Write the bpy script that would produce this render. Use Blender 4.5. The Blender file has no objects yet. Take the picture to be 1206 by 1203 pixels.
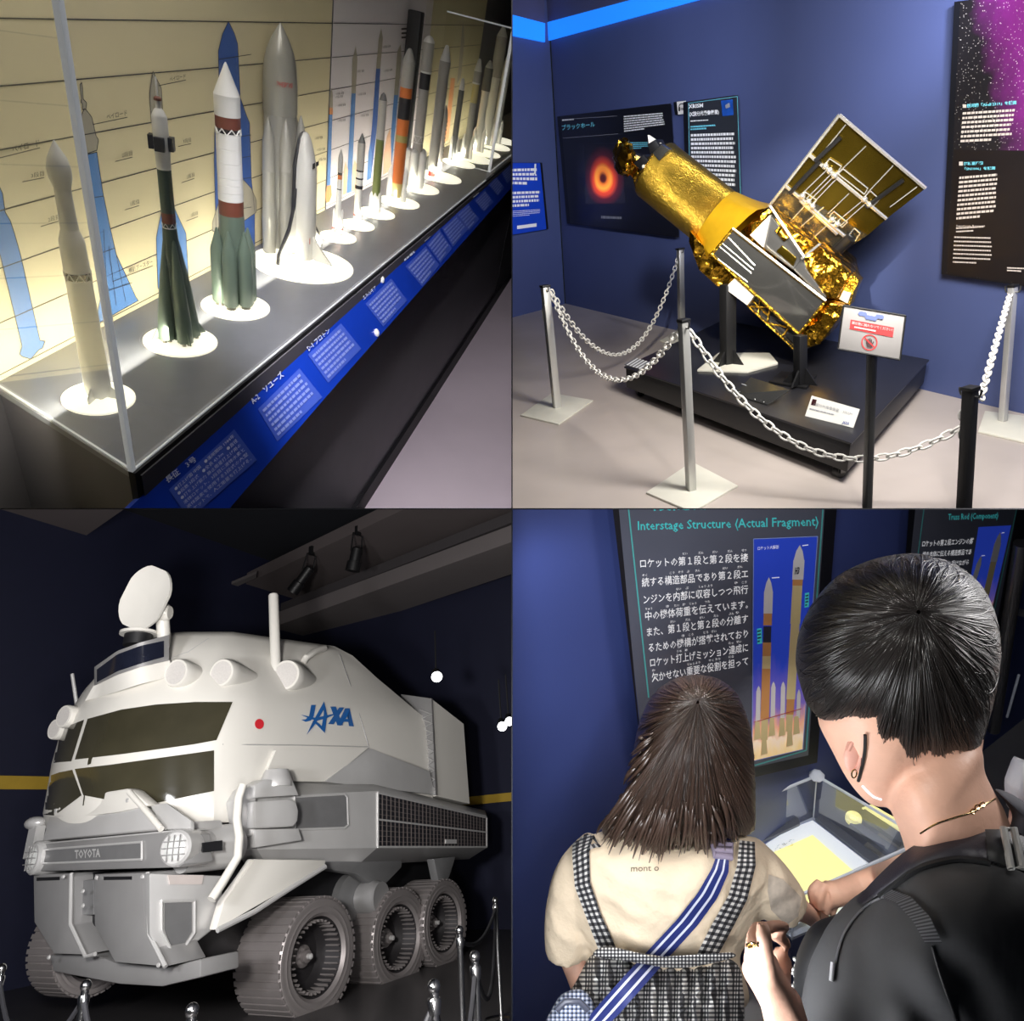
import bpy, bmesh, math, random
from mathutils import Vector as V, Matrix
random.seed(7)
PI = math.pi
F, CX, CY = 807.0, 603.0, 599.5          # focal length and principal point in pixels of the 1206 x 1203 frame
scn = bpy.context.scene
COL = scn.collection

# ------------------------------------------------------------------ four exhibition bays, each with its own frame
def ray(x, y): return V(((x - CX) / F, 1.0, (CY - y) / F))
class Bay:
    def __init__(s, up, xdir, h, side, storey):
        Z = V(up).normalized(); X = V(xdir); X = (X - Z * X.dot(Z)).normalized(); Y = Z.cross(X)
        s.R = Matrix((X, Y, Z)).transposed(); s.C = V((0, 0, h)); s.side, s.storey = side, storey
        s.M = s.R.to_4x4() @ Matrix.Translation(-s.C)
    def at(s, x, y, ax, val):             # where the sight line through a pixel meets a plane of the bay
        d = s.R.transposed() @ ray(x, y); return s.C + d * ((val - s.C[ax]) / d[ax])
    def on(s, x, y, p, n):
        d = s.R.transposed() @ ray(x, y); n = V(n); return s.C + d * ((V(p) - s.C).dot(n) / d.dot(n))
    def dist(s, x, y, k):                  # point at depth k along the view axis
        return s.C + s.R.transposed() @ (ray(x, y) * k)
    def px(s, p):
        w = s.R @ (V(p) - s.C); return CX + F * w.x / w.y, CY - F * w.z / w.y
    def depth(s, p): return (s.R @ (V(p) - s.C)).y
    def up_to(s, base, py):                # height above base that shows at image row py
        w = s.R @ (V(base) - s.C); u = s.R @ V((0, 0, 1)); k = CY - py
        return (F * w.z - k * w.y) / (k * u.y - F * u.z)
    def top(s, base, x, y):                # nearest point of the sight line to the vertical above base
        d = s.R.transposed() @ ray(x, y); a = d.dot(d); u = d.z; w = s.C - V(base)
        # minimise |w + t d - k z|
        det = a - u * u; t = (-d.dot(w) + u * w.z) / det
        return s.C + d * t
    def dirw(s, v): return s.R.transposed() @ V(v)
def tilted(a, b, p, q, h, side, storey):
    up = (-a, -b / F, 1); r = Bay(up, (1, 0, 0), h, side, storey)
    return Bay(up, r.R @ (r.at(*q, 2, 0) - r.at(*p, 2, 0)), h, side, storey)

# ------------------------------------------------------------------ materials
MATS = {}
def mat(name, col, rough=0.5, metal=0.0, var=0.06, scale=8.0, bump=0.0, bscale=40.0, emit=0.0, ecol=None, spec=0.5, coat=0.0, stretch=None, alpha=None):
    if name in MATS: return MATS[name]
    m = bpy.data.materials.new(name); m.use_nodes = True; nt = m.node_tree; N, L = nt.nodes, nt.links
    b = N['Principled BSDF']
    b.inputs['Roughness'].default_value = rough; b.inputs['Metallic'].default_value = metal
    b.inputs['Specular IOR Level'].default_value = spec; b.inputs['Coat Weight'].default_value = coat
    tc = N.new('ShaderNodeTexCoord'); src = tc.outputs['Object']
    if stretch:
        mp = N.new('ShaderNodeMapping'); mp.inputs['Scale'].default_value = stretch; L.new(src, mp.inputs['Vector']); src = mp.outputs[0]
    nz = N.new('ShaderNodeTexNoise'); nz.inputs['Scale'].default_value = scale; nz.inputs['Detail'].default_value = 4; L.new(src, nz.inputs['Vector'])
    rp = N.new('ShaderNodeValToRGB')
    rp.color_ramp.elements[0].position = .3; rp.color_ramp.elements[1].position = .7
    rp.color_ramp.elements[0].color = [max(0, c * (1 - var)) for c in col] + [1]
    rp.color_ramp.elements[1].color = [min(1, c * (1 + var)) for c in col] + [1]
    L.new(nz.outputs['Fac'], rp.inputs['Fac']); L.new(rp.outputs[0], b.inputs['Base Color'])
    if bump:
        n2 = N.new('ShaderNodeTexNoise'); n2.inputs['Scale'].default_value = bscale; n2.inputs['Detail'].default_value = 6; L.new(src, n2.inputs['Vector'])
        bp = N.new('ShaderNodeBump'); bp.inputs['Strength'].default_value = bump; bp.inputs['Distance'].default_value = .02
        L.new(n2.outputs['Fac'], bp.inputs['Height']); L.new(bp.outputs[0], b.inputs['Normal'])
    if emit:
        b.inputs['Emission Color'].default_value = list(ecol or col) + [1]; b.inputs['Emission Strength'].default_value = emit
    MATS[name] = m; return m
def srgb(r, g, b):
    f = lambda c: (c / 255 / 12.92) if c / 255 <= .04045 else ((c / 255 + .055) / 1.055) ** 2.4
    return (f(r), f(g), f(b))
def glass(name, tint=(1, 1, 1), refl=0.06, rough=0.0, haze=0.0):
    m = bpy.data.materials.new(name); m.use_nodes = True; N, L = m.node_tree.nodes, m.node_tree.links
    N.remove(N['Principled BSDF']); out = N['Material Output']
    t = N.new('ShaderNodeBsdfTransparent'); t.inputs[0].default_value = list(tint) + [1]
    g = N.new('ShaderNodeBsdfGlossy'); g.inputs['Roughness'].default_value = rough
    lw = N.new('ShaderNodeFresnel'); lw.inputs[0].default_value = 1.4
    ad = N.new('ShaderNodeMath'); ad.operation = 'MULTIPLY_ADD'; ad.inputs[1].default_value = .22; ad.inputs[2].default_value = refl * .3
    L.new(lw.outputs[0], ad.inputs[0])
    mx = N.new('ShaderNodeMixShader'); L.new(ad.outputs[0], mx.inputs[0]); L.new(t.outputs[0], mx.inputs[1]); L.new(g.outputs[0], mx.inputs[2])
    last = mx
    if haze:
        d = N.new('ShaderNodeBsdfDiffuse'); d.inputs[0].default_value = (.8, .85, .9, 1); m2 = N.new('ShaderNodeMixShader'); m2.inputs[0].default_value = haze
        L.new(mx.outputs[0], m2.inputs[1]); L.new(d.outputs[0], m2.inputs[2]); last = m2
    L.new(last.outputs[0], out.inputs[0]); MATS[name] = m; return m

# ------------------------------------------------------------------ mesh builder (coordinates of one bay)
class MB:
    def __init__(s, m=None): s.v, s.f, s.mi, s.sm, s.mats, s.uv = [], [], [], [], [], {}; s.cur = 0; m and s.use(m)
    def use(s, m):
        if m not in s.mats: s.mats.append(m)
        s.cur = s.mats.index(m); return s
    def face(s, idx, smooth=False): s.f.append(tuple(idx)); s.mi.append(s.cur); s.sm.append(smooth)
    def add(s, pts, faces, smooth=False):
        o = len(s.v); s.v += [V(p) for p in pts]
        for f in faces: s.face([i + o for i in f], smooth)
        return s
    def poly(s, pts): return s.add(pts, [range(len(pts))])
    def box(s, lo, hi):
        x0, y0, z0 = lo; x1, y1, z1 = hi
        return s.add([(x0, y0, z0), (x1, y0, z0), (x1, y1, z0), (x0, y1, z0), (x0, y0, z1), (x1, y0, z1), (x1, y1, z1), (x0, y1, z1)],
                     [(0, 3, 2, 1), (4, 5, 6, 7), (0, 1, 5, 4), (1, 2, 6, 5), (2, 3, 7, 6), (3, 0, 4, 7)])
    def obox(s, c, ax, half):
        c = V(c); a = [V(q).normalized() * h for q, h in zip(ax, half)]
        P = [c + a[0] * i + a[1] * j + a[2] * k for k in (-1, 1) for i, j in ((-1, -1), (1, -1), (1, 1), (-1, 1))]
        return s.add(P, [(0, 3, 2, 1), (4, 5, 6, 7), (0, 1, 5, 4), (1, 2, 6, 5), (2, 3, 7, 6), (3, 0, 4, 7)])
    def prism(s, pts, vec):
        vec = V(vec); n = len(pts); P = [V(p) for p in pts]
        return s.loft(P, [p + vec for p in P])
    def loft(s, A, B, caps=True):
        n = len(A); F_ = [(i, (i + 1) % n, n + (i + 1) % n, n + i) for i in range(n)]
        if caps: F_ += [tuple(range(n))[::-1], tuple(range(n, 2 * n))]
        return s.add(list(A) + list(B), F_)
    def hexa(s, *p):                        # 8 corners: bottom ring of four, top ring of four
        return s.loft(p[:4], p[4:])
    @staticmethod
    def basis(d):
        d = V(d).normalized(); u = d.cross(V((0, 0, 1)) if abs(d.z) < .9 else V((1, 0, 0))).normalized(); return d, u, d.cross(u)
    def rings(s, rings, caps=True, smooth=True, closed=False):
        n = len(rings[0]); P = [p for r in rings for p in r]; F_ = []; m = len(rings)
        for k in range(m if closed else m - 1):
            for i in range(n): F_.append((k * n + i, k * n + (i + 1) % n, ((k + 1) % m) * n + (i + 1) % n, ((k + 1) % m) * n + i))
        o = len(s.v); s.add(P, F_, smooth)
        if caps and not closed:
            s.face([o + i for i in range(n)][::-1]); s.face([o + (m - 1) * n + i for i in range(n)])
        return s
    def lathe(s, org, axis, prof, n=24, caps=True, smooth=True, u=None):
        d, a, b = s.basis(axis); org = V(org)
        R = [[org + d * z + (a * math.cos(2 * PI * i / n) + b * math.sin(2 * PI * i / n)) * max(r, 1e-5) for i in range(n)] for z, r in prof]
        return s.rings(R, caps, smooth)
    def cyl(s, p, q, r, r2=None, n=20, caps=True):
        p, q = V(p), V(q); return s.lathe(p, q - p, [(0, r), ((q - p).length, r if r2 is None else r2)], n, caps)
    def tube(s, pts, r, n=10, closed=False, caps=True, flat=None):
        P = [V(p) for p in pts]; m = len(P); R = []; up = None
        for k in range(m):
            t = (P[(k + 1) % m] - P[k - 1]) if closed else (P[min(k + 1, m - 1)] - P[max(k - 1, 0)])
            t.normalize()
            if up is None: up = s.basis(t)[1]
            up = (up - t * up.dot(t)); up = up.normalized() if up.length > 1e-6 else s.basis(t)[1]
            w = t.cross(up); rr = r[k] if isinstance(r, (list, tuple)) else r
            R.append([P[k] + (up * math.cos(2 * PI * i / n) + w * math.sin(2 * PI * i / n)) * rr for i in range(n)])
        return s.rings(R, caps, True, closed)
    def strip(s, pts, side, w, th=0.0, nrm=None):    # flat ribbon along pts; side = sideways vectors
        A = [V(p) - V(d) * w for p, d in zip(pts, side)]; B = [V(p) + V(d) * w for p, d in zip(pts, side)]
        n = len(A); return s.add(A + B, [(i, i + 1, n + i + 1, n + i) for i in range(n - 1)], True)
    def ell(s, c, ax, n=20, m=12, fn=None):
        c = V(c); A = [V(a) for a in ax]; R = []
        for j in range(m + 1):
            th = PI * j / m; row = []
            for i in range(n):
                ph = 2 * PI * i / n; d = (max(math.sin(th), 1e-4) * math.cos(ph), max(math.sin(th), 1e-4) * math.sin(ph), math.cos(th))
                k = fn(*d) if fn else 1
                row.append(c + (A[0] * d[0] + A[1] * d[1] + A[2] * d[2]) * k)
            R.append(row)
        return s.rings(R, True, True)
    def grid(s, fn, nu, nv, uv=False, smooth=True):
        o = len(s.v)
        for j in range(nv + 1):
            for i in range(nu + 1): s.v.append(V(fn(i / nu, j / nv)))
        for j in range(nv):
            for i in range(nu):
                a = o + j * (nu + 1) + i; s.face((a, a + 1, a + nu + 2, a + nu + 1), smooth)
                if uv: s.uv[len(s.f) - 1] = [(i / nu, j / nv), ((i + 1) / nu, j / nv), ((i + 1) / nu, (j + 1) / nv), (i / nu, (j + 1) / nv)]
        return s
    def sub(s, other):
        o = len(s.v); s.v += other.v
        for f, mi, sm in zip(other.f, other.mi, other.sm): s.use(other.mats[mi]); s.face([i + o for i in f], sm)
        return s

OBJ = []                                     # (object, bay) for the cut at the bay boundary
def mesh_of(name, mb, base, mats=None):
    me = bpy.data.meshes.new(name); me.from_pydata([v - base for v in mb.v], [], mb.f)
    for m in mb.mats: me.materials.append(m)
    me.polygons.foreach_set('material_index', mb.mi); me.polygons.foreach_set('use_smooth', mb.sm)
    if mb.uv:
        ul = me.uv_layers.new(name='UVMap')
        for fi, uvs in mb.uv.items():
            for k, li in enumerate(me.polygons[fi].loop_indices): ul.data[li].uv = uvs[k]
    me.update(); return me
def tag(o, label, cat, group=None, kind=None):
    if label: o['label'] = label
    if cat: o['category'] = cat
    if group: o['group'] = group
    if kind: o['kind'] = kind
class Thing:
    def __init__(s, bay, name, label, cat, base, group=None, kind=None):
        s.bay, s.base = bay, V(base); s.o = bpy.data.objects.new(name, None); COL.objects.link(s.o)
        s.o.empty_display_size = .05; s.o.matrix_world = bay.M @ Matrix.Translation(s.base); tag(s.o, label, cat, group, kind)
    def part(s, name, mb, parent=None, label=None, bevel=0, fix=True):
        return s._put(name, mb, parent or s.o, label, bevel, fix)
    def _put(s, name, mb, parent, label, bevel, fix):
        o = bpy.data.objects.new(name, mesh_of(name, mb, s.base)); COL.objects.link(o)
        if fix: tidy(o.data, bevel)
        o.parent = parent; OBJ.append((o, s.bay))
        if label: o['label'] = label
        return o
def solo(bay, name, label, cat, mb, base=None, group=None, kind=None, bevel=0, fix=True):
    base = V(base) if base is not None else sum(mb.v, V()) / len(mb.v)
    o = bpy.data.objects.new(name, mesh_of(name, mb, base)); COL.objects.link(o)
    if fix: tidy(o.data, bevel)
    o.matrix_world = bay.M @ Matrix.Translation(base); tag(o, label, cat, group, kind); OBJ.append((o, bay)); return o
def tidy(me, bevel):
    bm = bmesh.new(); bm.from_mesh(me)
    bmesh.ops.recalc_face_normals(bm, faces=bm.faces)
    if bevel:
        es = [e for e in bm.edges if len(e.link_faces) == 2 and e.calc_face_angle(0) > .5]
        if es: bmesh.ops.bevel(bm, geom=es, offset=bevel, segments=2, profile=.5, affect='EDGES', clamp_overlap=True)
    bm.to_mesh(me); bm.free(); me.set_sharp_from_angle(angle=.65)
def struct(bay, name, mb, base=None, bevel=0): return solo(bay, name, None, None, mb, base, kind='structure', bevel=bevel)

# ------------------------------------------------------------------ lettering: glyph meshes laid on a plane
TXT = {}
def glyphs(s, bold=0.0, res=1):
    k = (s, bold, res)
    if k in TXT: return TXT[k]
    c = bpy.data.curves.new('lettering', 'FONT'); c.body = s; c.size = 1; c.resolution_u = res; c.offset = bold
    o = bpy.data.objects.new('lettering', c); COL.objects.link(o); bpy.context.view_layer.update()
    dg = bpy.context.evaluated_depsgraph_get(); me = bpy.data.meshes.new_from_object(o.evaluated_get(dg))
    vs = [v.co.copy() for v in me.vertices]; fs = [tuple(p.vertices) for p in me.polygons]
    bpy.data.objects.remove(o); bpy.data.curves.remove(c); bpy.data.meshes.remove(me)
    TXT[k] = (vs, fs); return TXT[k]
def write(mb, m, s, quad, to3, bold=0.0, res=1, fit=None):
    """Lay s in the image quad (bottom-left, bottom-right, top-right, top-left); to3 puts a pixel on the surface."""
    vs, fs = glyphs(s, bold, res)
    if not vs: return
    x0 = min(v.x for v in vs); x1 = max(v.x for v in vs); y0, y1 = fit or (min(v.y for v in vs), max(v.y for v in vs))
    bl, br, tr, tl = [V((*q, 0)) for q in quad]; P = []
    for v in vs:
        u = (v.x - x0) / max(x1 - x0, 1e-6); w = (v.y - y0) / max(y1 - y0, 1e-6)
        q = (bl * (1 - u) + br * u) * (1 - w) + (tl * (1 - u) + tr * u) * w
        P.append(to3(q.x, q.y))
    mb.use(m).add(P, fs)
def lerp(a, b, t): return tuple(p + (q - p) * t for p, q in zip(a, b))
def quadpt(q, u, w):
    bl, br, tr, tl = q; return lerp(lerp(bl, br, u), lerp(tl, tr, u), w)
def rows(mb, m, quad, n, to3, fill=.55, gap=.0, seed=1, words=True, last=.6, chars=0):
    """n printed lines too small to read: runs of little strokes inside the image quad."""
    rnd = random.Random(seed)
    for k in range(n):
        w1 = 1 - (k + (1 - fill) / 2) / n; w0 = 1 - (k + (1 + fill) / 2) / n; u = 0; end = last if k == n - 1 else 1 - rnd.random() * .06
        while u < end:
            du = (rnd.uniform(.02, .09) if not chars else rnd.uniform(.6, 1.6) / chars); e = min(end, u + du)
            a, b, c, d = quadpt(quad, u, w0), quadpt(quad, e, w0), quadpt(quad, e, w1), quadpt(quad, u, w1)
            mb.use(m).poly([to3(*p) for p in (a, b, c, d)]); u = e + (.008 if not chars else .25 / chars)
def lamp(bay, kind, name, p, target, energy, col=(1, 1, 1), size=.3, spot=60, blend=.5, size_y=None):
    l = bpy.data.lights.new(name, kind); l.energy = energy; l.color = col
    if kind == 'AREA':
        l.size = size
        if size_y: l.shape = 'RECTANGLE'; l.size_y = size_y
    elif kind == 'SPOT': l.spot_size = math.radians(spot); l.spot_blend = blend; l.shadow_soft_size = size
    else: l.shadow_soft_size = size
    o = bpy.data.objects.new(name, l); COL.objects.link(o)
    d = (V(target) - V(p)).normalized(); q = d.to_track_quat('-Z', 'Y').to_matrix().to_4x4()
    o.matrix_world = bay.M @ Matrix.Translation(V(p)) @ q; return o
def lampw(bay, kind, name, w, target, *a, **k):      # the lamp stands at a place given in the frame common to all bays
    return lamp(bay, kind, name, bay.dirw(w) + bay.C, target, *a, **k)
# ================================================================== bay 1 (upper left): glass case of rocket models
A = Bay(-V(ray(330, 1660)), V(ray(790, 32)), 0.77, -1, 1)
YW, YS = 1.033, 0.68                         # printed wall, front edge of the counter
cream = mat('printed cream', srgb(226, 214, 176), .7, var=.02)
lilac = mat('printed lilac white', srgb(232, 226, 234), .6, var=.02)
pblue = mat('printed blue', srgb(84, 132, 196), .7, var=.05)
pblue2 = mat('printed deep blue', srgb(58, 96, 172), .7, var=.05)
pgrey = mat('printed grey', srgb(168, 162, 148), .7, var=.04)
porange = mat('printed orange', srgb(222, 150, 96), .7, var=.04)
pink = mat('printed pale orange', srgb(236, 190, 160), .7, var=.04)
ink = mat('printed dark line', srgb(44, 44, 50), .7, var=.02)
tabletop = mat('slate grey counter laminate', srgb(118, 120, 128), .42, var=.05, scale=30)
blackm = mat('matt black board', srgb(22, 22, 26), .6, var=.08)
darkface = mat('charcoal cabinet board', srgb(92, 90, 96), .5, var=.06)
railblue = mat('glossy blue caption film', srgb(22, 62, 186), .3, var=.04)
railpale = mat('pale blue caption field', srgb(72, 100, 206), .35, var=.04)
railtxt = mat('white caption print', srgb(214, 222, 246), .5, var=.0)
railtx2 = mat('faint caption print', srgb(140, 160, 232), .5, var=.0)
glow = mat('glowing cream disc', (1, .96, .8), .5, var=.01, emit=1.15, ecol=(1, .95, .76))
lfloor = mat('lilac grey floor', srgb(206, 194, 204), .5, var=.04, scale=3)
acryl = mat('frosted acrylic edge', srgb(200, 204, 208), .25, var=.03, emit=.28)  # slight emission added so the acrylic edge reads light grey
pane = glass('clear case glass', (.985, .99, .985), .05)

# ---- setting
x0 = A.at(0, 447, 2, 0).x
mb = MB(darkface).box((-.6, YW + .0006, -1.2), (7.0, YW + .03, 1.5)); struct(A, 'wall_rear', mb)
mb = MB(lfloor).box((-1.5, -2.2, -.99), (9, YW, -.96)); struct(A, 'floor', mb)
# ---- counter
T = Thing(A, 'display_counter', 'long dark grey counter with slanting front under the rocket models', 'counter', (2, .85, -.96))
cr = A.at(157, 557, 2, 0); xb = A.at(0, 444, 1, YW).x; xb = A.at(-14, 452, 2, 0).x
def slabz(z0, z1, ins, ys, m): return MB(m).prism([V((cr.x + ins, ys, z0)), V((6.4, ys, z0)), V((6.4, YW, z0)), V((xb + ins, YW, z0))], (0, 0, z1 - z0))
T.part('worktop', slabz(-.012, 0, 0, YS, tabletop))
mb = MB(blackm)
mb.box((cr.x, YS - .012, -.06), (6.4, YS, -.001)); T.part('front_band', mb)
T.part('cabinet_front', slabz(-.88, -.012, .012, YS - .015, darkface), label='charcoal cabinet front')
T.part('plinth', slabz(-.96, -.88, .012, YS - .03, blackm))
mb = MB(blackm).box((4.6, YS - .018, -.88), (4.606, YS - .015, -.2)); T.part('panel_seam', mb)
# ---- caption rail
rt = lambda x, y: A.on(x, y, (1, YS - .014, -.05), (0, .62, -.42))
def rail_edge(u):                              # pixels along the rail, 0 near .. 1 far: top and bottom edge
    return lerp((168, 585), (607, 190), u), lerp((258, 612), (607, 217), u)
R0 = A.at(168, 585, 1, YS - .014)
def rail3(x, y):                               # plane through the measured top edge and bottom edge
    return A.on(x, y, R0, rail3.n)
Pt1 = A.at(602, 193, 1, YS - .014); Pb = A.at(450, 350 + 50, 1, YS - .075)
rail3.n = (Pt1 - R0).cross(Pb - R0).normalized()
mb = MB(railblue)
out = [(160, 592), (307, 452), (450, 323), (603, 192), (606, 216), (450, 379), (400, 432), (275, 552), (236, 590), (190, 640), (130, 640)]
top = [rail3(*p) for p in [(150, 601), (307, 451), (450, 324), (606, 190)]]; bot = [rail3(*p) for p in [(228, 648), (400, 449), (500, 336), (606, 217)]]
off = rail3.n * .012 * (1 if rail3.n.y > 0 else -1)
for i in range(3): mb.hexa(top[i], top[i + 1], bot[i + 1], bot[i], *[p + off for p in (top[i], top[i + 1], bot[i + 1], bot[i])])
eps = rail3.n * (.0015 if rail3.n.y < 0 else -.0015)
r3 = lambda x, y: rail3(x, y) + eps
r4 = lambda x, y: rail3(x, y) + eps * 2
caps = [  # quad of the pale field (bl, br, tr, tl), title, title quad
    ([(222, 612), (302, 542), (275, 506), (198, 577)], '長征　3号', [(196, 570), (231, 543), (226, 537), (192, 563)]),
    ([(326, 520), (379, 468), (352, 434), (303, 482)], 'A-2　ソユーズ', [(297, 477), (334, 443), (329, 437), (292, 470)]),
    ([(386, 451), (425, 411), (401, 381), (362, 418)], 'D-1 プロトン', [(363, 414), (388, 391), (385, 386), (359, 408)]),
    ([(451, 385), (479, 354), (460, 328), (430, 358)], 'エネルギア', [(428, 354), (443, 340), (440, 336), (425, 349)]),
    ([(497, 338), (517, 312), (501, 290), (477, 314)], '~', [(476, 308), (488, 298), (486, 295), (474, 305)]),
    ([(518, 310), (532, 293), (517, 270), (502, 288)], '~', [(500, 285), (506, 279), (504, 276), (498, 282)]),
    ([(533, 291), (551, 270), (537, 253), (520, 269)], '~', [(518, 267), (523, 262), (521, 260), (516, 265)]),
    ([(552, 272), (564, 258), (551, 240), (537, 252)], '~', [(536, 250), (546, 242), (544, 240), (534, 248)]),
    ([(570, 250), (581, 238), (571, 224), (558, 236)], '~', [(557, 234), (564, 228), (562, 226), (556, 232)]),
    ([(586, 231), (594, 221), (584, 208), (575, 218)], '~', [(573, 216), (582, 207), (580, 205), (572, 214)]),
    ([(597, 217), (607, 207), (600, 193), (590, 203)], '', None)]
for k, (q, t, tq) in enumerate(caps):
    mb.use(railpale).poly([r3(*p) for p in q])
    iq = [quadpt(q, .05, .06), quadpt(q, .95, .06), quadpt(q, .95, .94), quadpt(q, .05, .94)]
    if k == 0:
        ls = ['●打上げ国 中国　●運用開始 1984年', '●段数 3段式　●全長 43.3m　●直径', '●打ち上げ能力 静止衛星打上げ用の', '液体ロケット。3段目に液体水素と', '液体酸素を使用する3段式の大型', 'ロケットで、人工衛星を打上げる。']
        for j, s_ in enumerate(ls):
            w1 = .95 - j * .15; write(mb, railtxt, s_, [quadpt(q, .05, w1 - .1), quadpt(q, .95, w1 - .1), quadpt(q, .95, w1), quadpt(q, .05, w1)], r4)
    else: rows(mb, railtx2, iq, 6, r4, .5, seed=k, chars=15)
    if t == '~': rows(mb, railtxt, tq, 1, r4, .8, seed=k + 40, chars=5, last=1)
    elif t: write(mb, railtxt, t, tq, r4, .012)
solo(A, 'caption_rail', 'slanting blue caption strip with white rocket names along the counter front', 'sign', mb, base=R0, fix=False)
for k, p in enumerate([(449, 329), (443, 392)]):
    c = rail3(*p); mb = MB(mat('polished steel', (.85, .85, .87), .3, .3, emit=.3)).lathe(c, eps, [(0, .012), (.004, .012), (.008, .006), (.009, 0)], 14)  # emission added to keep the screw caps white; no lamp
    solo(A, 'rail_screw', ['silver cap screw at the upper edge of the blue caption strip', 'silver cap screw at the lower edge of the blue caption strip'][k], 'screw', mb, group='screws holding the caption strip')

# ---- printed posters on the wall
def wp(x, y): return A.at(x, y, 1, YW - .002)
def poster(name, label, x_l, x_r, m, seed):
    a, b = A.at(x_l, 240, 1, YW).x, A.at(x_r, 215, 1, YW).x
    if x_l < 1: a = -.3
    mb = MB(m).box((a, YW - .002, .001), (b, YW - .0006, 1.25)); return mb, a, b
lay = [0.0]
def shape(mb, m, pts, outline=True):
    lay[0] += .00005
    P = [A.at(x, y, 1, YW - .0025 - lay[0]) for x, y in pts]
    mb.use(m).poly(P)
    if outline:
        n = len(P); c = sum(P, V()) / n
        for i in range(n):
            p, q = P[i], P[(i + 1) % n]; t = (q - p)
            if t.length < 1e-5: continue
            w = t.normalized().cross(V((0, 1, 0))) * .0009; e = V((0, -.0002, 0))
            mb.use(ink).add([p + w + e, q + w + e, q - w + e, p - w + e], [(0, 1, 2, 3)])
def lines(mb, a, b, zs):
    for z in zs: mb.use(ink).box((a, YW - .0027, z - .0009), (b, YW - .0019, z + .0009))
def seg(mb, p, q, w=.0008):
    P, Q = A.at(*p, 1, YW - .0045), A.at(*q, 1, YW - .0045); n = (Q - P).normalized().cross(V((0, 1, 0))) * w
    mb.use(ink).add([P + n, Q + n, Q - n, P - n], [(0, 1, 2, 3)])
def wtxt(mb, s, x, y, x2, y2, h):             # baseline from (x,y) to (x2,y2)
    write(mb, ink, s, [(x, y), (x2, y2), (x2 - h * .1, y2 - h), (x - h * .1, y - h)], lambda a, b: A.at(a, b, 1, YW - .005), .004)
zl = [A.at(0, y, 1, YW).z for y in (21, 101, 176)]; dz = zl[0] - zl[1]; zl += [zl[2] - dz * k for k in range(1, 8) if zl[2] - dz * k > .01]
mb, a, b = poster('p', '', 0, 383, cream, 1); lines(mb, a, b, zl)
shape(mb, pblue, [(-3, 215), (3, 228), (6, 250), (12, 260), (17, 275), (24, 300), (47, 401), (53, 402), (50, 410), (46, 412), (36, 423), (26, 420), (23, 417), (26, 408), (0, 300), (-30, 215)])
shape(mb, pgrey, [(103, 181), (114, 177), (116, 165), (113, 160), (108, 138), (101, 129), (99, 128), (95, 138), (97, 160)])
shape(mb, pgrey, [(94, 100), (96, 97), (97, 103), (98, 117), (102, 121), (101, 129), (97, 129), (97, 122), (95, 120), (96, 117)])
shape(mb, pblue, [(103, 182), (114, 179), (121, 226), (130, 270), (137, 300), (160, 350), (163, 354), (117, 380), (114, 376), (118, 350), (113, 300), (109, 240)])
for p, q in [((137, 300), (148, 355)), ((128, 290), (137, 360)), ((122, 270), (127, 362)), ((103, 234), (122, 231)), ((114, 300), (136, 292)), ((120, 345), (156, 333))]: seg(mb, p, q)
shape(mb, pgrey, [(176, 110), (180, 84), (184, 92), (190, 104), (192, 139), (178, 143)])
shape(mb, pblue, [(186, 140), (193, 139), (198, 195), (203, 240), (212, 260), (219, 275), (222, 325), (186, 340), (184, 280), (192, 240)])
shape(mb, pblue2, [(269, 25), (276, 39), (280, 52), (283, 115), (291, 138), (294, 145), (296, 210), (300, 250), (300, 300), (256, 318), (252, 190), (253, 150), (258, 115), (257, 60), (262, 40)])
shape(mb, pgrey, [(285, 210), (296, 222), (302, 236), (302, 250), (285, 262)]); shape(mb, pgrey, [(257, 240), (250, 262), (250, 272), (258, 275)])
for y in (70, 165, 190, 215, 250): seg(mb, (258, y), (296, y - 6))
for s_, x, y, x2, y2, h in [('ペイロード', 15, 180, 47, 172, 8), ('ペイロード', 126, 141, 150, 136, 6.5), ('ペイロード', 200, 96, 219, 92, 5), ('3段目', 37, 210, 52, 207, 6), ('2段目', 57, 262, 70, 258, 6), ('2段目', 144, 186, 156, 183, 6), ('1段目', 154, 243, 164, 240, 5.5), ('3段目', 216, 169, 225, 167, 5), ('2段目', 220, 211, 229, 208, 5), ('1段目', 225, 256, 233, 253, 4.5), ('補助ブースター', 152, 322, 180, 311, 6)]:
    wtxt(mb, s_, x, y, x2, y2, h); L = x2 - x; sl = (y2 - y) / L; seg(mb, (x - L * .7, y + 2.2 - sl * L * .7), (x2, y2 + 2.2))
solo(A, 'printed_chart', 'cream printed chart of blue rocket outlines behind the tall models', 'poster', mb, base=(a, YW, 0), fix=False)
mb, a, b = poster('p', '', 384, 487, lilac, 2); lines(mb, a, b, zl[:8])
shape(mb, pgrey, [(388, 127), (389, 108), (390.5, 104), (392, 110), (392, 127)], 0); shape(mb, porange, [(388, 127), (392, 127), (392, 135), (388, 135)], 0); shape(mb, pblue, [(387.5, 135), (391.5, 135), (389, 220), (385, 222)], 0); shape(mb, porange, [(385, 219), (390, 218), (391, 230), (388, 238), (384, 239), (383.5, 230)], 0)
shape(mb, pgrey, [(414, 110), (415, 70), (419, 54), (421, 70), (419, 110)], 0); shape(mb, pblue, [(414, 110), (419, 110), (414, 226), (408, 228)], 0); shape(mb, pink, [(405, 200), (407, 190), (410, 200), (408, 228), (404, 230)], 0); shape(mb, pink, [(415, 198), (418, 188), (421, 196), (419, 224), (414, 226)], 0)
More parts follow.
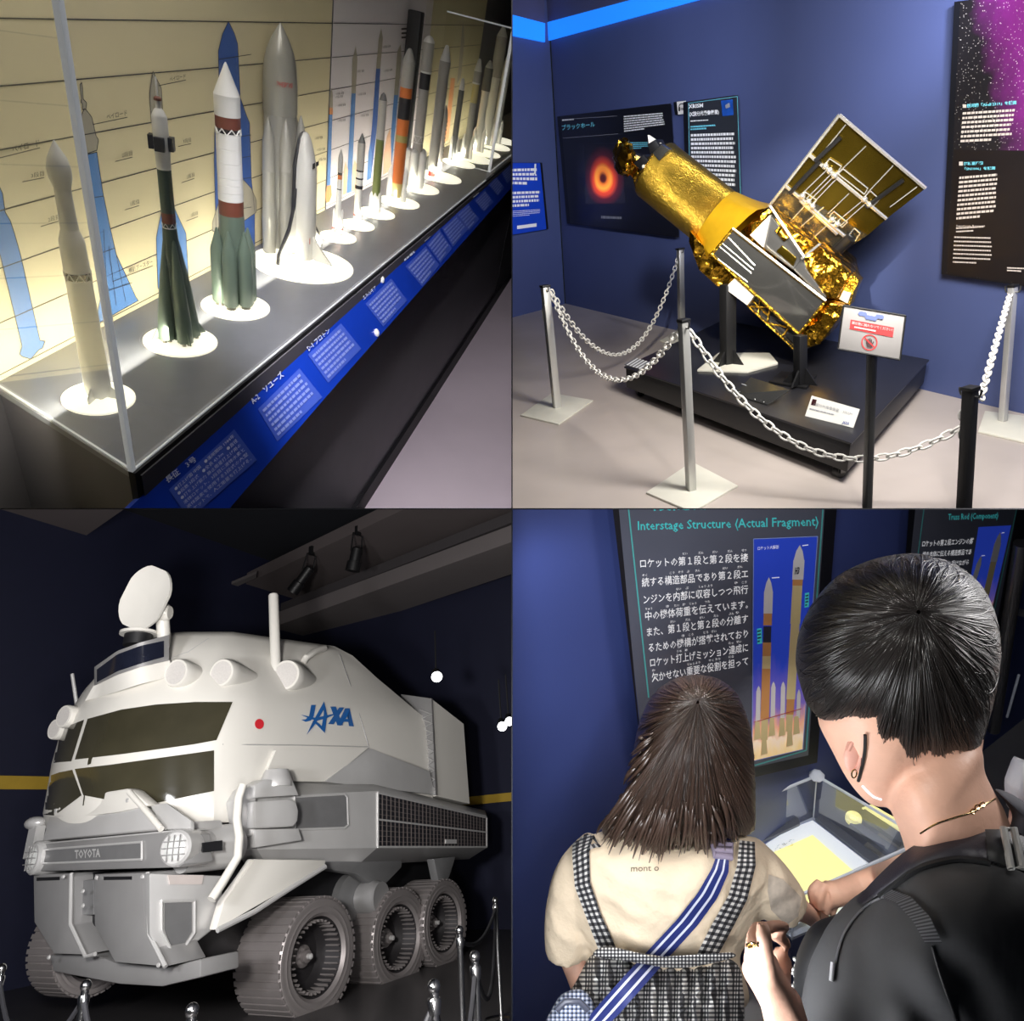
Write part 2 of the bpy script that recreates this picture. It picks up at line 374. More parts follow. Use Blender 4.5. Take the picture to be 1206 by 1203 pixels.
shape(mb, pgrey, [(443, 81), (446, 45), (449, 33), (451, 45), (448, 81)], 0); shape(mb, pblue2, [(443, 81), (448, 81), (444, 150), (437, 210), (432, 212), (438, 150)], 0); shape(mb, pblue, [(434, 180), (436, 170), (438, 180), (437, 210), (432, 213)], 0)
shape(mb, pgrey, [(464, 112), (468, 60), (472, 52), (473, 66), (469, 112)], 0); shape(mb, pblue, [(464, 112), (469, 112), (461, 200), (457, 202)], 0); shape(mb, pink, [(456, 160), (460, 150), (461, 200), (451, 206), (452, 180)], 0)
for k, (x, y) in enumerate([(395, 116), (398, 126), (398, 144), (420, 86), (422, 113), (425, 138), (451, 57), (453, 85), (396, 112), (371, 165), (374, 178), (375, 190)]): wtxt(mb, '1段目', x, y, x + 9, y - 1.4, 3)
for y in (33, 38, 43): mb.use(ink).poly([wp(x, yy) + V((0, -.003, 0)) for x, yy in [(472, y), (480, y - .6), (480, y + 1.6), (472, y + 2.2)]])
solo(A, 'printed_chart', 'pale lilac printed chart of narrow rocket outlines behind the small models', 'poster', mb, base=(a, YW, 0), fix=False)
a = A.at(492, 100, 1, YW).x; b = A.at(535, 100, 1, YW).x
mb = MB(mat('printed tan', srgb(196, 186, 150), .7, var=.03)).box((a, YW - .002, .0), (b + .5, YW - .0006, 1.2)); lines(mb, a, b + .5, zl)
shape(mb, pgrey, [(541, 70), (544, 35), (546, 24), (547, 50), (543, 90), (538, 100)], 0); shape(mb, porange, [(531, 92), (536, 92), (528, 165), (523, 168)], 0)
solo(A, 'printed_chart', 'tan printed chart seen through the second glass cover', 'poster', mb, base=(a, YW, 0), fix=False)
a = A.at(484, 110, 1, YW - .05).x
mb = MB(blackm).box((a, YW - .06, 0), (a + .05, YW - .004, .62)); solo(A, 'chart_post', 'black upright post between the pale and the tan wall charts', 'post', mb, bevel=.004)

# ---- glass covers
slant = lambda x: xb if x < 1 else x
def cover(name, label, xc, yc, xe, h, edge_w):
    T = Thing(A, name, label, 'glass case', (xc, yc, 0))
    mb = MB(pane).box((xc + edge_w, yc, .001), (xe, yc + .004, h)); T.part('front_pane', mb)
    sx = slant(xc); T.part('side_pane', MB(pane).prism([V((xc, yc + edge_w, .001)), V((xc + .004, yc + edge_w, .001)), V((sx + .004, YW - .01, .001)), V((sx, YW - .01, .001))], (0, 0, h)))
    mb = MB(acryl).box((xc - .002, yc - .002, .0), (xc + edge_w, yc + edge_w, h)); T.part('corner_edge', mb, bevel=.001)
    mb = MB(acryl).box((xc, yc - .001, .0), (xe, yc + .003, .003)).prism([V((xc, yc, 0)), V((xc + .004, yc, 0)), V((sx + .004, YW - .01, 0)), V((sx, YW - .01, 0))], (0, 0, .003)); T.part('bottom_edge', mb)
    return T
c1 = A.at(156, 556, 2, 0); cover('glass_cover', 'clear glass cover whose near corner edge stands beside the plain white rocket', c1.x, c1.y, 3.62, 1.2, .0075)
c2 = A.at(577, 203, 2, 0)
T2 = cover('glass_cover', 'clear glass cover further along the counter over the last rocket models', c2.x, c2.y, 6.2, .62, .012)
T2.part('top_edge', MB(acryl).box((c2.x, c2.y, .62), (6.2, c2.y + .006, .626)).box((c2.x, c2.y, .62), (c2.x + .006, YW - .01, .626)))

# ---- rockets
rw = mat('white rocket paint', srgb(222, 222, 220), .38, var=.03); rg = mat('grey rocket paint', srgb(166, 164, 160), .35, var=.04); rdg = mat('dark grey rocket paint', srgb(96, 98, 98), .4, var=.05)
rgreen = mat('dark green rocket paint', srgb(58, 76, 66), .38, var=.07); rgreen2 = mat('grey green rocket paint', srgb(100, 116, 104), .36, var=.06); rbrown = mat('brown rocket band', srgb(112, 62, 48), .5, var=.06)
rblack = mat('black rocket band', srgb(28, 28, 34), .45, var=.05); rorange = mat('orange rocket paint', srgb(206, 112, 50), .45, var=.05); rolive = mat('olive rocket paint', srgb(106, 116, 66), .45, var=.05)
rolive2 = mat('yellow green rocket band', srgb(160, 150, 90), .45, var=.05); rred = mat('red rocket marking', srgb(190, 50, 44), .5, var=.04); rsteel = mat('bare steel nozzle', srgb(150, 146, 138), .3, .7, var=.06)
rsilver = mat('silver grey rocket skin', srgb(158, 156, 148), .3, .15, var=.05); rtan = mat('tan rocket paint', srgb(200, 184, 120), .45, var=.05)
def disc(c, rx, label):
    p = A.at(*c, 2, 0); q = A.at(c[0] + rx, c[1], 2, 0); r = (q - p).length
    e = A.at(c[0] - rx, c[1], 2, 0); r = (q - e).length / 2; p = (q + e) / 2
    p.y = max(.69 + min(r, .02), p.y)
    mb = MB(glow).lathe(p + V((0, 0, .0005)), (0, 0, 1), [(0, r), (.003, r), (.004, r - .001)], 48)
    solo(A, 'light_disc', label, 'lamp', mb, base=p, group='glowing discs under the rocket models'); return p, r
class Rocket:
    def __init__(s, name, label, foot, group='rocket models in the glass case', lift=.004):
        s.b = A.at(*foot, 2, lift); s.T = Thing(A, name, label, 'model rocket', s.b, group); s.k = A.depth(s.b) / F
    def z(s, y): return A.up_to(s.b, y)
    def r(s, hw, z): return hw * A.depth(s.b + V((0, 0, z))) / F
    def seg(s, name, m, prof, n=28, at=(0, 0)):
        P = []
        for y, hw in prof:
            z = s.z(y); P.append((z, s.r(hw, z)))
        P.sort(key=lambda t: t[0]); mb = MB(m).lathe(s.b + V((at[0], at[1], 0)), (0, 0, 1), P, n); return s.T.part(name, mb)
    def truss(s, name, y0, y1, hw, n=9, m=None, back=None):
        z0, z1 = s.z(y1), s.z(y0); r = s.r(hw, z0)
        mb = MB(back or rblack).cyl(s.b + V((0, 0, z0)), s.b + V((0, 0, z1)), r * .9)
        mb.use(m or rw)
        P = [s.b + V((math.cos(PI * i / n) * r, math.sin(PI * i / n) * r, z0 if i % 2 else z1)) for i in range(2 * n)]
        mb.tube(P, r * .07, 5, closed=True); mb.lathe(s.b + V((0, 0, z0)), (0, 0, 1), [(0, r), (.0015, r)], 28).lathe(s.b + V((0, 0, z1)), (0, 0, 1), [(0, r), (.0015, r)], 28)
        return s.T.part(name, mb)
    def fins(s, name, m, y0, y1, r0, span, n=4, th=.002, rot=.4):
        z0, z1 = max(0, s.z(y1)), s.z(y0)
        for i in range(n):
            a = rot + 2 * PI * i / n; d = V((math.cos(a), math.sin(a), 0)); w = V((-math.sin(a), math.cos(a), 0)) * th
            pts = [s.b + d * r0 * .8 + V((0, 0, z0)), s.b + d * (r0 + span) + V((0, 0, z0)), s.b + d * (r0 + span) + V((0, 0, z0 + (z1 - z0) * .35)), s.b + d * r0 * .8 + V((0, 0, z1))]
            s.T.part(name, MB(m).prism([p - w for p in pts], w * 2))
    def boosters(s, name, mats_prof, R, n, rot=0.0, lean=0.0, nozzle=True):
        for i in range(n):
            a = rot + 2 * PI * i / n; d = V((math.cos(a), math.sin(a), 0)); mb = MB()
            o = s.b + d * R
            for m, prof in mats_prof:
                P = sorted([(s.z(y), s.r(hw, s.z(y))) for y, hw in prof], key=lambda t: t[0])
                axis = (V((0, 0, 1)) - d * lean).normalized(); mb.use(m).lathe(o, axis, P, 18)
            part = s.T.part(name, mb)
            if nozzle:
                r = max(p[1] for p in P)
                s.T.part('nozzle', MB(rsteel).lathe(o + V((0, 0, .001)), (0, 0, 1), [(0, r * .62), (P[0][0] + .004, r * .4)], 12), parent=part)

# 1: plain white three-stage rocket
disc((116, 470), 44, 'glowing disc under the plain white rocket nearest the glass corner')
R = Rocket('model_rocket', 'plain white three stage model rocket beside the glass corner edge', (117, 466))
R.seg('payload_fairing', rw, [(165, .6), (170, 3), (186, 10.5), (199, 13), (210, 12.2), (222, 8.8)])
R.seg('third_stage', rw, [(222, 8.8), (270, 9.6)])
R.seg('adapter_cone', rw, [(270, 9.6), (283, 13.4), (287, 13.6)])
R.seg('second_stage', rw, [(287, 13.6), (319, 13.8)])
R.truss('truss_ring', 319, 329, 13.8, 8)
R.seg('first_stage', rw, [(329, 13.9), (458, 13.9), (464, 12)])
z = R.z(440); R.fins('fin', rw, 448, 466, R.r(12, 0), .018, 4, .0012, .15)
for i in range(4):
    a = .9 + i * PI / 2; R.T.part('nozzle', MB(rsteel).lathe(R.b + V((math.cos(a), math.sin(a), 0)) * R.r(7, 0), (0, 0, 1), [(0, R.r(3.4, 0)), (.012, R.r(2, 0))], 12))
# 2: slim green rocket with four cone boosters
disc((212, 403), 44, 'glowing disc under the slim dark green rocket with cone boosters')
R = Rocket('model_rocket', 'slim white and dark green model rocket with four cone shaped boosters', (212, 400))
R.seg('escape_tower', rw, [(90, .6), (92, 1.2), (114, 1.3)])
R.seg('tower_cap', rbrown, [(113, 1.5), (115, 4.2), (118, 4.4), (119, 2)])
R.seg('tower_neck', rw, [(118, 2.6), (127, 3.4)])
R.seg('payload_fairing', rw, [(127, 3), (129, 5), (137, 8.6), (170, 8.8), (199, 7.8)])
z = R.z(168); r = R.r(9, z)
for i in range(4):
    a = .35 + PI / 2 * i; d = V((math.cos(a), math.sin(a), 0)); R.T.part('grid_fin', MB(rblack).obox(R.b + d * (r + .003) + V((0, 0, z)), (d, V((-d.y, d.x, 0)), (0, 0, 1)), (.0045, .0085, .012)))
R.seg('third_stage', rgreen, [(199, 7.8), (250, 7.6)]); R.seg('red_band', rbrown, [(250, 7.7), (262, 7.7)])
R.truss('truss_ring', 262, 268, 7.6, 6, back=rgreen)
R.seg('core_stage', rgreen, [(268, 7.8), (300, 9.5), (345, 10), (398, 8)])
zt = R.z(270); rb = R.r(15.5, 0)
for i in range(4):
    a = -.62 + PI / 2 * i; d = V((math.cos(a), math.sin(a), 0)); b0 = R.b + d * rb + V((0, 0, .008)); t0 = R.b + d * R.r(5.5, zt) + V((0, 0, zt))
    axis = t0 - b0; Lh = axis.length
    bp = R.T.part('booster', MB(rgreen2).lathe(b0, axis, [(0, R.r(8.6, 0)), (Lh * .22, R.r(8.4, 0)), (Lh * .6, R.r(6, .1)), (Lh * .9, R.r(2.6, .2)), (Lh, .001)], 20))
    for j in range(4):
        e = V((math.cos(a + .8 + j * PI / 2), math.sin(a + .8 + j * PI / 2), 0)) * R.r(4, 0); R.T.part('nozzle', MB(rsteel).lathe(b0 + e + V((0, 0, -.007)), (0, 0, 1), [(0, R.r(2.4, 0)), (.008, R.r(1.5, 0))], 10), parent=bp)
    w = V((-d.y, d.x, 0)) * .001; q = R.b + d * (rb + R.r(8, 0)); R.T.part('fin', MB(rgreen2).prism([q - w + V((0, 0, .01)), q - w + d * .014 + V((0, 0, .01)), q - w + V((0, 0, .035))], w * 2), parent=bp)
# 3: white nose, brown bands, green booster cluster
disc((277, 362), 40, 'glowing disc under the rocket with two brown bands')
R = Rocket('model_rocket', 'stout white model rocket with two brown bands above a green booster cluster', (277, 358))
R.seg('nose_cone', rw, [(73, .6), (76, 2), (111, 14.6)]); R.seg('payload_fairing', rw, [(111, 14.8), (136, 14.6)])
R.seg('brown_band', rbrown, [(136, 14.2), (150, 14.2)]); R.truss('truss_ring', 150, 157, 14, 8)
for y0, y1 in [(157, 174), (174, 191), (191, 208), (208, 216), (216, 225), (225, 235)]: R.seg('stage_section', rw, [(y0 + .2, 13.5), (y0 + .7, 14), (y1, 14)])
R.seg('brown_band', rbrown, [(235, 13.8), (252, 13.8)]); R.seg('second_stage', rgreen2, [(252, 13.8), (285, 14.2), (300, 14.5)])
R.seg('core_stage', rgreen2, [(296, 14.5), (352, 14.5)])
R.boosters('booster', [(rgreen2, [(268, 1), (275, 3), (292, 8), (300, 8.4), (352, 8.4), (354, 7)])], R.r(16.5, 0), 6, .25)
# 4: the big grey launcher with the white space plane
pE, rE = disc((355, 312), 57, 'large glowing disc under the grey launcher and white space plane')
R = Rocket('model_rocket', 'large grey launch rocket with paired boosters behind the white space plane', (330, 288))
R.seg('core_nose', rsilver, [(27, .5), (31, 3), (45, 10), (60, 15.5), (75, 18.4), (95, 19.6)]); R.seg('core_upper', rsilver, [(95, 19.6), (131, 19.6), (134, 18.6)])
R.seg('core_tank', rsilver, [(134, 18.4), (200, 18.4), (285, 18.4), (292, 14)])
zz = R.z(100)
mb = MB()
for k, dy in enumerate((-3, 3)): pass
def cyl_text(R, s_, m, y0, y1, hw, a0, a1, name):
    z0, z1 = R.z(y1), R.z(y0); vs, fs = glyphs(s_, .01); X0 = min(v.x for v in vs); X1 = max(v.x for v in vs); Y0 = min(v.y for v in vs); Y1 = max(v.y for v in vs)
    r = R.r(hw, (z0 + z1) / 2) + .0006; P = []
    for v in vs:
        a = a0 + (a1 - a0) * (v.x - X0) / (X1 - X0); P.append(R.b + V((math.cos(a) * r, math.sin(a) * r, z0 + (z1 - z0) * (v.y - Y0) / (Y1 - Y0))))
    R.T.part(name, MB(m).add(P, fs), fix=False)
vd = A.C - R.b; va = math.atan2(vd.y, vd.x)
cyl_text(R, 'ЭНЕРГИЯ', rred, 93, 99, 19.6, va - .2, va + .75, 'red_name')
for sx in (-1, 1):
    for k in range(2):
        o = R.b + V((sx * R.r((31, 18)[k], 0), -R.r((2, 15)[k], 0), 0))
        P = sorted([(R.z(y), R.r(hw, R.z(y))) for y, hw in [(134, .6), (146, 4), (160, 6.8), (192, 7), (193, 7.4), (196, 7.4), (197, 7), (240, 7.2), (243, 7.8), (250, 7.8), (286, 7), (290, 5)]])
        bp = R.T.part('booster', MB(rsilver).lathe(o, (0, 0, 1), P, 20))
        for j in range(4):
            e = V((math.cos(j * PI / 2), math.sin(j * PI / 2), 0)) * R.r(4.2, 0); R.T.part('nozzle', MB(rsteel).lathe(o + e, (0, 0, 1), [(.001, R.r(3.2, 0)), (.016, R.r(1.8, 0))], 10), parent=bp)
for j in range(4):
    e = V((math.cos(j * PI / 2 + .5), math.sin(j * PI / 2 + .5), 0)) * R.r(8, 0); R.T.part('nozzle', MB(rsteel).lathe(R.b + e, (0, 0, 1), [(.001, R.r(4.6, 0)), (.02, R.r(2.4, 0))], 12))
# space plane: fuselage upright, belly towards the launcher, seen from its back
fb = A.at(358, 303, 2, .004); S = Thing(A, 'space_plane_model', 'white winged space plane model standing nose up against the grey launcher', 'model spacecraft', fb)
toC = V((-.12, -1, 0)).normalized(); sd = V((0, 0, 1)).cross(toC)   # back of the plane faces toC; sd points to the right
kk = A.depth(fb) / F
def Z(y): return A.up_to(fb, y + 6)
tile = mat('white tile skin', srgb(186, 185, 180), .5, var=.03); tb = mat('black tile edge', srgb(30, 30, 34), .5, var=.04)
def fus(y, w, d, off=0.0, n=20):
    z = Z(y); s_ = A.depth(fb + V((0, 0, z))) / F; o = fb + V((0, 0, z)) + toC * off * s_; R_ = []
    for i in range(n):
        t = 2 * PI * i / n; cx, cy = math.cos(t), math.sin(t); e = .75
        R_.append(o + sd * (abs(cx) ** e * (1 if cx > 0 else -1)) * w * s_ + toC * (abs(cy) ** e * (1 if cy > 0 else -1)) * d * s_)
    return R_
mb = MB(tile).rings([fus(150, 2.5, 1.5, -2), fus(152, 5, 4, -2), fus(158, 7.6, 6.5, -2), fus(168, 9.6, 8.5, -1.4), fus(178, 11, 10, -1), fus(190, 12.2, 11.4), fus(210, 12.6, 12), fus(250, 12.6, 12), fus(285, 12.6, 12), fus(297, 12, 11)])
fu = S.part('fuselage', mb)
mb = MB(tb).rings([fus(149.5, 2.5, 1, -3.5), fus(152, 6, 2.5, -4), fus(160, 8.8, 3.5, -5), fus(174, 11.4, 4, -6), fus(188, 13.4, 4, -7.5), fus(297, 13.6, 4, -8.5)]); S.part('belly_tiles', mb, label='black tiled belly')
mb = MB(tb)
for dx, y0, y1, w in [(-4.5, 183, 189, 3.4), (3.5, 182, 187, 3.6)]:
    mb.poly([fb + V((0, 0, Z(y))) + sd * (dx + x) * kk + toC * (11.4 + (y - 181) * .16) * kk for x, y in [(-w, y1), (w * .7, y1 - 1), (w, y0 - 1), (-w * .6, y0)]])
S.part('cockpit_window', mb, parent=fu)
def wing(sgn):
    rootu, tipu = 12.5, 44.0
    P = [(12, 218), (14, 236), (24, 262), (43, 287), (45, 296), (12, 299)]
    a = [fb + V((0, 0, Z(y))) + sd * sgn * x * kk - toC * 6 * kk for x, y in P]
    wp_ = S.part('wing', MB(tile).prism(a, toC * 2.6 * kk))
    e = [fb + V((0, 0, Z(y))) + sd * sgn * x * kk - toC * 6.6 * kk for x, y in [(12, 215), (14, 233), (25, 260), (45.5, 285.5), (47, 296), (45, 296), (43, 287), (24, 262), (14, 236), (12, 218)]]
    S.part('leading_edge', MB(tb).prism(e, toC * 3.6 * kk), parent=wp_)
    el = [fb + V((0, 0, Z(y))) + sd * sgn * x * kk - toC * 3.3 * kk for x, y in [(13, 289), (44, 285.5), (44, 287), (13, 290.8)]]
    S.part('elevon_seam', MB(tb).poly(el), parent=wp_, fix=False)
    if sgn < 0:
        vs, fs = glyphs('СССР', .01); X = max(v.x for v in vs)
        P2 = [fb + V((0, 0, Z(283 - v.y * 7))) + sd * (-32 + v.x / X * 11) * kk - toC * 3.2 * kk for v in vs]; S.part('red_lettering', MB(rred).add(P2, fs), parent=wp_, fix=False)
    else:
        S.part('red_flag', MB(rred).poly([fb + V((0, 0, Z(y))) + sd * x * kk - toC * 3.2 * kk for x, y in [(20, 275), (30, 273), (30, 268), (20, 270)]]), parent=wp_, fix=False)
wing(-1); wing(1)
tp = [fb + V((0, 0, Z(y))) + toC * d * kk for d, y in [(11, 268), (20, 280), (46, 306), (48, 312), (40, 312), (11, 294)]]
tf = S.part('tail_fin', MB(tile).prism([p - sd * 1.3 * kk for p in tp], sd * 2.6 * kk))
S.part('tail_edge', MB(tb).prism([p - sd * 1.5 * kk for p in [fb + V((0, 0, Z(y))) + toC * d * kk for d, y in [(46, 306.5), (48.5, 312.5), (39.5, 312.5), (40, 310.5), (46, 310)]]], sd * 3 * kk), parent=tf)
S.part('red_flag', MB(rred).poly([fb + V((0, 0, Z(y))) + sd * x * kk + toC * 12.4 * kk for x, y in [(-10, 276), (-8.4, 276), (-8.4, 269), (-10, 269)]]), parent=fu, fix=False)
for k, x in enumerate((-8, 8)): S.part('engine_pod', MB(tile).lathe(fb + sd * x * kk + toC * 6 * kk + V((0, 0, .004)), (0, 0, 1), [(0, 4 * kk), (.02, 5.5 * kk), (.05, 4 * kk), (.06, 1 * kk)], 14))

# 5-10: the smaller models
disc((398, 280), 20, 'glowing disc under the thinnest white and red rocket'); R = Rocket('model_rocket', 'thinnest small white model rocket with thin red striped boosters', (397, 277))
R.seg('nose_cone', rg, [(176, .5), (184, 2.6), (187, 3)]); R.seg('upper_stage', rg, [(187, 3), (203, 2.9)]); R.seg('dark_band', rblack, [(203, 2.6), (206, 2.6)]); R.seg('second_stage', rorange, [(206, 2.6), (211, 2.6)]); R.seg('core_stage', rw, [(211, 3), (222, 3)]); R.truss('truss_ring', 219, 224, 3.2, 5); R.seg('first_stage', rw, [(224, 3.2), (274, 3.2)]); R.seg('red_band', rred, [(271, 3.4), (273, 3.4)])
R.boosters('booster', [(rw, [(246, .5), (249, 1.4), (275, 1.4)]), (rred, [(268, 1.6), (270, 1.6)])], R.r(4.6, 0), 4, .3); R.fins('fin', rw, 272, 279, R.r(5, 0), R.r(3, 0), 4, .0008)
disc((421, 266), 18, 'glowing disc under the white rocket with thin black rings'); R = Rocket('model_rocket', 'small white model rocket with thin black rings and grey cone nose', (420, 263))
R.seg('nose_cone', rdg, [(157, .5), (168, 4.4)]); R.seg('payload_fairing', rg, [(168, 4.5), (200, 4.4)]); R.seg('black_band', rblack, [(200, 4.4), (202, 4.4)]); R.seg('second_stage', rw, [(202, 4.2), (209, 4.2)]); R.seg('black_band', rblack, [(209, 4.4), (211, 4.4)]); R.seg('second_stage', rw, [(211, 4.2), (218, 4.2)]); R.seg('black_band', rblack, [(218, 4.5), (222, 4.5)]); R.seg('first_stage', rw, [(222, 4.2), (252, 4.2)]); R.seg('red_band', rred, [(252, 4.3), (253.5, 4.3)]); R.seg('tail_section', rw, [(253.5, 4.2), (263, 4.2)]); R.seg('nozzle', rblack, [(263, 3.6), (266, 3.6)])
disc((443, 252), 19, 'glowing disc under the grey and olive green rocket'); R = Rocket('model_rocket', 'model rocket with grey upper half, olive green middle and white boosters', (441, 249))
R.seg('nose_cone', rdg, [(109, .5), (112, 3), (118, 4.6)]); R.seg('payload_fairing', rg, [(118, 4.8), (164, 4.8)]); R.seg('olive_stage', rolive, [(164, 4.8), (230, 4.8)]); R.seg('first_stage', rw, [(230, 4.8), (249, 4.8)])
R.boosters('booster', [(rw, [(226, .5), (230, 2.2), (249, 2.2)])], R.r(5.2, 0), 6, .2)
disc((470, 239), 20, 'glowing disc under the orange and black rocket'); R = Rocket('model_rocket', 'model rocket with broad orange and black bands and grey nose', (466, 236))
R.seg('nose_cone', rg, [(57, 1.5), (59, 3), (72, 7.4)]); R.seg('payload_fairing', rg, [(72, 7.6), (103, 7.2)]); R.seg('orange_band', rorange, [(103, 7.2), (115, 7.2)]); R.seg('black_band', rblack, [(115, 7.2), (140, 7.2)]); R.seg('orange_band', rorange, [(140, 7.2), (159, 7)]); R.seg('olive_band', rolive2, [(159, 7), (167, 7)]); R.seg('orange_stage', rorange, [(167, 7), (215, 6.4)]); R.seg('tail_section', rtan, [(215, 6.4), (232, 5)])
R.boosters('booster', [(rw, [(196, .5), (203, 3), (236, 3.2)])], R.r(8.5, 0), 2, 2.0)
disc((492, 222), 20, 'glowing disc under the grey rocket with one black band'); R = Rocket('model_rocket', 'tall grey model rocket with one square black band and clustered white boosters', (487, 219))
R.seg('nose_cap', rw, [(42, 1.5), (44, 4), (48, 6.4), (50, 6.6)]); R.seg('payload_fairing', rg, [(50, 6.8), (84, 6.4)]); R.seg('white_ring', rw, [(84, 6.6), (86, 6.6)]); R.seg('black_band', rblack, [(86, 6.2), (105, 6.2)]); R.seg('core_stage', rg, [(105, 6), (218, 6)]); R.truss('truss_ring', 160, 168, 6.2, 5)
R.boosters('booster', [(rw, [(175, 1), (178, 4), (216, 4.2), (219, 3.4)])], R.r(9, 0), 5, .6)
disc((517, 209), 20, 'glowing disc under the grey rocket with the pointed white nose'); R = Rocket('model_rocket', 'tall grey model rocket with pointed white nose and red tipped nozzles', (508, 207))
R.seg('nose_cone', rw, [(53, 1), (54, 2), (72, 6.4)]); R.seg('payload_fairing', rg, [(72, 6.6), (128, 6.2)]); R.seg('core_stage', rg, [(128, 6.2), (195, 5.6)]); R.seg('red_nozzle', rred, [(200, 4), (207, 4)]); R.seg('tail_section', rw, [(195, 5.2), (201, 5)])
b = A.at(516, 203, 2, .004); R2 = R; R2b = R.b
P = [(0, R.r(3, 0)), (R.z(140), R.r(3, 0)), (R.z(126), .001)]; d = b - R.b
mb = MB(rw).lathe(b, (0, 0, 1), [(0.004, R.r(3, 0)), (R.z(138), R.r(3, 0)), (R.z(125), .001)], 16); bo = R.T.part('booster', mb)
mb = MB(rblack)
for k in range(9): mb.box((b.x - .008, b.y - R.r(3, 0) - .002, R.z(185 - k * 5)), (b.x + .004, b.y - R.r(3, 0) - .001, R.z(182.5 - k * 5)))
R.T.part('black_lettering', mb, parent=bo)
R.T.part('red_nozzle', MB(rred).lathe(b, (0, 0, 1), [(0, R.r(2.6, 0)), (.006, R.r(2.6, 0))], 12), parent=bo)
# second cover
far = [((540, 193), 14, (532, 191), 92, 3.4, [(106, rw), (188, rdg)], 'thin dark grey model rocket with white cone just inside the second cover'),
       ((556, 187), 16, (548, 186), 69, 4.6, [(84, rw), (97, rg), (99, rw), (121, rtan), (186, rg)], 'model rocket with yellow middle and white cone inside the second cover'),
       ((567, 180), 15, (561, 178), 71, 5, [(80, rw), (107, rdg), (109, rw), (178, rw)], 'white model rocket with dark grey upper part and short cap inside the second cover'),
       ((579, 172), 14, (571, 170), 30, 6.4, [(43, rw), (91, rg), (93, rw), (170, rw)], 'tallest grey and white model rocket inside the second cover'),
       ((590, 166), 12, (582, 168), 64, 4.6, [(74, rw), (90, rw), (168, rw)], 'cream white model rocket at the rear of the second cover')]
for c, rx, foot, tip, hw, bands, lab in far:
    disc(c, rx, 'glowing disc under the ' + lab.split(' inside')[0].split(' just')[0].split(' at the')[0])
    R = Rocket('model_rocket', lab, foot); y = tip
    for k, (yb, m) in enumerate(bands):
        if k == 0: R.seg('nose_cone', m, [(tip, .6), (tip + 2, 2), (yb, hw)])
        else: R.seg('stage', m, [(y, hw if k < 3 else hw * .85), (yb, hw if k < 3 else hw * .85)])
        y = yb
    R.boosters('booster', [(rw, [(bands[-1][0] - 28, .6), (bands[-1][0] - 22, hw * .45), (bands[-1][0], hw * .45)])], R.r(hw * 1.3, 0), 3, .4, nozzle=False)
# ---- lights of this bay
lamp(A, 'AREA', 'chart_strip_light', (2.5, YW - .16, .03), (2.5, YW, .03), 14, (1, .94, .76), 4.4, size_y=.03)
lampw(A, 'AREA', 'case_overhead_fill', (-.4, .7, 1.5), A.at(380, 330, 2, .1), 15, (1, .95, .9), .8)  # added fill from overhead that lifts the whole case
lampw(A, 'SPOT', 'aisle_fill_spot', (-.2, .75, .8), A.at(545, 520, 2, -.96), 110, (1, .95, .98), .05, 70, .6)  # added spot that brightens the aisle floor
lampw(A, 'SPOT', 'rail_fill_spot', (-.25, .5, .6), A.at(520, 285, 1, YS), 32, (1, .96, 1), .03, 34, .7)  # added narrow spot that brightens the far part of the rail
# ================================================================== bay 2 (upper right): gold satellite behind chains
B = tilted(.1, 365, (665, 358), (1206, 489), 1.6, 1, 1)
WB = B.at(800, 390, 2, 0).y
wallblue = mat('dark blue wall paint', srgb(74, 86, 132), .55, var=.03, scale=2, bump=.02, bscale=120)
covelight = mat('bright blue cove light', srgb(40, 140, 255), .5, emit=.8, ecol=srgb(30, 132, 255), var=.01)
topwall = mat('grey blue upper wall', srgb(86, 88, 124), .6, var=.04, scale=2)
bfloor = mat('warm grey floor', srgb(182, 172, 166), .38, var=.05, scale=2.5)
plat = mat('black platform laminate', srgb(36, 36, 40), .32, var=.06); platside = mat('black platform side', srgb(24, 24, 27), .5, var=.06)
steel = mat('brushed steel', (.55, .55, .53), .34, .6, var=.06, scale=30, stretch=(1, 1, .1)); dsteel = mat('dark steel', (.12, .12, .12), .35, .8, var=.06)
whitepl = mat('white plastic', srgb(232, 230, 224), .4, var=.02); whitebase = mat('off white base plate', srgb(216, 214, 202), .45, var=.04)
bboard = mat('black exhibit board', srgb(22, 23, 30), .35, var=.05); bedge = mat('dark board edge', srgb(14, 16, 24), .5, var=.05)
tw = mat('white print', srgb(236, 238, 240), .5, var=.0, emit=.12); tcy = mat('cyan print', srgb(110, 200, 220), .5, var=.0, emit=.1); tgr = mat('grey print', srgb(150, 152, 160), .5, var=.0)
bpanel = mat('blue exhibit board', srgb(24, 66, 190), .4, var=.05, emit=.12)
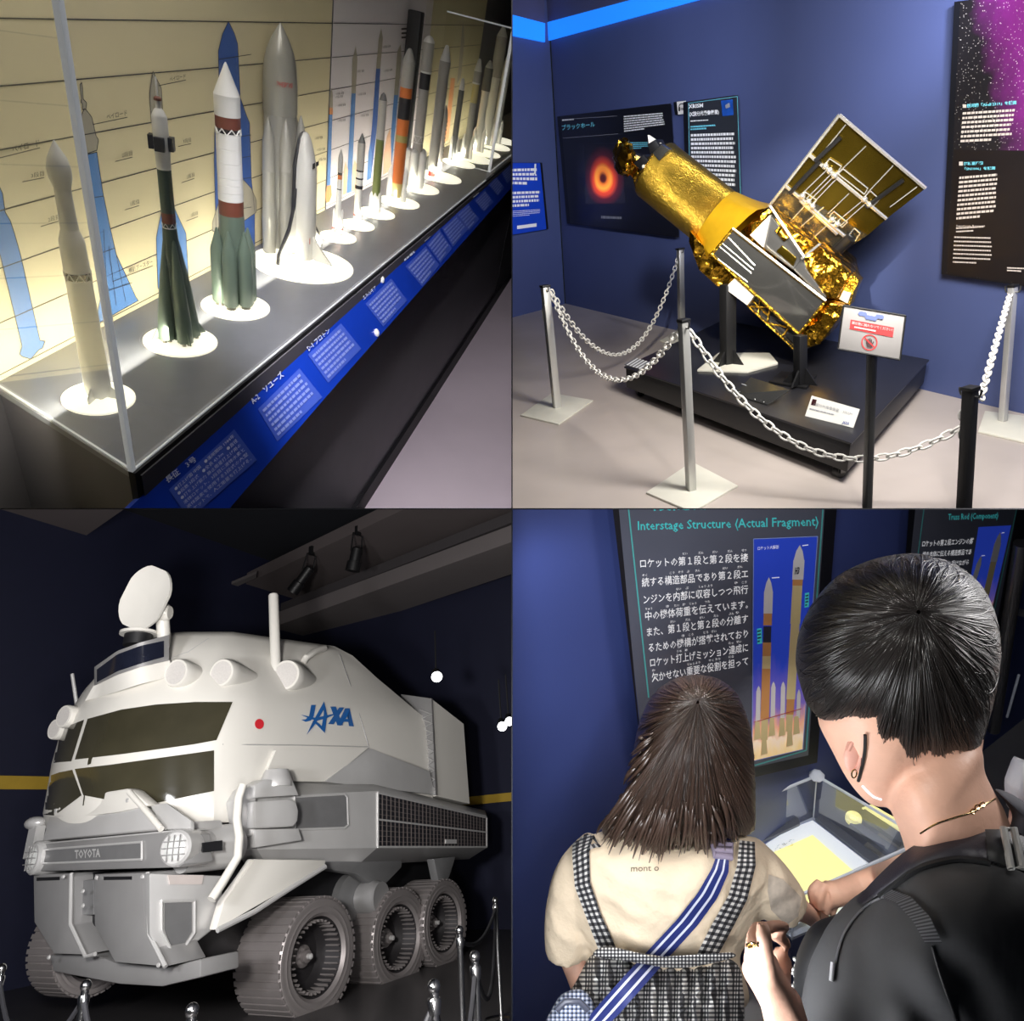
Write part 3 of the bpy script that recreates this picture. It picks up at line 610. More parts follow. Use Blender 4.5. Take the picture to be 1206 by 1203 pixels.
def foil(name, col, bs, bump, rough, dist=.03):
    m = mat(name, col, rough, 1.0, var=.12, scale=20)
    nt = m.node_tree; N, L = nt.nodes, nt.links; tc = N['Texture Coordinate']
    vo = N.new('ShaderNodeTexVoronoi'); vo.inputs['Scale'].default_value = bs; vo.feature = 'F1'
    nz = N.new('ShaderNodeTexNoise'); nz.inputs['Scale'].default_value = bs * .5; nz.inputs['Detail'].default_value = 5
    mixv = N.new('ShaderNodeVectorMath'); mixv.operation = 'MULTIPLY_ADD'; mixv.inputs[1].default_value = (.12, .12, .12)
    L.new(tc.outputs['Object'], nz.inputs['Vector']); L.new(nz.outputs['Color'], mixv.inputs[0]); L.new(tc.outputs['Object'], mixv.inputs[2]); L.new(mixv.outputs[0], vo.inputs['Vector'])
    ad = N.new('ShaderNodeMath'); ad.operation = 'ADD'; L.new(vo.outputs['Distance'], ad.inputs[0]); L.new(nz.outputs['Fac'], ad.inputs[1])
    bp = N.new('ShaderNodeBump'); bp.inputs['Strength'].default_value = bump; bp.inputs['Distance'].default_value = dist
    L.new(ad.outputs[0], bp.inputs['Height']); L.new(bp.outputs[0], N['Principled BSDF'].inputs['Normal']); return m
gold = foil('gold foil', srgb(226, 178, 60), 34, .5, .24); goldfine = foil('finely crinkled gold foil', srgb(206, 170, 66), 60, .55, .3); goldcrum = foil('crumpled gold foil', srgb(206, 156, 48), 11, .7, .2, .06)
goldb = mat('bright gold film', srgb(250, 196, 40), .35, .7, var=.08, bump=.25, bscale=14)
mirror = mat('dark mirror panel', (.17, .17, .165), .12, .8, var=.08); mirror2 = mat('smoky mirror strip', (.2, .2, .2), .2, .7, var=.06)
wingm = mat('olive gold wing sheet', srgb(104, 86, 24), .16, .85, var=.25, scale=2.2); wingsil = mat('silver wing sheet', srgb(96, 94, 84), .2, .85, var=.3, scale=3); bright = mat('bright silver rail', (.85, .83, .76), .25, .8, var=.03)
whitesat = mat('white satellite panel', srgb(220, 216, 206), .5, var=.04); blk = mat('matt black metal', srgb(18, 18, 20), .5, var=.05)

# ---- setting
c0 = B.at(665, 358, 2, 0); c1 = B.at(604, 374, 2, 0)
zs = B.at(640, 50, 1, WB).z; zt = B.at(640, 30, 1, WB).z
ys0 = B.at(640, 50, 1, WB); ys1 = B.at(825, 0, 1, WB)
mb = MB(wallblue).poly([(c0.x, WB, -.02), (1.5, WB, -.02), (1.5, WB, 4.6), (c0.x, WB, 4.6)]); struct(B, 'wall_rear', mb)
mb = MB(covelight)
sp = [B.at(x, y, 1, WB - .01) for x, y in [(640, 50), (825, 0), (960, -37), (960, -70), (745, 0), (640, 28)]]
mb.prism(sp, (0, -.03, 0)); struct(B, 'trim_1', mb)
mb = MB(topwall).prism([B.at(x, y, 1, WB - .012) for x, y in [(640, 28), (745, 0), (960, -70), (960, -160), (640, -80)]], (0, -.02, 0)); struct(B, 'trim_2', mb)
ld = (c1 - c0).normalized()
ln = V((-ld.y, ld.x, 0))
L0 = c0; Lend = c0 + ld * 4
mb = MB(wallblue).poly([(L0.x, L0.y, -.02), (Lend.x, Lend.y, -.02), (Lend.x, Lend.y, 4.6), (L0.x, L0.y, 4.6)]); struct(B, 'wall_left', mb)
ninw = ln if ln.x > 0 else -ln
lw = lambda x, y, e=.0: B.on(x, y, c0 + ninw * e, ninw)
mb = MB(covelight).prism([lw(*p, .01) for p in [(640, 50), (590, 40), (590, 15), (640, 28)]], ninw * .03); struct(B, 'trim_3', mb)
mb = MB(topwall).prism([lw(*p, .012) for p in [(640, 28), (590, 15), (590, -60), (640, -60)]], ninw * .02); struct(B, 'trim_4', mb)
mb = MB(bfloor).box((-11.5, -1.5, -.04), (1.5, WB, 0)); struct(B, 'floor', mb)

# ---- boards on the walls
wb = lambda x, y, e=0: B.at(x, y, 1, WB - e)
def board(q, th, m, edge):
    mb = MB(edge).prism([wb(*p, .002) for p in q], (0, -th, 0)); mb.use(m).poly([wb(*p, 0) + V((0, 0, 0)) for p in q][::-1])
    mb.v[-len(q):] = [B.at(*p, 1, WB - th - .003) for p in q]; return mb
th = .05
q = [(671.5, 263), (800, 279), (790, 122), (660, 137)]
mb = board(q, th, bboard, bedge); f = lambda x, y: B.at(x, y, 1, WB - th - .006); f2 = lambda x, y: B.at(x, y, 1, WB - th - .008)
glowm = bpy.data.materials.new('printed orange ring'); glowm.use_nodes = True
N, L = glowm.node_tree.nodes, glowm.node_tree.links
tcn = N.new('ShaderNodeUVMap'); sx = N.new('ShaderNodeVectorMath'); sx.operation = 'SUBTRACT'; sx.inputs[1].default_value = (.5, .46, 0); L.new(tcn.outputs[0], sx.inputs[0])
ln_ = N.new('ShaderNodeVectorMath'); ln_.operation = 'LENGTH'; L.new(sx.outputs[0], ln_.inputs[0])
rp = N.new('ShaderNodeValToRGB'); L.new(ln_.outputs['Value'], rp.inputs['Fac']); e = rp.color_ramp.elements
e[0].position = 0; e[0].color = (.05, .008, .006, 1); e[1].position = .5; e[1].color = (.006, .006, .012, 1)
for p_, c_ in [(.06, (.1, .01, .008, 1)), (.13, (.95, .25, .03, 1)), (.18, (1, .32, .04, 1)), (.25, (.6, .05, .02, 1)), (.36, (.06, .008, .015, 1))]:
    k = e.new(p_); k.color = c_
sy = N.new('ShaderNodeSeparateXYZ'); L.new(sx.outputs[0], sy.inputs[0]); mr = N.new('ShaderNodeMapRange'); mr.inputs[1].default_value = .2; mr.inputs[2].default_value = -.25; mr.inputs[3].default_value = .5; mr.inputs[4].default_value = 1.5; L.new(sy.outputs['Y'], mr.inputs[0])
mu = N.new('ShaderNodeMix'); mu.data_type = 'RGBA'; mu.blend_type = 'MULTIPLY'; mu.inputs[0].default_value = 1; L.new(rp.outputs[0], mu.inputs[6]); L.new(mr.outputs[0], mu.inputs[7])
L.new(mu.outputs[2], N['Principled BSDF'].inputs['Base Color']); L.new(mu.outputs[2], N['Principled BSDF'].inputs['Emission Color']); N['Principled BSDF'].inputs['Emission Strength'].default_value = .8
rq = [(690, 240), (737, 240), (733, 170), (688, 170)]
mb.use(glowm); o = len(mb.v); mb.poly([f(*p) for p in rq]); mb.uv[len(mb.f) - 1] = [(0.02, 0.02), (.98, .02), (.98, .98), (.02, .98)]
write(mb, tcy, 'ブラックホール', [(662, 154), (701, 149.5), (700, 143), (661.5, 147)], f, .02)
for a_, b_ in [((662, 141), (727, 137)), ((663, 163), (728, 158))]: mb.use(tgr).poly([f(a_[0], a_[1]), f(b_[0], b_[1]), f(b_[0], b_[1] - .6), f(a_[0], a_[1] - .6)])
rows(mb, tw, [(662, 143), (685, 141), (685, 138.5), (662, 140.5)], 1, f, .6, seed=3)
rows(mb, tw, [(735, 156), (783, 150), (782, 132), (734.5, 136)], 7, f, .5, seed=5, last=.5); rows(mb, tcy, [(742, 176), (764, 175), (764, 167), (742, 167)], 4, f, .5, seed=6)
rows(mb, tgr, [(708, 258), (748, 259), (748, 256), (708, 253.5)], 1, f, .7, seed=8)
solo(B, 'exhibit_board', 'black wall board with a glowing orange ring and cyan heading', 'sign', mb, fix=False)
q = [(812, 232), (873.5, 235), (869, 112), (809.5, 120)]
mb = board(q, th, mat('charcoal exhibit board', srgb(46, 50, 58), .4, var=.04), bedge)
write(mb, tw, 'XRISM', [(811, 128), (828, 126.5), (828, 121.5), (810.5, 123)], f, .03); write(mb, tw, '(X線分光撮像衛星)', [(812, 138.5), (847, 135), (846.5, 129), (811.5, 131.5)], f, .03)
rows(mb, tw, [(813, 143.5), (848, 141), (848, 140), (813, 142)], 1, f, .9, seed=2); rows(mb, tcy, [(813, 154), (845, 152), (842, 146), (813, 148)], 2, f, .6, seed=4)
rows(mb, tw, [(815, 222), (868, 226), (866, 155), (813.5, 157)], 13, f, .58, seed=11, chars=22)
mb.use(mat('board picture blue', srgb(36, 90, 190), .4, var=.4, scale=6)).poly([f(*p) for p in [(851, 137), (864, 135.5), (863, 117), (849, 118.5)]]); mb.use(tgr).poly([f2(*p) for p in [(855, 128), (860, 126), (859, 121), (854, 124)]])
for e1, e2 in [((810.5, 121.5), (868, 113.5)), ((868, 113.5), (872, 234)), ((812.5, 231), (810.5, 121.5))]:
    n_ = (.0, .6) if abs(e1[0] - e2[0]) > 20 else (.6, 0); mb.use(tcy).poly([f(*e1), f(*e2), f(e2[0] + n_[0], e2[1] + n_[1]), f(e1[0] + n_[0], e1[1] + n_[1])])
solo(B, 'exhibit_board', 'tall charcoal wall board headed XRISM behind the gold tube', 'sign', mb, fix=False)
q = [(798.5, 135), (809, 133.8), (808, 118.5), (797, 120)]
mb = board(q, .04, whitepl, bedge); g_ = lambda x, y: B.at(x, y, 1, WB - .047)
mb.use(blk); arc = [(803 + 4 * math.cos(t), 126.5 - 5 * math.sin(t)) for t in [PI * i / 8 for i in range(9)]]
for (a1, b1), (a2, b2) in zip(arc, arc[1:]): mb.poly([g_(a1, b1), g_(a2, b2), g_(803 + (a2 - 803) * .78, 126.5 + (b2 - 126.5) * .78), g_(803 + (a1 - 803) * .78, 126.5 + (b1 - 126.5) * .78)])
for x in (799, 805.2): mb.poly([g_(*p) for p in [(x, 131), (x + 2, 131), (x + 2, 126), (x, 126)]])
for x in (801.8, 803, 804.2): mb.poly([g_(*p) for p in [(x, 130), (x + .6, 130), (x + .6, 127), (x, 127)]])
solo(B, 'audio_guide_sign', 'small white square sign with a black headphones symbol', 'sign', mb, fix=False)
# right star board
star = bpy.data.materials.new('printed star field'); star.use_nodes = True; N, L = star.node_tree.nodes, star.node_tree.links
tcn = N.new('ShaderNodeTexCoord'); vo = N.new('ShaderNodeTexVoronoi'); vo.inputs['Scale'].default_value = 62; L.new(tcn.outputs['Object'], vo.inputs['Vector'])
r1 = N.new('ShaderNodeValToRGB'); r1.color_ramp.elements[0].position = .04; r1.color_ramp.elements[0].color = (.75, .72, .7, 1); r1.color_ramp.elements[1].position = .2; r1.color_ramp.elements[1].color = (0, 0, 0, 1); L.new(vo.outputs['Distance'], r1.inputs['Fac'])
sp_ = N.new('ShaderNodeSeparateXYZ'); L.new(tcn.outputs['Object'], sp_.inputs[0])
m1 = N.new('ShaderNodeMath'); m1.operation = 'MULTIPLY_ADD'; m1.inputs[1].default_value = .45; L.new(sp_.outputs['Z'], m1.inputs[0]); L.new(sp_.outputs['X'], m1.inputs[2])
nz = N.new('ShaderNodeTexNoise'); nz.inputs['Scale'].default_value = 7; nz.inputs['Detail'].default_value = 8; L.new(tcn.outputs['Object'], nz.inputs['Vector'])
m2 = N.new('ShaderNodeMath'); m2.operation = 'MULTIPLY_ADD'; m2.inputs[1].default_value = .25; L.new(nz.outputs['Fac'], m2.inputs[0]); L.new(m1.outputs[0], m2.inputs[2])
r2 = N.new('ShaderNodeValToRGB'); e = r2.color_ramp.elements; e[0].position = .3; e[0].color = (.012, .011, .014, 1); e[1].position = .52; e[1].color = (.16, .018, .17, 1); L.new(m2.outputs[0], r2.inputs['Fac'])
ad = N.new('ShaderNodeMix'); ad.data_type = 'RGBA'; ad.blend_type = 'ADD'; ad.inputs[0].default_value = 1; L.new(r2.outputs[0], ad.inputs[6]); L.new(r1.outputs[0], ad.inputs[7])
L.new(ad.outputs[2], N['Principled BSDF'].inputs['Base Color']); N['Principled BSDF'].inputs['Roughness'].default_value = .4
q = [(1115, 322), (1232, 339), (1240, -12), (1131, 2)]
mb = board(q, th, star, bedge)
t1 = mat('pale print', srgb(206, 196, 190), .5, var=0); black2 = mat('board lower black', srgb(26, 22, 24), .4, var=.04)
mb.use(black2).poly([B.at(*p, 1, WB - th - .0045) for p in [(1115.3, 321.7), (1232, 338.6), (1232, 178), (1123, 176)]])
bx = [B.at(*p, 1, WB - th - .006) for p in [(1134, 127), (1138, 127), (1138, 123), (1134, 123)]]
mb.use(t1).poly(bx); write(mb, tcy, '銀河団「Abell 2319」を観測', [(1138.5, 127), (1197, 123), (1197, 118.5), (1138.5, 122.5)], f, .03)
rows(mb, t1, [(1131, 169), (1191, 166), (1196, 127), (1134, 131)], 7, f, .5, seed=21, chars=18)
mb.use(t1).poly([f(*p) for p in [(1129.5, 195), (1134, 195), (1134, 190.5), (1129.5, 190.5)]]); write(mb, tcy, '超新星残骸', [(1135, 195), (1158, 194), (1158, 190), (1135, 191)], f, .03); write(mb, tcy, '「SN1006」を観測', [(1136, 201), (1172, 200), (1172, 196), (1136, 197)], f, .03)
rows(mb, t1, [(1126, 260), (1172, 256), (1177, 203), (1130, 207)], 10, f, .5, seed=22, chars=14)
rows(mb, t1, [(1126, 275), (1160, 273), (1160, 265), (1126, 267)], 2, f, .4, seed=24); rows(mb, t1, [(1122, 311), (1168, 313), (1169, 278), (1124, 277)], 7, f, .35, seed=23, chars=26)
write(mb, t1, 'Supernova Remnant', [(1126, 268), (1160, 268), (1160, 265), (1126, 265)], f2, .01)
rows(mb, t1, [(1186, 320), (1214, 322), (1214, 315), (1186, 314)], 2, f, .5, seed=25)
solo(B, 'exhibit_board', 'very tall black wall board with printed stars and a purple nebula', 'sign', mb, fix=False)
# small blue board on the left wall
q = [(590, 279), (643.5, 270), (636, 192), (590, 192)]
mb = MB(bedge).prism([lw(*p, .002) for p in q], ninw * .04); mb.use(bpanel).poly([lw(*p, .044) for p in q]); fl = lambda x, y: lw(x, y, .048)
rows(mb, tw, [(602, 218), (633, 219), (632, 197), (602, 198)], 4, fl, .6, seed=31, chars=9); rows(mb, tw, [(602, 245), (637, 243), (636, 224), (602, 225)], 4, fl, .6, seed=32, chars=11); rows(mb, tw, [(602, 256), (638, 253), (637, 246), (602, 248)], 4, fl, .3, seed=33)
mb.use(tw).poly([fl(*p) for p in [(609, 270), (632, 267), (632, 263), (609, 266)]])
for p in [[(629, 205), (631, 205), (631.5, 193), (629.5, 193)], [(630.5, 207), (632, 207), (632, 205.5), (630.5, 205.5)]]: mb.poly([fl(*k) for k in p])
solo(B, 'exhibit_board', 'small bright blue text board on the side wall at the corner', 'sign', mb, fix=False)

# ---- platform
H = .25
pf = [B.at(735, 432, 2, H), B.at(1003, 522, 2, H), B.at(1101, 417, 2, H)]; pf.append(pf[0] + pf[2] - pf[1]); pf[3].y = min(pf[3].y, WB - .08); pf[2] = pf[2] + (pf[1] - pf[2]).normalized() * max(0, (pf[2].y - WB + .06) / (pf[2] - pf[1]).normalized().y)
pc = sum(pf, V()) / 4; pc.z = 0
T = Thing(B, 'display_platform', 'low black wheeled platform carrying the gold satellite', 'platform', pc)
zb = .075
T.part('deck', MB(plat).prism([p - V((0, 0, .012)) for p in pf], (0, 0, .012)), bevel=.003)
inn = [p + (pc + V((0, 0, H)) - p).normalized() * .015 for p in pf]
T.part('skirt', MB(platside).loft([V((p.x, p.y, zb)) for p in inn], [V((p.x, p.y, H - .012)) for p in inn]), bevel=.003)
for k, p in enumerate(pf[:3] + pf[3:]):
    d = (pc - V((p.x, p.y, 0))).normalized(); o = V((p.x, p.y, .035)) + d * .13
    w = T.part('caster', MB(blk).cyl(o - V((.02, 0, 0)), o + V((.02, 0, 0)), .035, n=16)); T.part('fork', MB(dsteel).box(o + V((-.028, -.018, 0)), o + V((.028, .018, .045))), parent=w)
# ---- floor base plates and posts
def plate(q, h=.012):
    P = [B.at(*p, 2, h) for p in q]; return MB(whitebase).prism([V((p.x, p.y, 0.001)) for p in P], (0, 0, h))
def post(name, label, q, foot, top, wpx, m, group='chain barrier posts', hooks=True):
    f0 = B.at(*foot, 2, .012); t0 = B.top(f0, *top); T = Thing(B, name, label, 'post', V((f0.x, f0.y, 0)), group)
    if q: T.part('base_plate', plate(q), bevel=.002)
    k = B.depth(f0) / F * wpx / 2; d = (t0 - f0); u = V((1, 0, 0)) ; u = (u - d * u.dot(d) / d.dot(d)).normalized()
    T.part('pole', MB(m).obox((f0 + t0) / 2, (u, d.cross(u), d), (k, k, d.length / 2)), bevel=k * .2)
    T.part('cap', MB(blk).obox(t0 + d.normalized() * .006, (u, d.cross(u), d), (k * 1.15, k * 1.15, .008)), bevel=.002)
    if hooks:
        for s_ in (-1, 1):
            h = t0 - d.normalized() * .03; P = [h + u * s_ * k, h + u * s_ * (k + .02), h + u * s_ * (k + .028) + d.normalized() * .02, h + u * s_ * (k + .028) + d.normalized() * .035]
            T.part('hook', MB(dsteel).tube(P, .005, 8))
    return T, f0, t0
post('barrier_post', 'dark steel barrier post with white square base nearest the side wall', [(613, 489), (658, 499.5), (698.5, 471.5), (650, 463)], (656, 480), (642, 338), 8.5, steel)
post('barrier_post', 'thin steel barrier post behind the platform corner with a white base', [(777, 401), (802, 407), (826, 395), (800, 389)], (803, 400), (801, 294), 6.5, steel)
post('barrier_post', 'steel barrier post on a white square base in front of the platform', [(761, 580), (815, 603), (869, 572), (815, 544)], (814, 577), (805, 379), 9.5, steel)
post('barrier_post', 'black barrier post standing by the floor edge beside the sign post', None, (1135, 606), (1143, 459), 12, blk)
post('barrier_post', 'light steel barrier post close to the rear wall under the star board', [(1160, 484), (1152, 508), (1222, 524), (1222, 492)], (1181, 496), (1193, 338), 7, mat('light steel', (.6, .6, .6), .4, .6, var=.05))
# loose white base plates at the front edge
# ---- chains
def chain(label, pts, pitch, wire, sag=None):
    """pts: 3-D points of the run; a catenary-like run is resampled into links that alternate by a quarter turn."""
    P = [V(p) for p in pts]; Ls = [0]
    for a, b in zip(P, P[1:]): Ls.append(Ls[-1] + (b - a).length)
    n = max(3, int(Ls[-1] / pitch)); mb = MB(whitepl); j = 0
    def pos(t):
        for k in range(len(P) - 1):
            if t <= Ls[k + 1]: return P[k].lerp(P[k + 1], (t - Ls[k]) / max(1e-6, Ls[k + 1] - Ls[k]))
        return P[-1]
    for i in range(n):
        a, b = pos(Ls[-1] * i / n), pos(Ls[-1] * (i + 1) / n); c = (a + b) / 2; d = (b - a).normalized()
        _, u, v = MB.basis(d); w = (u if i % 2 else v) if True else u
        w = (u + v).normalized() if i % 2 else (u - v).normalized()
        hl, hw = pitch * .62, pitch * .36; loop = [c + d * hl * (1 if math.cos(t) > 0 else -1) * abs(math.cos(t)) ** .75 + w * hw * (1 if math.sin(t) > 0 else -1) * abs(math.sin(t)) ** .75 for t in [2 * PI * k / 10 for k in range(10)]]
        mb.tube(loop, wire, 5, closed=True)
    solo(B, 'barrier_chain', label, 'chain', mb, base=P[0], group='white plastic barrier chains', fix=False)
def run(p, q, mid, ya, yb, n=24):
    """hanging run in the upright plane through two 3-D ends, lowest point seen at pixel mid"""
    p, q = V(p), V(q); nrm = (q - p).cross(V((0, 0, 1))).normalized(); m = B.on(mid[0], mid[1], p, nrm)
    h = V((q.x - p.x, q.y - p.y, 0)); Lh = h.length; h.normalize(); um = (m - p).dot(h) / Lh
    # z(u) through three points as a smooth parabola pair
    out = []
    a = p.z; c = q.z; bz = m.z
    for i in range(n + 1):
        u = i / n; z = a * (u - um) * (u - 1) / (um) + bz * u * (u - 1) / (um * (um - 1)) + c * u * (u - um) / (1 - um); out.append(p + h * Lh * u + V((0, 0, z - p.z)))
    return out
fA = B.at(656, 480, 2, 0); fB = B.at(814, 577, 2, 0); fC = B.at(803, 400, 2, 0); fD = B.at(1135, 606, 2, 0); fE = B.at(1181, 496, 2, 0)
chain('white chain hanging from the side wall post to the platform front post', run(B.top(fA, 649, 344), B.top(fB, 799, 388), (737, 447), 0, 0), .046, .0055)
chain('white chain hanging from the side wall post to the thin rear post', run(B.top(fA, 648, 342), B.top(fC, 800, 299), (713, 416), 0, 0), .052, .006)
chain('long white chain sagging across the platform front to the black post', run(B.top(fB, 812, 389), B.top(fD, 1146, 495), (1008, 541), 0, 0), .048, .0058)
chain('white chain hanging from the wall post down beside the black post', run(B.top(fE, 1190, 346), B.top(fD, 1155, 470), (1160, 590), 0, 0, 30), .048, .0058)
mb = [B.top(fA, 640, 343), B.top(fA, 641, 360), B.top(fA, 640, 375)]
chain('short loose white chain end hanging on the side wall post', mb, .04, .0055)
chain('short loose white chain end hanging on the black post', [B.top(fD, 1134, 472), B.top(fD, 1134, 495), B.top(fD, 1134, 517)], .042, .0055)
# ---- do-not-touch sign
f0 = B.at(1021, 606, 2, 0); dS = f0.y
T = Thing(B, 'warning_sign', 'white warning sign with red banner and crossed out hand on a steel pole', 'sign', f0)
up = B.top(f0, 1027, 418); T.part('pole', MB(dsteel).obox((f0 + up) / 2, ((1, 0, 0), (0, 1, 0), up - f0), (.017, .017, (up - f0).length / 2)), bevel=.003)
bp = B.top(f0, 1027, 400); sn = (B.C - bp).normalized() + V((.12, 0, .25)); sn.normalize()
s3 = lambda x, y, e=0: B.on(x, y, bp + sn * (.02 + e), sn)
q = [(987, 411), (1060, 424), (1066.5, 372), (993.5, 360)]
bd = T.part('board', MB(mat('white sign board', srgb(150, 147, 146), .5, var=.02)).prism([s3(*p) for p in q], -sn * .012), bevel=.001)
mb = MB(blk)
for a_, b_ in zip(q, q[1:] + q[:1]): mb.tube([s3(*a_), s3(*b_)], .004, 6)
T.part('black_rim', mb, parent=bd)
red = mat('red sign print', srgb(196, 36, 40), .5, var=.02); bl2 = mat('blue grey sign print', srgb(96, 112, 168), .5, var=.03)
mb = MB(red).poly([s3(*p, .002) for p in [(1000.5, 387.5), (1051.5, 397.5), (1053, 386), (1002, 376.5)]])
write(mb, mat('pink sign print', srgb(240, 190, 190), .5, var=0), '展示物に触れないでください！', [(1003, 382), (1051, 391), (1051.5, 387), (1003.5, 378.3)], lambda x, y: s3(x, y, .004), .01)
rows(mb, MATS['pink sign print'], [(1006, 386.6), (1048, 394.6), (1048.5, 392), (1006.3, 384)], 1, lambda x, y: s3(x, y, .004), .7, seed=3)
mb.use(bl2)
for k in range(7): 
    x = 1014 + k * 4; y = 369.5 + k * .7 + (abs(k - 3) < 2) * 3; mb.poly([s3(x + 3.4 * math.cos(t), y + 3 * math.sin(t), .002 + k * .0002) for t in [PI / 3 * i for i in range(6)]])
c_ = (1024, 403.5); ring = [(c_[0] + 9.6 * math.cos(t), c_[1] + 9.6 * math.sin(t)) for t in [2 * PI * i / 28 for i in range(28)]]; ri = [(c_[0] + 8.2 * math.cos(t), c_[1] + 8.2 * math.sin(t)) for t in [2 * PI * i / 28 for i in range(28)]]
mb.use(red)
for i in range(28): j = (i + 1) % 28; mb.poly([s3(*ring[i], .002), s3(*ring[j], .002), s3(*ri[j], .002), s3(*ri[i], .002)])
dkr = mat('dark sign print', srgb(56, 22, 26), .5, var=0); mb.use(dkr)
hand = [(-4, 0), (-2.6, 5), (2.4, 5.6), (4, 2), (5.4, -1.6), (4.6, -2.2), (3, 0.4), (3, -4.6), (2, -4.8), (1.5, -1), (1.2, -6), (.1, -6.1), (-.2, -1), (-.9, -5.6), (-1.9, -5.4), (-1.7, -.6), (-2.9, -4.2), (-3.8, -3.8)]
mb.poly([s3(c_[0] + x, c_[1] + y + .8, .0025) for x, y in hand]); mb.use(red).poly([s3(c_[0] + x, c_[1] + y, .0035) for x, y in [(-6.2, -5), (-5, -6.2), (6.2, 5), (5, 6.2)]])
T.part('printing', mb, parent=bd, fix=False)
# ---- things on the platform
p0 = B.at(978, 500, 2, H); cn = (B.C - p0).normalized(); cn = V((cn.x, cn.y, .35)).normalized()
c3 = lambda x, y, e=0: B.on(x, y, B.at(960, 489, 2, H) + cn * e, V((cn.x, cn.y, .35)).normalized())
q = [(948, 490), (1004.5, 504), (1012, 482), (956, 466)]
P = [B.at(948, 490, 2, H + .001), B.at(1004.5, 504.5, 2, H + .001)]; nr = (P[1] - P[0]).cross(V((0, 0, 1))).normalized(); nr = -nr if nr.dot(B.C - P[0]) < 0 else nr; nr = (nr + V((0, 0, .5))).normalized()
c3 = lambda x, y, e=0: B.on(x, y, P[0] + nr * e, nr)
mb = MB(whitepl).prism([c3(*p) for p in q], -nr * .006); g = lambda x, y: c3(x, y, .002)
write(mb, tgr, 'X線分光撮像衛星　XRISM', [(957, 477.5), (1003, 490), (1004, 486), (958, 473.5)], g, .0); mb.use(dkr).poly([g(*p) for p in [(955, 477), (960, 478), (962, 471), (957, 470)]])
rows(mb, tgr, [(953, 483), (1001, 494.5), (1002, 492), (954, 480)], 1, g, .5, seed=9); write(mb, bl2, 'JAXA', [(991, 500), (999, 502), (1001, 497.6), (993, 495.6)], g, .04)
solo(B, 'caption_card', 'white caption card leaning on the platform near its front corner', 'sign', mb, base=P[0], fix=False)
P = [B.at(864, 466, 2, H + .001), B.at(903, 478, 2, H + .001)]; back = [B.at(884, 446, 2, H + .09), B.at(930, 461, 2, H + .09)]
mb = MB(mirror).prism([P[0], P[1], back[1], back[0]], (0, 0, .01)); mb.use(tw)
g = lambda x, y: B.on(x, y, P[0] + V((0, 0, .012)), (P[1] - P[0]).cross(back[0] - P[0]).normalized())
for a_, b_ in [((869, 461), (891, 467)), ((873, 452), (881, 455)), ((899, 474), (903, 463)), ((889, 471), (884, 455)), ((896, 472), (890, 457))]: mb.poly([g(*a_), g(*b_), g(b_[0] + .9, b_[1]), g(a_[0] + .9, a_[1])])  # white strokes drawn in for reflections on the glossy plate
solo(B, 'tilted_plaque', 'dark glossy tilted plaque lying on the platform under the satellite', 'sign', mb, base=P[0], fix=False)
P = [B.at(735.5, 430, 2, H + .002), B.at(755, 436, 2, H + .002), B.at(768, 428, 2, H + .002), B.at(748, 422, 2, H + .002)]
mb = MB(mat('grey leaflet', srgb(120, 120, 124), .4, var=.05)).prism(P, (0, 0, .004)); mb.use(tw)
for k in range(5): u = .12 + k * .18; mb.poly([P[0].lerp(P[1], u) + V((0, 0, .006)), P[0].lerp(P[1], u + .07) + V((0, 0, .006)), P[3].lerp(P[2], u + .07) + V((0, 0, .006)), P[3].lerp(P[2], u) + V((0, 0, .006))])
solo(B, 'leaflet_stack', 'grey striped leaflet lying on the rear corner of the platform', 'leaflet', mb, base=P[0], fix=False)

# ---- the satellite: built in an upright plane across the platform
YS_ = (pf[0].y + pf[1].y + pf[2].y + pf[3].y) / 4
sc_ = B.at(890, 300, 1, YS_); nv = sc_ - B.C; nv.z = 0; nv = (nv.normalized() + V((.35, 0, 0))).normalized()
s = lambda x, y, d=0: B.on(x, y, sc_ - nv * d, nv)
base = V((s(900, 430).x, YS_, H)); T = Thing(B, 'gold_satellite', 'gold foil telescope satellite with one raised solar wing on black stands', 'satellite', base)
# stands
for (x0_, x1_, yt, yb, d) in [(850.5, 864, 335, 428, -.12), (937, 948, 395, 452, .25)]:
    ft = B.at((x0_ + x1_) / 2, yb, 2, H + .02); tp_ = B.top(ft, (x0_ + x1_) / 2, yt); k = B.depth(ft) / F * (x1_ - x0_) / 2
    st = T.part('stand_column', MB(blk).obox((ft + tp_) / 2, ((1, 0, 0), (0, 1, 0), tp_ - ft), (k, k, (tp_ - ft).length / 2)), bevel=.004)
    for a in range(4):
        dr = V((math.cos(a * PI / 2 + .4), math.sin(a * PI / 2 + .4), 0)); w = V((-dr.y, dr.x, 0)) * .006
        T.part('gusset', MB(blk).prism([ft + dr * k - w, ft + dr * (k + .09) - w, ft + dr * k - w + V((0, 0, .11))], w * 2), parent=st)
for q in [[(821, 438), (846, 418), (906, 418), (916, 430), (880, 440)], [(905, 452), (920, 440), (962, 444), (950, 459)]]:
    mm = whitebase if q[0][0] < 850 else blk
    T.part('foot_plate', MB(mm).prism([B.at(*p, 2, H + .001) for p in q], (0, 0, .018)), label='off white foot plate' if mm is whitebase else 'black foot plate', bevel=.003)
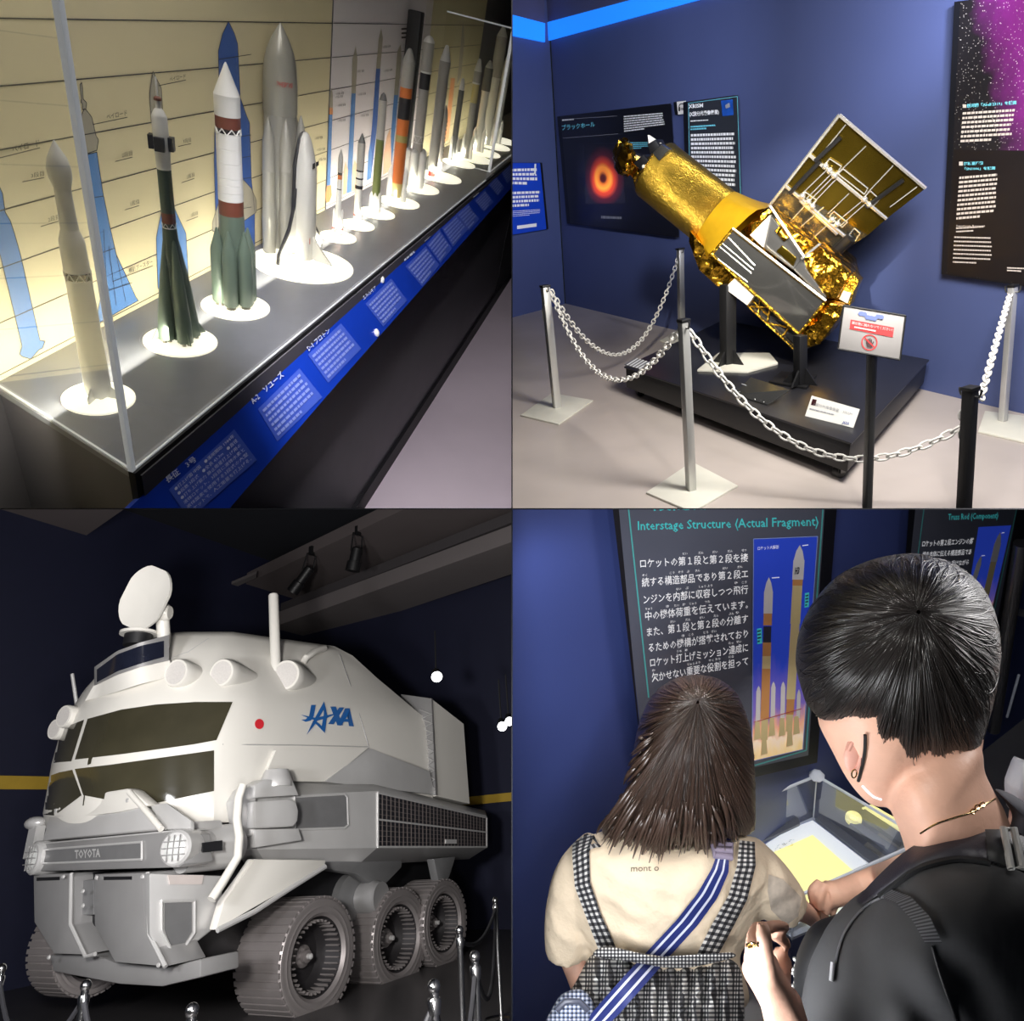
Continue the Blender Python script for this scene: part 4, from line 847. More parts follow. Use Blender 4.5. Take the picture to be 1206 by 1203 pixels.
# telescope tube: axis runs from nose to the flare
n0 = s(770.5, 199); n1 = s(843, 257); axv = n1 - n0
rr = ((s(795, 174) - s(747, 226)).length) / 2
tube = T.part('telescope_tube', MB(goldfine).lathe(n0, axv, [(-.03, rr * .8), (0, rr * .95), (.02, rr), (axv.length * .98, rr * 1.0), (axv.length * 1.0, rr * .99)], 40), label='finely crinkled gold tube')
# sunshade lip and star trackers
T.part('tube_lip', MB(gold).lathe(n0 - axv.normalized() * .05, axv, [(0, rr * .55), (.05, rr * .97), (.07, rr * .97)], 32), parent=tube)
for q, d0, d1, m in [([(746, 192), (757, 182), (768, 194), (757, 205)], .05, .2, blk), ([(762, 170), (772, 164), (779, 178), (768, 187)], .0, .14, blk), ([(768, 180), (779, 170), (788, 176), (776, 190)], .12, .2, mirror)]:
    T.part('star_tracker', MB(m).prism([s(*p, d1) for p in q], nv * (d1 - d0)), bevel=.006)
T.part('tracker_lens', MB(whitesat).lathe(s(758, 196, .212), -nv, [(0, .012), (.006, .012), (.008, .006)], 14))
for q in ([(728, 164), (727, 174), (740, 175)], [(763, 159), (764, 171), (778, 169)]): T.part('baffle_fin', MB(whitesat if q[0][0] > 750 else gold).prism([s(*p, .1) for p in q], nv * .03), label='pointed baffle fin')
T.part('tracker_beam', MB(bright).hexa(s(729, 171, .1), s(768, 193, .1), s(766, 196, .1), s(728, 175, .1), s(729, 171, 0), s(768, 193, 0), s(766, 196, 0), s(728, 175, 0)))
rb_ = random.Random(5); cc = s(735, 186, .06)
T.part('foil_collar', MB(goldcrum).prism([s(*p, .1) for p in [(733, 176), (752, 188), (757, 205), (749, 228), (744, 208), (729, 199)]], nv * .16), bevel=.012, label='crumpled gold collar')
T.part('foil_pouch', MB(goldcrum).ell(cc, ((.15, 0, .02), nv * .1, (-.04, 0, .13)), 18, 12, lambda x, y, z: 1 + rb_.uniform(-.14, .14)), label='crumpled foil bundle')
# body: extruded outline, front faces at depth d
D0, D1 = -.42, .30
def slab(name, pts, m, d0, d1, label=None, parent=None, bevel=.004):
    return T.part(name, MB(m).prism([s(*p, d1) for p in pts], nv * (d1 - d0)), parent=parent, label=label, bevel=bevel)
# flare (bright gold transition): rings morph from the round tube to the square body
def cone_pts(n=28):
    R0_, R1_ = [], []
    _, u, v = MB.basis(axv)
    up_ = (s(903, 241) - s(812, 272)); 
    e1 = s(846, 292, .0); e2 = s(905, 244, .0); mid = (e1 + e2) / 2
    for i in range(n):
        t = 2 * PI * i / n; R0_.append(n1 + (u * math.cos(t) + v * math.sin(t)) * rr)
    return R0_, mid, u, v
R0_, mid, u_, v_ = cone_pts()
half = (s(905, 244) - s(846, 300)) / 2; mid = (s(905, 244) + s(846, 300)) / 2; dd = -nv * .33
R1_ = []
for p in R0_:
    d = (p - n1); a = d.dot(half.normalized()) / rr; b = d.dot(-nv) / rr; k = 1 / max(abs(a), abs(b), .2) * .98
    R1_.append(mid + half * max(-1, min(1, a * k)) + dd * max(-1, min(1, b * k)))
T.part('gold_flare', MB(goldb).rings([R0_, [p.lerp(q, .5) for p, q in zip(R0_, R1_)], R1_], False), label='bright gold flared section', fix=True)
T.part('core_body', MB(goldcrum).prism([s(*p, .24) for p in [(846, 296), (903, 244), (988, 316), (994, 340), (965, 404), (942, 410), (880, 358)]], nv * .6), bevel=.01, label='crumpled gold body')
fr = [(863, 270), (972, 355), (941, 394), (838, 300)]
fp = slab('front_panel', fr, mirror, .30, .345, 'dark mirror panel facing the visitors')
for k, (a_, b_) in enumerate([((858, 280), (889, 313)), ((848, 291), (885, 322)), ((851, 287), (887, 317.5)), ((840, 301), (880, 332))]):
    T.part('panel_stripe', MB(bright).tube([s(*a_, .347), s(*b_, .347)], .004, 6), parent=fp)
rim = MB(gold)
for a_, b_ in zip(fr, fr[1:] + fr[:1]): rim.tube([s(*a_, .346), s(*b_, .346)], .011, 8)
T.part('gold_rim', rim, parent=fp)
slab('lower_gold_flank', [(812, 272), (838, 300), (880, 336), (880, 358), (845, 338), (823, 318), (811, 285)], goldcrum, -.2, .26, 'crumpled gold flank below the panel')
slab('silver_window', [(866, 327), (891, 345), (880, 360), (853, 340)], whitesat, .2, .34, 'grey silver window panel')
lp = slab('lower_panel', [(890, 346), (941, 394), (950, 412), (936, 414), (880, 360)], mirror, .1, .27, 'dark lower panel with gold truss')
tr = MB(gold)
for a_, b_ in [((890, 346), (880, 360)), ((880, 360), (936, 412)), ((890, 346), (941, 392)), ((884, 361), (907, 362)), ((907, 362), (903, 383)), ((907, 362), (930, 385)), ((930, 385), (920, 398)), ((903, 381), (932, 386)), ((885, 353), (905, 372)), ((895, 352), (893, 372)), ((936, 413), (966, 404))]: tr.tube([s(*a_, .28), s(*b_, .28)], .007, 6)
T.part('gold_truss', tr, parent=lp)
slab('end_foil', [(941, 393), (972, 355), (994, 360), (990, 372), (966, 405), (950, 409)], goldcrum, .0, .34, 'crumpled gold end closure', bevel=.02)
slab('dark_gap', [(925, 395), (941, 393), (950, 410), (944, 414)], blk, .0, .3, 'dark foot bracket')
# upper flank with white triangle and mirror strips
uf = lambda name, pts, m, d, label=None, w=.05: slab(name, pts, m, d - w, d, label)
uf('white_gusset', [(883, 277), (907, 253), (899, 292)], whitesat, .335, 'white triangular panel')
uf('mirror_strip', [(907, 253), (946, 303), (934, 318), (899, 292)], mirror2, .315, 'smoky mirror strip')
uf('gold_patch', [(912, 272), (918, 266), (931, 278), (923, 285)], goldcrum, .33, 'gold patch between mirror strips', .04)
uf('gold_patch', [(914, 296), (921, 289), (938, 304), (934, 314)], wingm, .33, 'dull gold patch under the mirror strip', .04)
uf('mirror_strip', [(934, 318), (946, 303), (950, 318), (973, 350), (971, 354)], mirror2, .32, 'smoky mirror strip')
uf('foil_block', [(938, 297), (962, 288), (992, 313), (1001, 322), (985, 352), (972, 352), (950, 322)], goldcrum, .3, 'crumpled gold block under the wing', .25)
uf('end_box', [(994, 313), (1012, 331), (1006, 343), (1001, 360), (986, 354), (990, 330)], gold, .2, 'gold end box', .15)
uf('end_window', [(990, 342), (1002, 346), (998, 358), (987, 352)], whitesat, .23, 'pale end window', .03)
rail_ = MB(bright)
for a_, b_ in [((863, 269), (972, 354)), ((907, 243), (947, 303)), ((944, 305), (966, 287))]: rail_.tube([s(*a_, .352), s(*b_, .352)], .009, 6)
T.part('edge_rail', rail_)
# solar wing: a thin raised sheet turned a little to the visitors
wn = (-nv + V((.1, 0, -.3))).normalized(); wp0 = s(970, 220, .05)
wg = lambda x, y, e=0: B.on(x, y, wp0 + wn * e, wn)
wing_q = [(906, 243), (988.5, 135.5), (1090, 222), (1003, 290)]
wq2 = [(906, 243), (988.5, 135.5), (1090, 222), (1005, 302), (985, 303), (967, 290)]
w1 = T.part('solar_wing', MB(wingm).prism([wg(*p) for p in [(926, 217), (988.5, 135.5), (1090, 222), (1044, 258), (952, 182)]] , -wn * .012), label='olive gold outer wing sheet') if False else None
def sheet(name, pts, m, label, parent=None): return T.part(name, MB(m).prism([wg(*p) for p in pts], -wn * .014), parent=parent, label=label)
w1 = sheet('outer_wing_sheet', [(952, 181.5), (988.5, 135.5), (1090, 222), (1044, 258)], wingm, 'dark olive gold wing sheet')
w2 = sheet('inner_wing_sheet', [(924, 218), (952, 181.5), (1044, 258), (1022, 277)], wingm, 'olive gold wing sheet')
w3 = sheet('root_wing_sheet', [(906, 243), (924, 218), (1022, 277), (1006, 287), (986, 303), (968, 288)], wingsil, 'silver grey wing root sheet')
def bars(lst, r, m, parent, name, e=.012):
    mb = MB(m)
    for a_, b_ in lst: mb.tube([wg(*a_, e), wg(*b_, e)], r, 6)
    return T.part(name, mb, parent=parent)
bars([((988.5, 135.5), (1090, 222)), ((952, 181.5), (1044, 258)), ((906, 243), (988.5, 135.5))], .012, bright, w1, 'bright_edge')
bars([((924, 218), (1000, 283)), ((942, 236), (986, 276))], .012, bright, w2, 'bright_edge')
bars([((965, 185), (996, 147)), ((986, 205), (1020, 172)), ((1022, 227), (1052, 195)), ((1048, 244), (1080, 220))], .0045, bright, w1, 'cable')
bars([((950, 234), (980, 204)), ((953, 237), (983, 207)), ((957, 240), (986, 210)), ((985, 262), (1014, 238)), ((990, 266), (1018, 241)), ((975, 252), (1000, 228)), ((945, 228), (975, 199))], .0045, bright, w2, 'cable')
bars([((930, 262), (950, 240)), ((958, 280), (985, 256)), ((940, 270), (970, 244))], .0045, bright, w3, 'cable')
for q, pr in [([(970, 196), (977, 187), (991, 196), (985, 205)], w1), ([(987, 205), (993, 199), (1022, 222), (1018, 229)], w1), ([(1016, 234), (1025, 225), (1036, 235), (1027, 244)], w1), ([(943, 232), (948, 226), (962, 236), (956, 243)], w2), ([(977, 255), (982, 249), (998, 262), (992, 268)], w2), ([(1000, 277), (1006, 269), (1013, 275), (1007, 284)], w3)]:
    bars(list(zip(q, q[1:] + q[:1])), .0045, bright, pr, 'bracket')
for p in [(972, 196), (977, 201), (983, 207), (1018, 235), (1024, 241), (945, 231), (952, 238), (957, 243), (980, 259), (986, 264)]:
    T.part('hinge_fitting', MB(bright).ell(wg(*p, .02), ((.022, 0, 0), (0, .022, 0), (0, 0, .022)), 10, 7), parent=w1)
for a_, b_ in [((990, 162), (960, 190)), ((1064, 212), (1020, 244)), ((966, 190), (930, 228)), ((1000, 280), (972, 300))]: bars([(a_, b_)], .016, blk, w1, 'dark_strut', .02)
T.part('wing_arm', MB(blk).tube([wg(985, 296, .02), wg(1002, 280, .03)], .04, 10))
T.part('hinge_yoke', MB(gold).tube([s(944, 303, .1), wg(967, 288, .0)], .03, 8))
# ---- lights
lampw(B, 'AREA', 'ceiling_panel', (1.7, 2.2, 2.2), B.at(900, 400, 2, .2), 170, (1, .96, .9), 1.0)
lampw(B, 'SPOT', 'ceiling_spot', (.5, 2.6, 2.3), s(880, 280), 600, (1, .93, .8), .06, 40, .6)
lampw(B, 'SPOT', 'wall_wash_spot', (.35, 3.6, 2.9), wb(690, 150), 520, (.78, .82, 1), .1, 70, 1.0)
lampw(B, 'SPOT', 'wall_wash_spot', (2.6, 3.2, 2.9), wb(930, 120), 260, (.85, .86, 1), .1, 60, 1.0)
lampw(B, 'SPOT', 'floor_spot', (1.0, .8, 1.0), B.at(800, 480, 2, 0), 90, (1, .94, .88), .05, 80, .7)
# ================================================================== bay 3 (lower left): big white rover in a dark hall
Cc = tilted(.08, -375, (340, 1200), (520, 1137), 1.5, -1, -1)
from mathutils.bvhtree import BVHTree
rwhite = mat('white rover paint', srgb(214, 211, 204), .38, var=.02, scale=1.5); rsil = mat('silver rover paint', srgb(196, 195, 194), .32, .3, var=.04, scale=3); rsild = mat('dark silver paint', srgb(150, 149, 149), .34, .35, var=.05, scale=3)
rgl = mat('dark tinted windshield', srgb(58, 55, 42), .08, 0, var=.2, scale=2, coat=.5); rdark = mat('under body black', srgb(22, 22, 25), .5, var=.1); rgrey = mat('mid grey casting', srgb(120, 120, 121), .4, .3, var=.05)  # windshield olive has the glass reflection put into its base colour
wheelm = mat('grey metal wheel', srgb(138, 132, 131), .42, .45, var=.06, scale=4); wheeld = mat('dark wheel well', srgb(44, 42, 44), .5, .3, var=.08)
sol = bpy.data.materials.new('solar cell grid'); sol.use_nodes = True; N, L = sol.node_tree.nodes, sol.node_tree.links
uvn = N.new('ShaderNodeUVMap'); bk = N.new('ShaderNodeTexBrick'); bk.offset = 0; bk.inputs['Scale'].default_value = 1; bk.inputs['Brick Width'].default_value = .033; bk.inputs['Row Height'].default_value = .1; bk.inputs['Mortar Size'].default_value = .0045
bk.inputs['Color1'].default_value = (.012, .012, .016, 1); bk.inputs['Color2'].default_value = (.02, .02, .024, 1); bk.inputs['Mortar'].default_value = (.2, .17, .16, 1); L.new(uvn.outputs[0], bk.inputs['Vector']); L.new(bk.outputs[0], N['Principled BSDF'].inputs['Base Color']); N['Principled BSDF'].inputs['Roughness'].default_value = .3
jblue = mat('deep blue logo paint', srgb(30, 92, 160), .4, var=.02); jred = mat('red marking paint', srgb(206, 44, 54), .4, var=.02)
hallf = mat('dark hall floor', srgb(58, 56, 57), .35, var=.1, scale=1.5); hallw = mat('navy hall wall', srgb(17, 20, 44), .6, var=.05); yel = mat('mustard wall band', srgb(168, 138, 44), .6, var=.04)
ceilm = mat('black ceiling', srgb(20, 22, 30), .8, var=.1, scale=1); beamm = mat('dark grey ceiling panel', srgb(92, 84, 84), .75, var=.06, scale=1); ductm = mat('grey ceiling duct', srgb(104, 98, 98), .7, var=.05, scale=1)
SY = 5.9
fp_ = lambda q, X: [Cc.at(x, y, 0, X) for x, y in q]
sp_s = lambda q, Y: [Cc.at(x, y, 1, Y) for x, y in q]
# ---- setting
mb = MB(hallf).box((-1, .5, -.05), (11.4, 11.6, 0)); struct(Cc, 'floor', mb)
mb = MB(hallw).box((-1, 11.5, 0), (11.4, 11.6, 7.4)); struct(Cc, 'wall_rear', mb)
mb = MB(hallw).box((11.2, .5, 0), (11.3, 11.5, 7.4)); struct(Cc, 'wall_right', mb)
mb = MB(ceilm).box((-1, .5, 7.3), (11.4, 11.6, 7.4)); struct(Cc, 'ceiling', mb)
a = Cc.at(0, 914, 1, 11.49); b = Cc.at(0, 930, 1, 11.49); mb = MB(yel).box((-1, 11.47, b.z), (11.2, 11.5, a.z)); struct(Cc, 'trim_1', mb)
a = Cc.at(580, 936, 0, 11.19); b = Cc.at(580, 946, 0, 11.19); mb = MB(yel).box((11.17, .5, b.z), (11.2, 11.5, a.z)); struct(Cc, 'trim_2', mb)
def ceil_poly(name, q, z, m, th=.25):
    mb = MB(m).prism([Cc.at(*p, 2, z) for p in q], (0, 0, th)); return struct(Cc, name, mb)
ceil_poly('ceiling_panel', [(250, 708), (300, 683), (476, 600), (476, 560), (700, 520), (640, 592), (604, 608), (333, 713), (270, 738)], 6.6, beamm)
ceil_poly('ceiling_beam', [(240, 768), (604, 638), (640, 624), (640, 662), (604, 676), (370, 754), (320, 768)], 5.8, ductm, .3)
ceil_poly('ceiling_beam', [(230, 760), (604, 615), (640, 600), (640, 624), (604, 638), (240, 768)], 6.2, mat('shadowed duct', srgb(62, 58, 60), .8, var=.05), .2)  # darker copy of the duct grey; shade of the gap put into the colour
ceil_poly('ceiling_panel', [(-20, 600), (-20, 632), (0, 640), (56, 661), (100, 632), (146, 600), (200, 560), (-20, 560)], 6.6, beamm)
ceil_poly('ceiling_beam', [(200, 726), (302, 681), (302, 676), (200, 719)], 6.5, ductm, .06)
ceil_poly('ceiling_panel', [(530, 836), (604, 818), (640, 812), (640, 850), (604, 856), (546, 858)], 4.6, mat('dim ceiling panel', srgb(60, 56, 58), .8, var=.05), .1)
def spotlamp(label, p, q, r):
    a, b = Cc.at(*p, 2, 6.3), None; k = Cc.depth(a); b = Cc.dist(*q, k * .99)
    T = Thing(Cc, 'stage_spotlight', label, 'lamp', a, 'black spotlights under the ceiling')
    u = (b - a).normalized(); T.part('housing', MB(blk).lathe(a, u, [(0, r * .7), (.03, r), ((b - a).length * .6, r), ((b - a).length * .62, r * 1.25), ((b - a).length, r * 1.3)], 18))
    T.part('yoke', MB(blk).tube([a + u * .1 + V((r * 1.4, 0, 0)), a + V((r * 1.2, 0, .25)), a + V((-r * 1.2, 0, .25)), a + u * .1 - V((r * 1.4, 0, 0))], .015, 6))
    T.part('clamp', MB(blk).box(a + V((-.04, -.04, .25)), a + V((.04, .04, .42))))
spotlamp('black stage spotlight hanging lower beside the white antenna', (366, 668), (344, 698), .09)
spotlamp('black stage spotlight hanging higher along the ceiling panel', (421, 645), (415, 673), .1)
dl = mat('glowing down light', (1, 1, 1), .5, emit=6, ecol=(1, 1, 1), var=.0)
for x, y, r, lab in [(514.5, 797.5, .075, 'single glowing ceiling light above the rover rear'), (591.5, 856, .065, 'lower of two glowing ceiling lights at the hall corner'), (600, 850, .06, 'upper of two glowing ceiling lights at the hall corner')]:
    p = Cc.dist(x, y, 9.5); d = (Cc.C - p).normalized() + V((.1, 0, -.3)); d.normalize(); T = Thing(Cc, 'ceiling_light', lab, 'lamp', p, 'glowing ceiling lights in the dark hall')
    T.part('lens', MB(dl).lathe(p, d, [(0, r), (.02, r * .9), (.03, r * .5)], 20)); T.part('can', MB(blk).lathe(p - d * .22, d, [(0, r * .8), (.21, r * 1.05)], 18)); T.part('stem', MB(blk).tube([p - d * .2, p - d * .2 + V((0, 0, .6))], .012, 6))
# ---- rover
base = V((6.6, 7.1, 0)); T = Thing(Cc, 'lunar_rover', 'huge white six wheeled exploration rover with wide tinted windshield', 'rover', base)
def ring(z, xf, xc, yn, yf, xr, n=28):
    ym = (yn * .56 + yf * .44); P = []
    for i in range(n + 1):
        t = -1 + 2 * i / n; y = ym + (t * (ym - yn) if t < 0 else t * (yf - ym)); P.append(V((xf + (xc - xf) * abs(t) ** 2.4, y, z)))
    m = 8
    for i in range(1, m + 1): P.append(V((xc + (xr - xc) * i / m, yf, z)))
    for i in range(0, m): P.append(V((xr + (xc - xr) * i / m, yn, z)))
    return P
lev = [(1.75, 4.42, 5.02, 6.22, 8.85, 8.7), (2.0, 4.34, 4.98, 6.2, 8.95, 8.7), (2.5, 4.32, 5.05, 6.2, 9.0, 8.7), (2.93, 4.36, 5.1, 6.24, 9.0, 8.7), (3.1, 4.42, 5.15, 6.3, 8.95, 8.62), (3.3, 4.5, 5.2, 6.42, 8.85, 8.36), (3.55, 4.62, 5.25, 6.58, 8.6, 7.9), (3.76, 4.8, 5.35, 6.7, 8.4, 7.5), (3.86, 4.98, 5.5, 6.82, 8.2, 7.25), (3.9, 5.3, 5.7, 7.1, 8.0, 7.05)]
rings_ = [[p + V((0, 0, .075 * max(0, p.x - 5.2) * max(0, min(1, (p.z - 3.0) / .7)) * (1 if p.x < 7.3 else max(0, 1 - (p.x - 7.3))))) for p in ring(*l)] for l in lev]
hull_mb = MB(rwhite).rings(rings_, True, True)
hull_mb.f = [t for f in hull_mb.f for t in [(f[0], f[i], f[i + 1]) for i in range(1, len(f) - 1)]]; hull_mb.mi = [0] * len(hull_mb.f); hull_mb.sm = [True] * len(hull_mb.f)
hull = T.part('cabin_shell', hull_mb, label='white rounded cabin shell')
bv = BVHTree.FromPolygons(hull_mb.v, hull_mb.f)
def onhull(x, y, e=.01):
    d = (Cc.R.transposed() @ ray(x, y)).normalized(); h = bv.ray_cast(Cc.C, d)
    if h[0] is None:
        q = bv.find_nearest(Cc.C + d * 8.3); p = q[0]; return p - d * e
    return h[0] - d * e
def pl(poly, t):
    n = len(poly) - 1; k = min(int(t * n), n - 1); return lerp(poly[k], poly[k + 1], t * n - k)
def patch(name, m, top, bot, nu=24, nv=6, e=.012, parent=None, label=None):
    mb = MB(m).grid(lambda u, v: onhull(*lerp(pl(bot, u), pl(top, u), v), e), nu, nv); return T.part(name, mb, parent=parent or hull, label=label)
patch('windshield_pane', rgl, [(103, 847), (143, 836), (184, 830), (230, 827), (274, 827)], [(88, 895), (140, 889), (200, 881), (228, 877), (255, 872)], label='large upper windshield pane')
patch('windshield_pane', rgl, [(50, 877), (60, 868), (78, 856), (99, 848)], [(42, 902), (56, 900), (70, 898), (84, 897)], label='small upper corner pane')
patch('windshield_pane', rgl, [(88, 906), (130, 901), (180, 894), (252, 884)], [(98, 937), (130, 943), (174, 948), (252, 932)], label='large lower windshield pane')
patch('windshield_pane', rgl, [(36, 927), (50, 917), (70, 910), (85, 907)], [(46, 952), (52, 960), (64, 961), (96, 937)], label='small lower corner pane')
dA_, dB_ = Cc.depth(onhull(120, 816)) - .02, Cc.depth(onhull(199, 790)) - .08
def band(name, m, top, bot, off, parent, th=.03):
    def f(u, v, o):
        x, y = lerp(pl(bot, u), pl(top, u), v); w = max(0, min(1, (x - 111) / 88)); return Cc.dist(x, y, dA_ + (dB_ - dA_) * w - .25 * math.sin(PI * w) - off + o)
    mb = MB(m); mb.rings([[f(i / 20, 0, 0), f(i / 20, 1, 0), f(i / 20, 1, th), f(i / 20, 0, th)] for i in range(21)], True, False); return T.part(name, mb, parent=parent)
band('roof_step', rwhite, [(110, 808), (138, 795), (165, 786), (200, 778)], [(100, 826), (138, 815), (165, 806), (203, 797)], -.03, hull, .4)
rim = band('roof_window_frame', rsild, [(111, 786), (138, 767), (165, 757), (199, 748)], [(111, 808), (138, 795), (165, 786), (199, 778)], 0, hull, .3)
band('roof_window_pane', mat('navy roof glass', srgb(24, 27, 40), .1, var=.1), [(114, 789), (138, 771), (165, 761), (193, 755)], [(114, 804), (138, 791), (165, 782), (193, 774)], .012, rim)
def bead(pts, r, m, name, e=.0, parent=None): return T.part(name, MB(m).tube([onhull(*p, e) for p in pts], r, 6), parent=parent or hull)
bead([(400, 771), (412, 805), (424, 845), (434, 879)], .007, rsild, 'panel_seam'); bead([(262, 877), (300, 877.5), (350, 878), (434, 880)], .008, rsil, 'panel_seam')
bead([(200, 776), (222, 768), (246, 752)], .006, rsil, 'panel_seam')
# side gusset and logo
gus = [(383, 921), (434, 881), (506, 909), (512, 936), (440, 928)]
T.part('side_gusset', MB(rsil).prism([Cc.at(x, y, 1, 6.12 if y > 890 else 6.19) for x, y in gus], (0, .25, 0)), label='light grey sloping side gusset')
T.part('front_gusset', MB(rwhite).prism([Cc.at(x, y, 1, 6.15) for x, y in [(310, 920), (325, 884), (434, 881), (385, 921)]], (0, .2, 0)), label='white side gusset')
mb = MB(jred); c = (305.5, 853); mb.poly([onhull(c[0] + 5.4 * math.cos(t), c[1] + 6 * math.sin(t), .014) for t in [2 * PI * i / 20 for i in range(20)]]); T.part('red_disc_marking', mb, parent=hull, fix=False)
oh = lambda x, y: onhull(x, y, .015)
mb = MB(jblue)
mb.use(jblue); lay_ = [0]
def ohp(q, m=None):
    lay_[0] += .0012; mb.use(m or jblue).poly([onhull(x, y, .02 + lay_[0]) for x, y in q])
for q in [[(366.5, 830.5), (372, 830.5), (369.5, 844), (366, 849), (360, 850.5), (354.5, 848), (360, 847.5), (364, 843.5)],
          [(389, 832.5), (395.5, 832.5), (404, 854.5), (397, 854)], [(399.5, 833.5), (405.5, 833.5), (393, 853.5), (386.5, 853)],
          [(406.5, 834.5), (411.8, 834.5), (416.8, 856), (411, 855.5), (409, 844), (402, 855), (396.8, 854.5)], [(403, 847), (411, 847), (411.4, 850.6), (401, 850.4)],
          [(381.6, 826.5), (385.3, 842), (382.6, 864), (378.5, 857), (381.3, 842)], [(381.6, 826.5), (382.6, 834), (372, 852), (361, 866), (368, 851)],
          [(354, 842), (372, 845.8), (401, 839), (385, 846), (374, 849), (366, 847.5)], [(368, 849), (374, 851), (381, 857.5), (383, 864), (376, 857)]]: ohp(q)
T.part('blue_lettering', mb, parent=hull, fix=False, label='blue JAXA lettering with star')
# pods
def pod(name, face, r, L_, ax, m=rwhite, label=None):
    p = onhull(*face, -.05); ax = V(ax).normalized(); f = p + ax * (L_ - .1); b0 = p - ax * .5
    o = T.part(name, MB(m).lathe(b0, ax, [(0, r * .55), ((f - b0).length * .5, r * .8), ((f - b0).length * .82, r * .98), ((f - b0).length * .97, r), ((f - b0).length, r * .94)], 30), parent=hull, label=label)
    T.part('lens', MB(mat('pale pod lens', srgb(196, 192, 188), .5, var=.06, scale=60)).lathe(f - ax * .012, ax, [(0, r * .8), (.016, r * .8)], 26), parent=o); return o
pod('camera_pod', (222, 796), .15, .3, (-.98, -.25, -.02)); pod('camera_pod', (274, 796), .155, .3, (-.98, -.25, -.02)); pod('camera_pod', (350, 800), .185, .42, (-.95, -.35, -.03))
pod('corner_pod', (85, 845), .12, .2, (-.98, -.1, 0)); pod('corner_pod', (74, 860), .11, .2, (-.98, -.1, 0))
# antennas
p = onhull(325, 792, -.06); q = Cc.top(p, 322, 700); T.part('antenna_mast', MB(rwhite).lathe(p, q - p, [(0, .062), ((q - p).length - .02, .062), ((q - p).length, .05)], 20), label='white antenna mast')
p = Cc.dist(91, 834, 8.1); q = Cc.top(p, 85, 794); T.part('whip_antenna', MB(rsil).lathe(p, q - p, [(0, .022), ((q - p).length, .02)], 10))
T.part('roof_handle', MB(rwhite).tube([onhull(357, 781, -.02), onhull(360, 775, .08), onhull(370, 768, .09), onhull(382, 764, .04)], .045, 12))
# dish
dc = Cc.dist(170, 704, 7.5); vw = (Cc.C - dc).normalized(); rt_ = Cc.dirw((1, 0, 0)); upv = Cc.dirw((0, 0, 1)); dn = (vw * .75 - rt_ * .5 + upv * .12).normalized()
uu = (upv + rt_ * .32); uu = (uu - dn * uu.dot(dn)).normalized(); ww = dn.cross(uu)
mb = MB(rwhite); R_ = []
for k, (rr_, dz_) in enumerate([(.02, -.05), (.5, -.04), (.85, -.015), (1, 0), (1, -.03), (.6, -.1), (.2, -.13)]):
    R_.append([dc + (uu * math.cos(t) * .37 + ww * math.sin(t) * .30) * rr_ * (1 - .07 * max(0, math.cos(4 * t))) + dn * dz_ for t in [2 * PI * i / 36 for i in range(36)]])
dish = T.part('antenna_dish', mb.rings(R_, True, True), label='white oval antenna dish')
p0 = Cc.dist(191, 722, 7.6); p1 = Cc.dist(193, 752, 7.6)
T.part('dish_arm', MB(rwhite).tube([p1 - V((0, 0, .1)), p1, p0], .07, 14), parent=dish); T.part('dish_joint', MB(rwhite).lathe(p0 - rt_ * .05, rt_, [(-.05, .07), (0, .1), (.1, .1), (.14, .07)], 18), parent=dish)
p = Cc.dist(163, 750, 7.5); T.part('dish_turntable', MB(rwhite).lathe(p + V((0, 0, .02)), (0, 0, 1), [(0, .19), (.03, .19), (.04, .15)], 26), parent=dish); T.part('turntable_drum', MB(rdark).lathe(p - V((0, 0, .1)), (0, 0, 1), [(0, .14), (.12, .14)], 20), parent=dish)
# rear box
nc0, nc1 = Cc.at(509, 824, 1, 6.15), Cc.at(514, 938, 1, 6.15); r0_, r1_ = Cc.at(546, 853, 1, 6.15), Cc.at(553, 947, 1, 6.15)
dy = V((0, 2.2, 0)); fx = V((-.0, 0, 0))
rbx = T.part('rear_radiator_box', MB(rwhite).hexa(nc1, r1_, r1_ + dy, nc1 + dy, nc0, r0_, r0_ + dy, nc0 + dy), label='white angular rear box')
ff = [Cc.at(x, y, 0, nc0.x - .05) for x, y in [(472, 818), (508, 823), (513, 937), (497, 936)]]
lat = T.part('lattice_face', MB(rsild).prism(ff, (.03, 0, 0)), parent=rbx, label='grey truss panel')
mb = MB(rsil)
for i in range(9):
    y0, y1 = 836 + i * 11, 841.5 + i * 11; mb.tube([Cc.at(494 + i * 1.2, y0, 0, nc0.x - .07), Cc.at(509 + i * .4, y1, 0, nc0.x - .07), Cc.at(495 + i * 1.2, y0 + 11, 0, nc0.x - .07)], .012, 5)
T.part('truss_bars', mb, parent=lat)
# sponson with solar panel
Q = sp_s([(444, 932), (573, 961), (573, 999), (444, 999)], SY)
top_in = [Cc.at(439, 923, 1, 6.15), Cc.at(571, 955, 1, 6.15)]; fA_ = [Cc.at(300, 939, 1, 6.1), Cc.at(303, 1001, 1, 6.1)]
sp_body = MB(rsil); far = V((0, 2.0, 0))
sp_body.add([Q[0], Q[1], Q[2], Q[3], top_in[0], top_in[1], fA_[0], fA_[1], Q[1] + far, Q[2] + far, fA_[0] + far * .9, fA_[1] + far * .9, Cc.at(345, 921, 1, 6.18)],
    [(0, 1, 2, 3), (4, 5, 1, 0), (6, 0, 3, 7), (12, 4, 0, 6), (1, 8, 9, 2), (3, 2, 9, 11, 7), (4, 12, 10, 8, 5), (5, 8, 1), (6, 7, 11, 10), (12, 6, 10)])
spn = T.part('side_sponson', sp_body, label='silver side sponson')
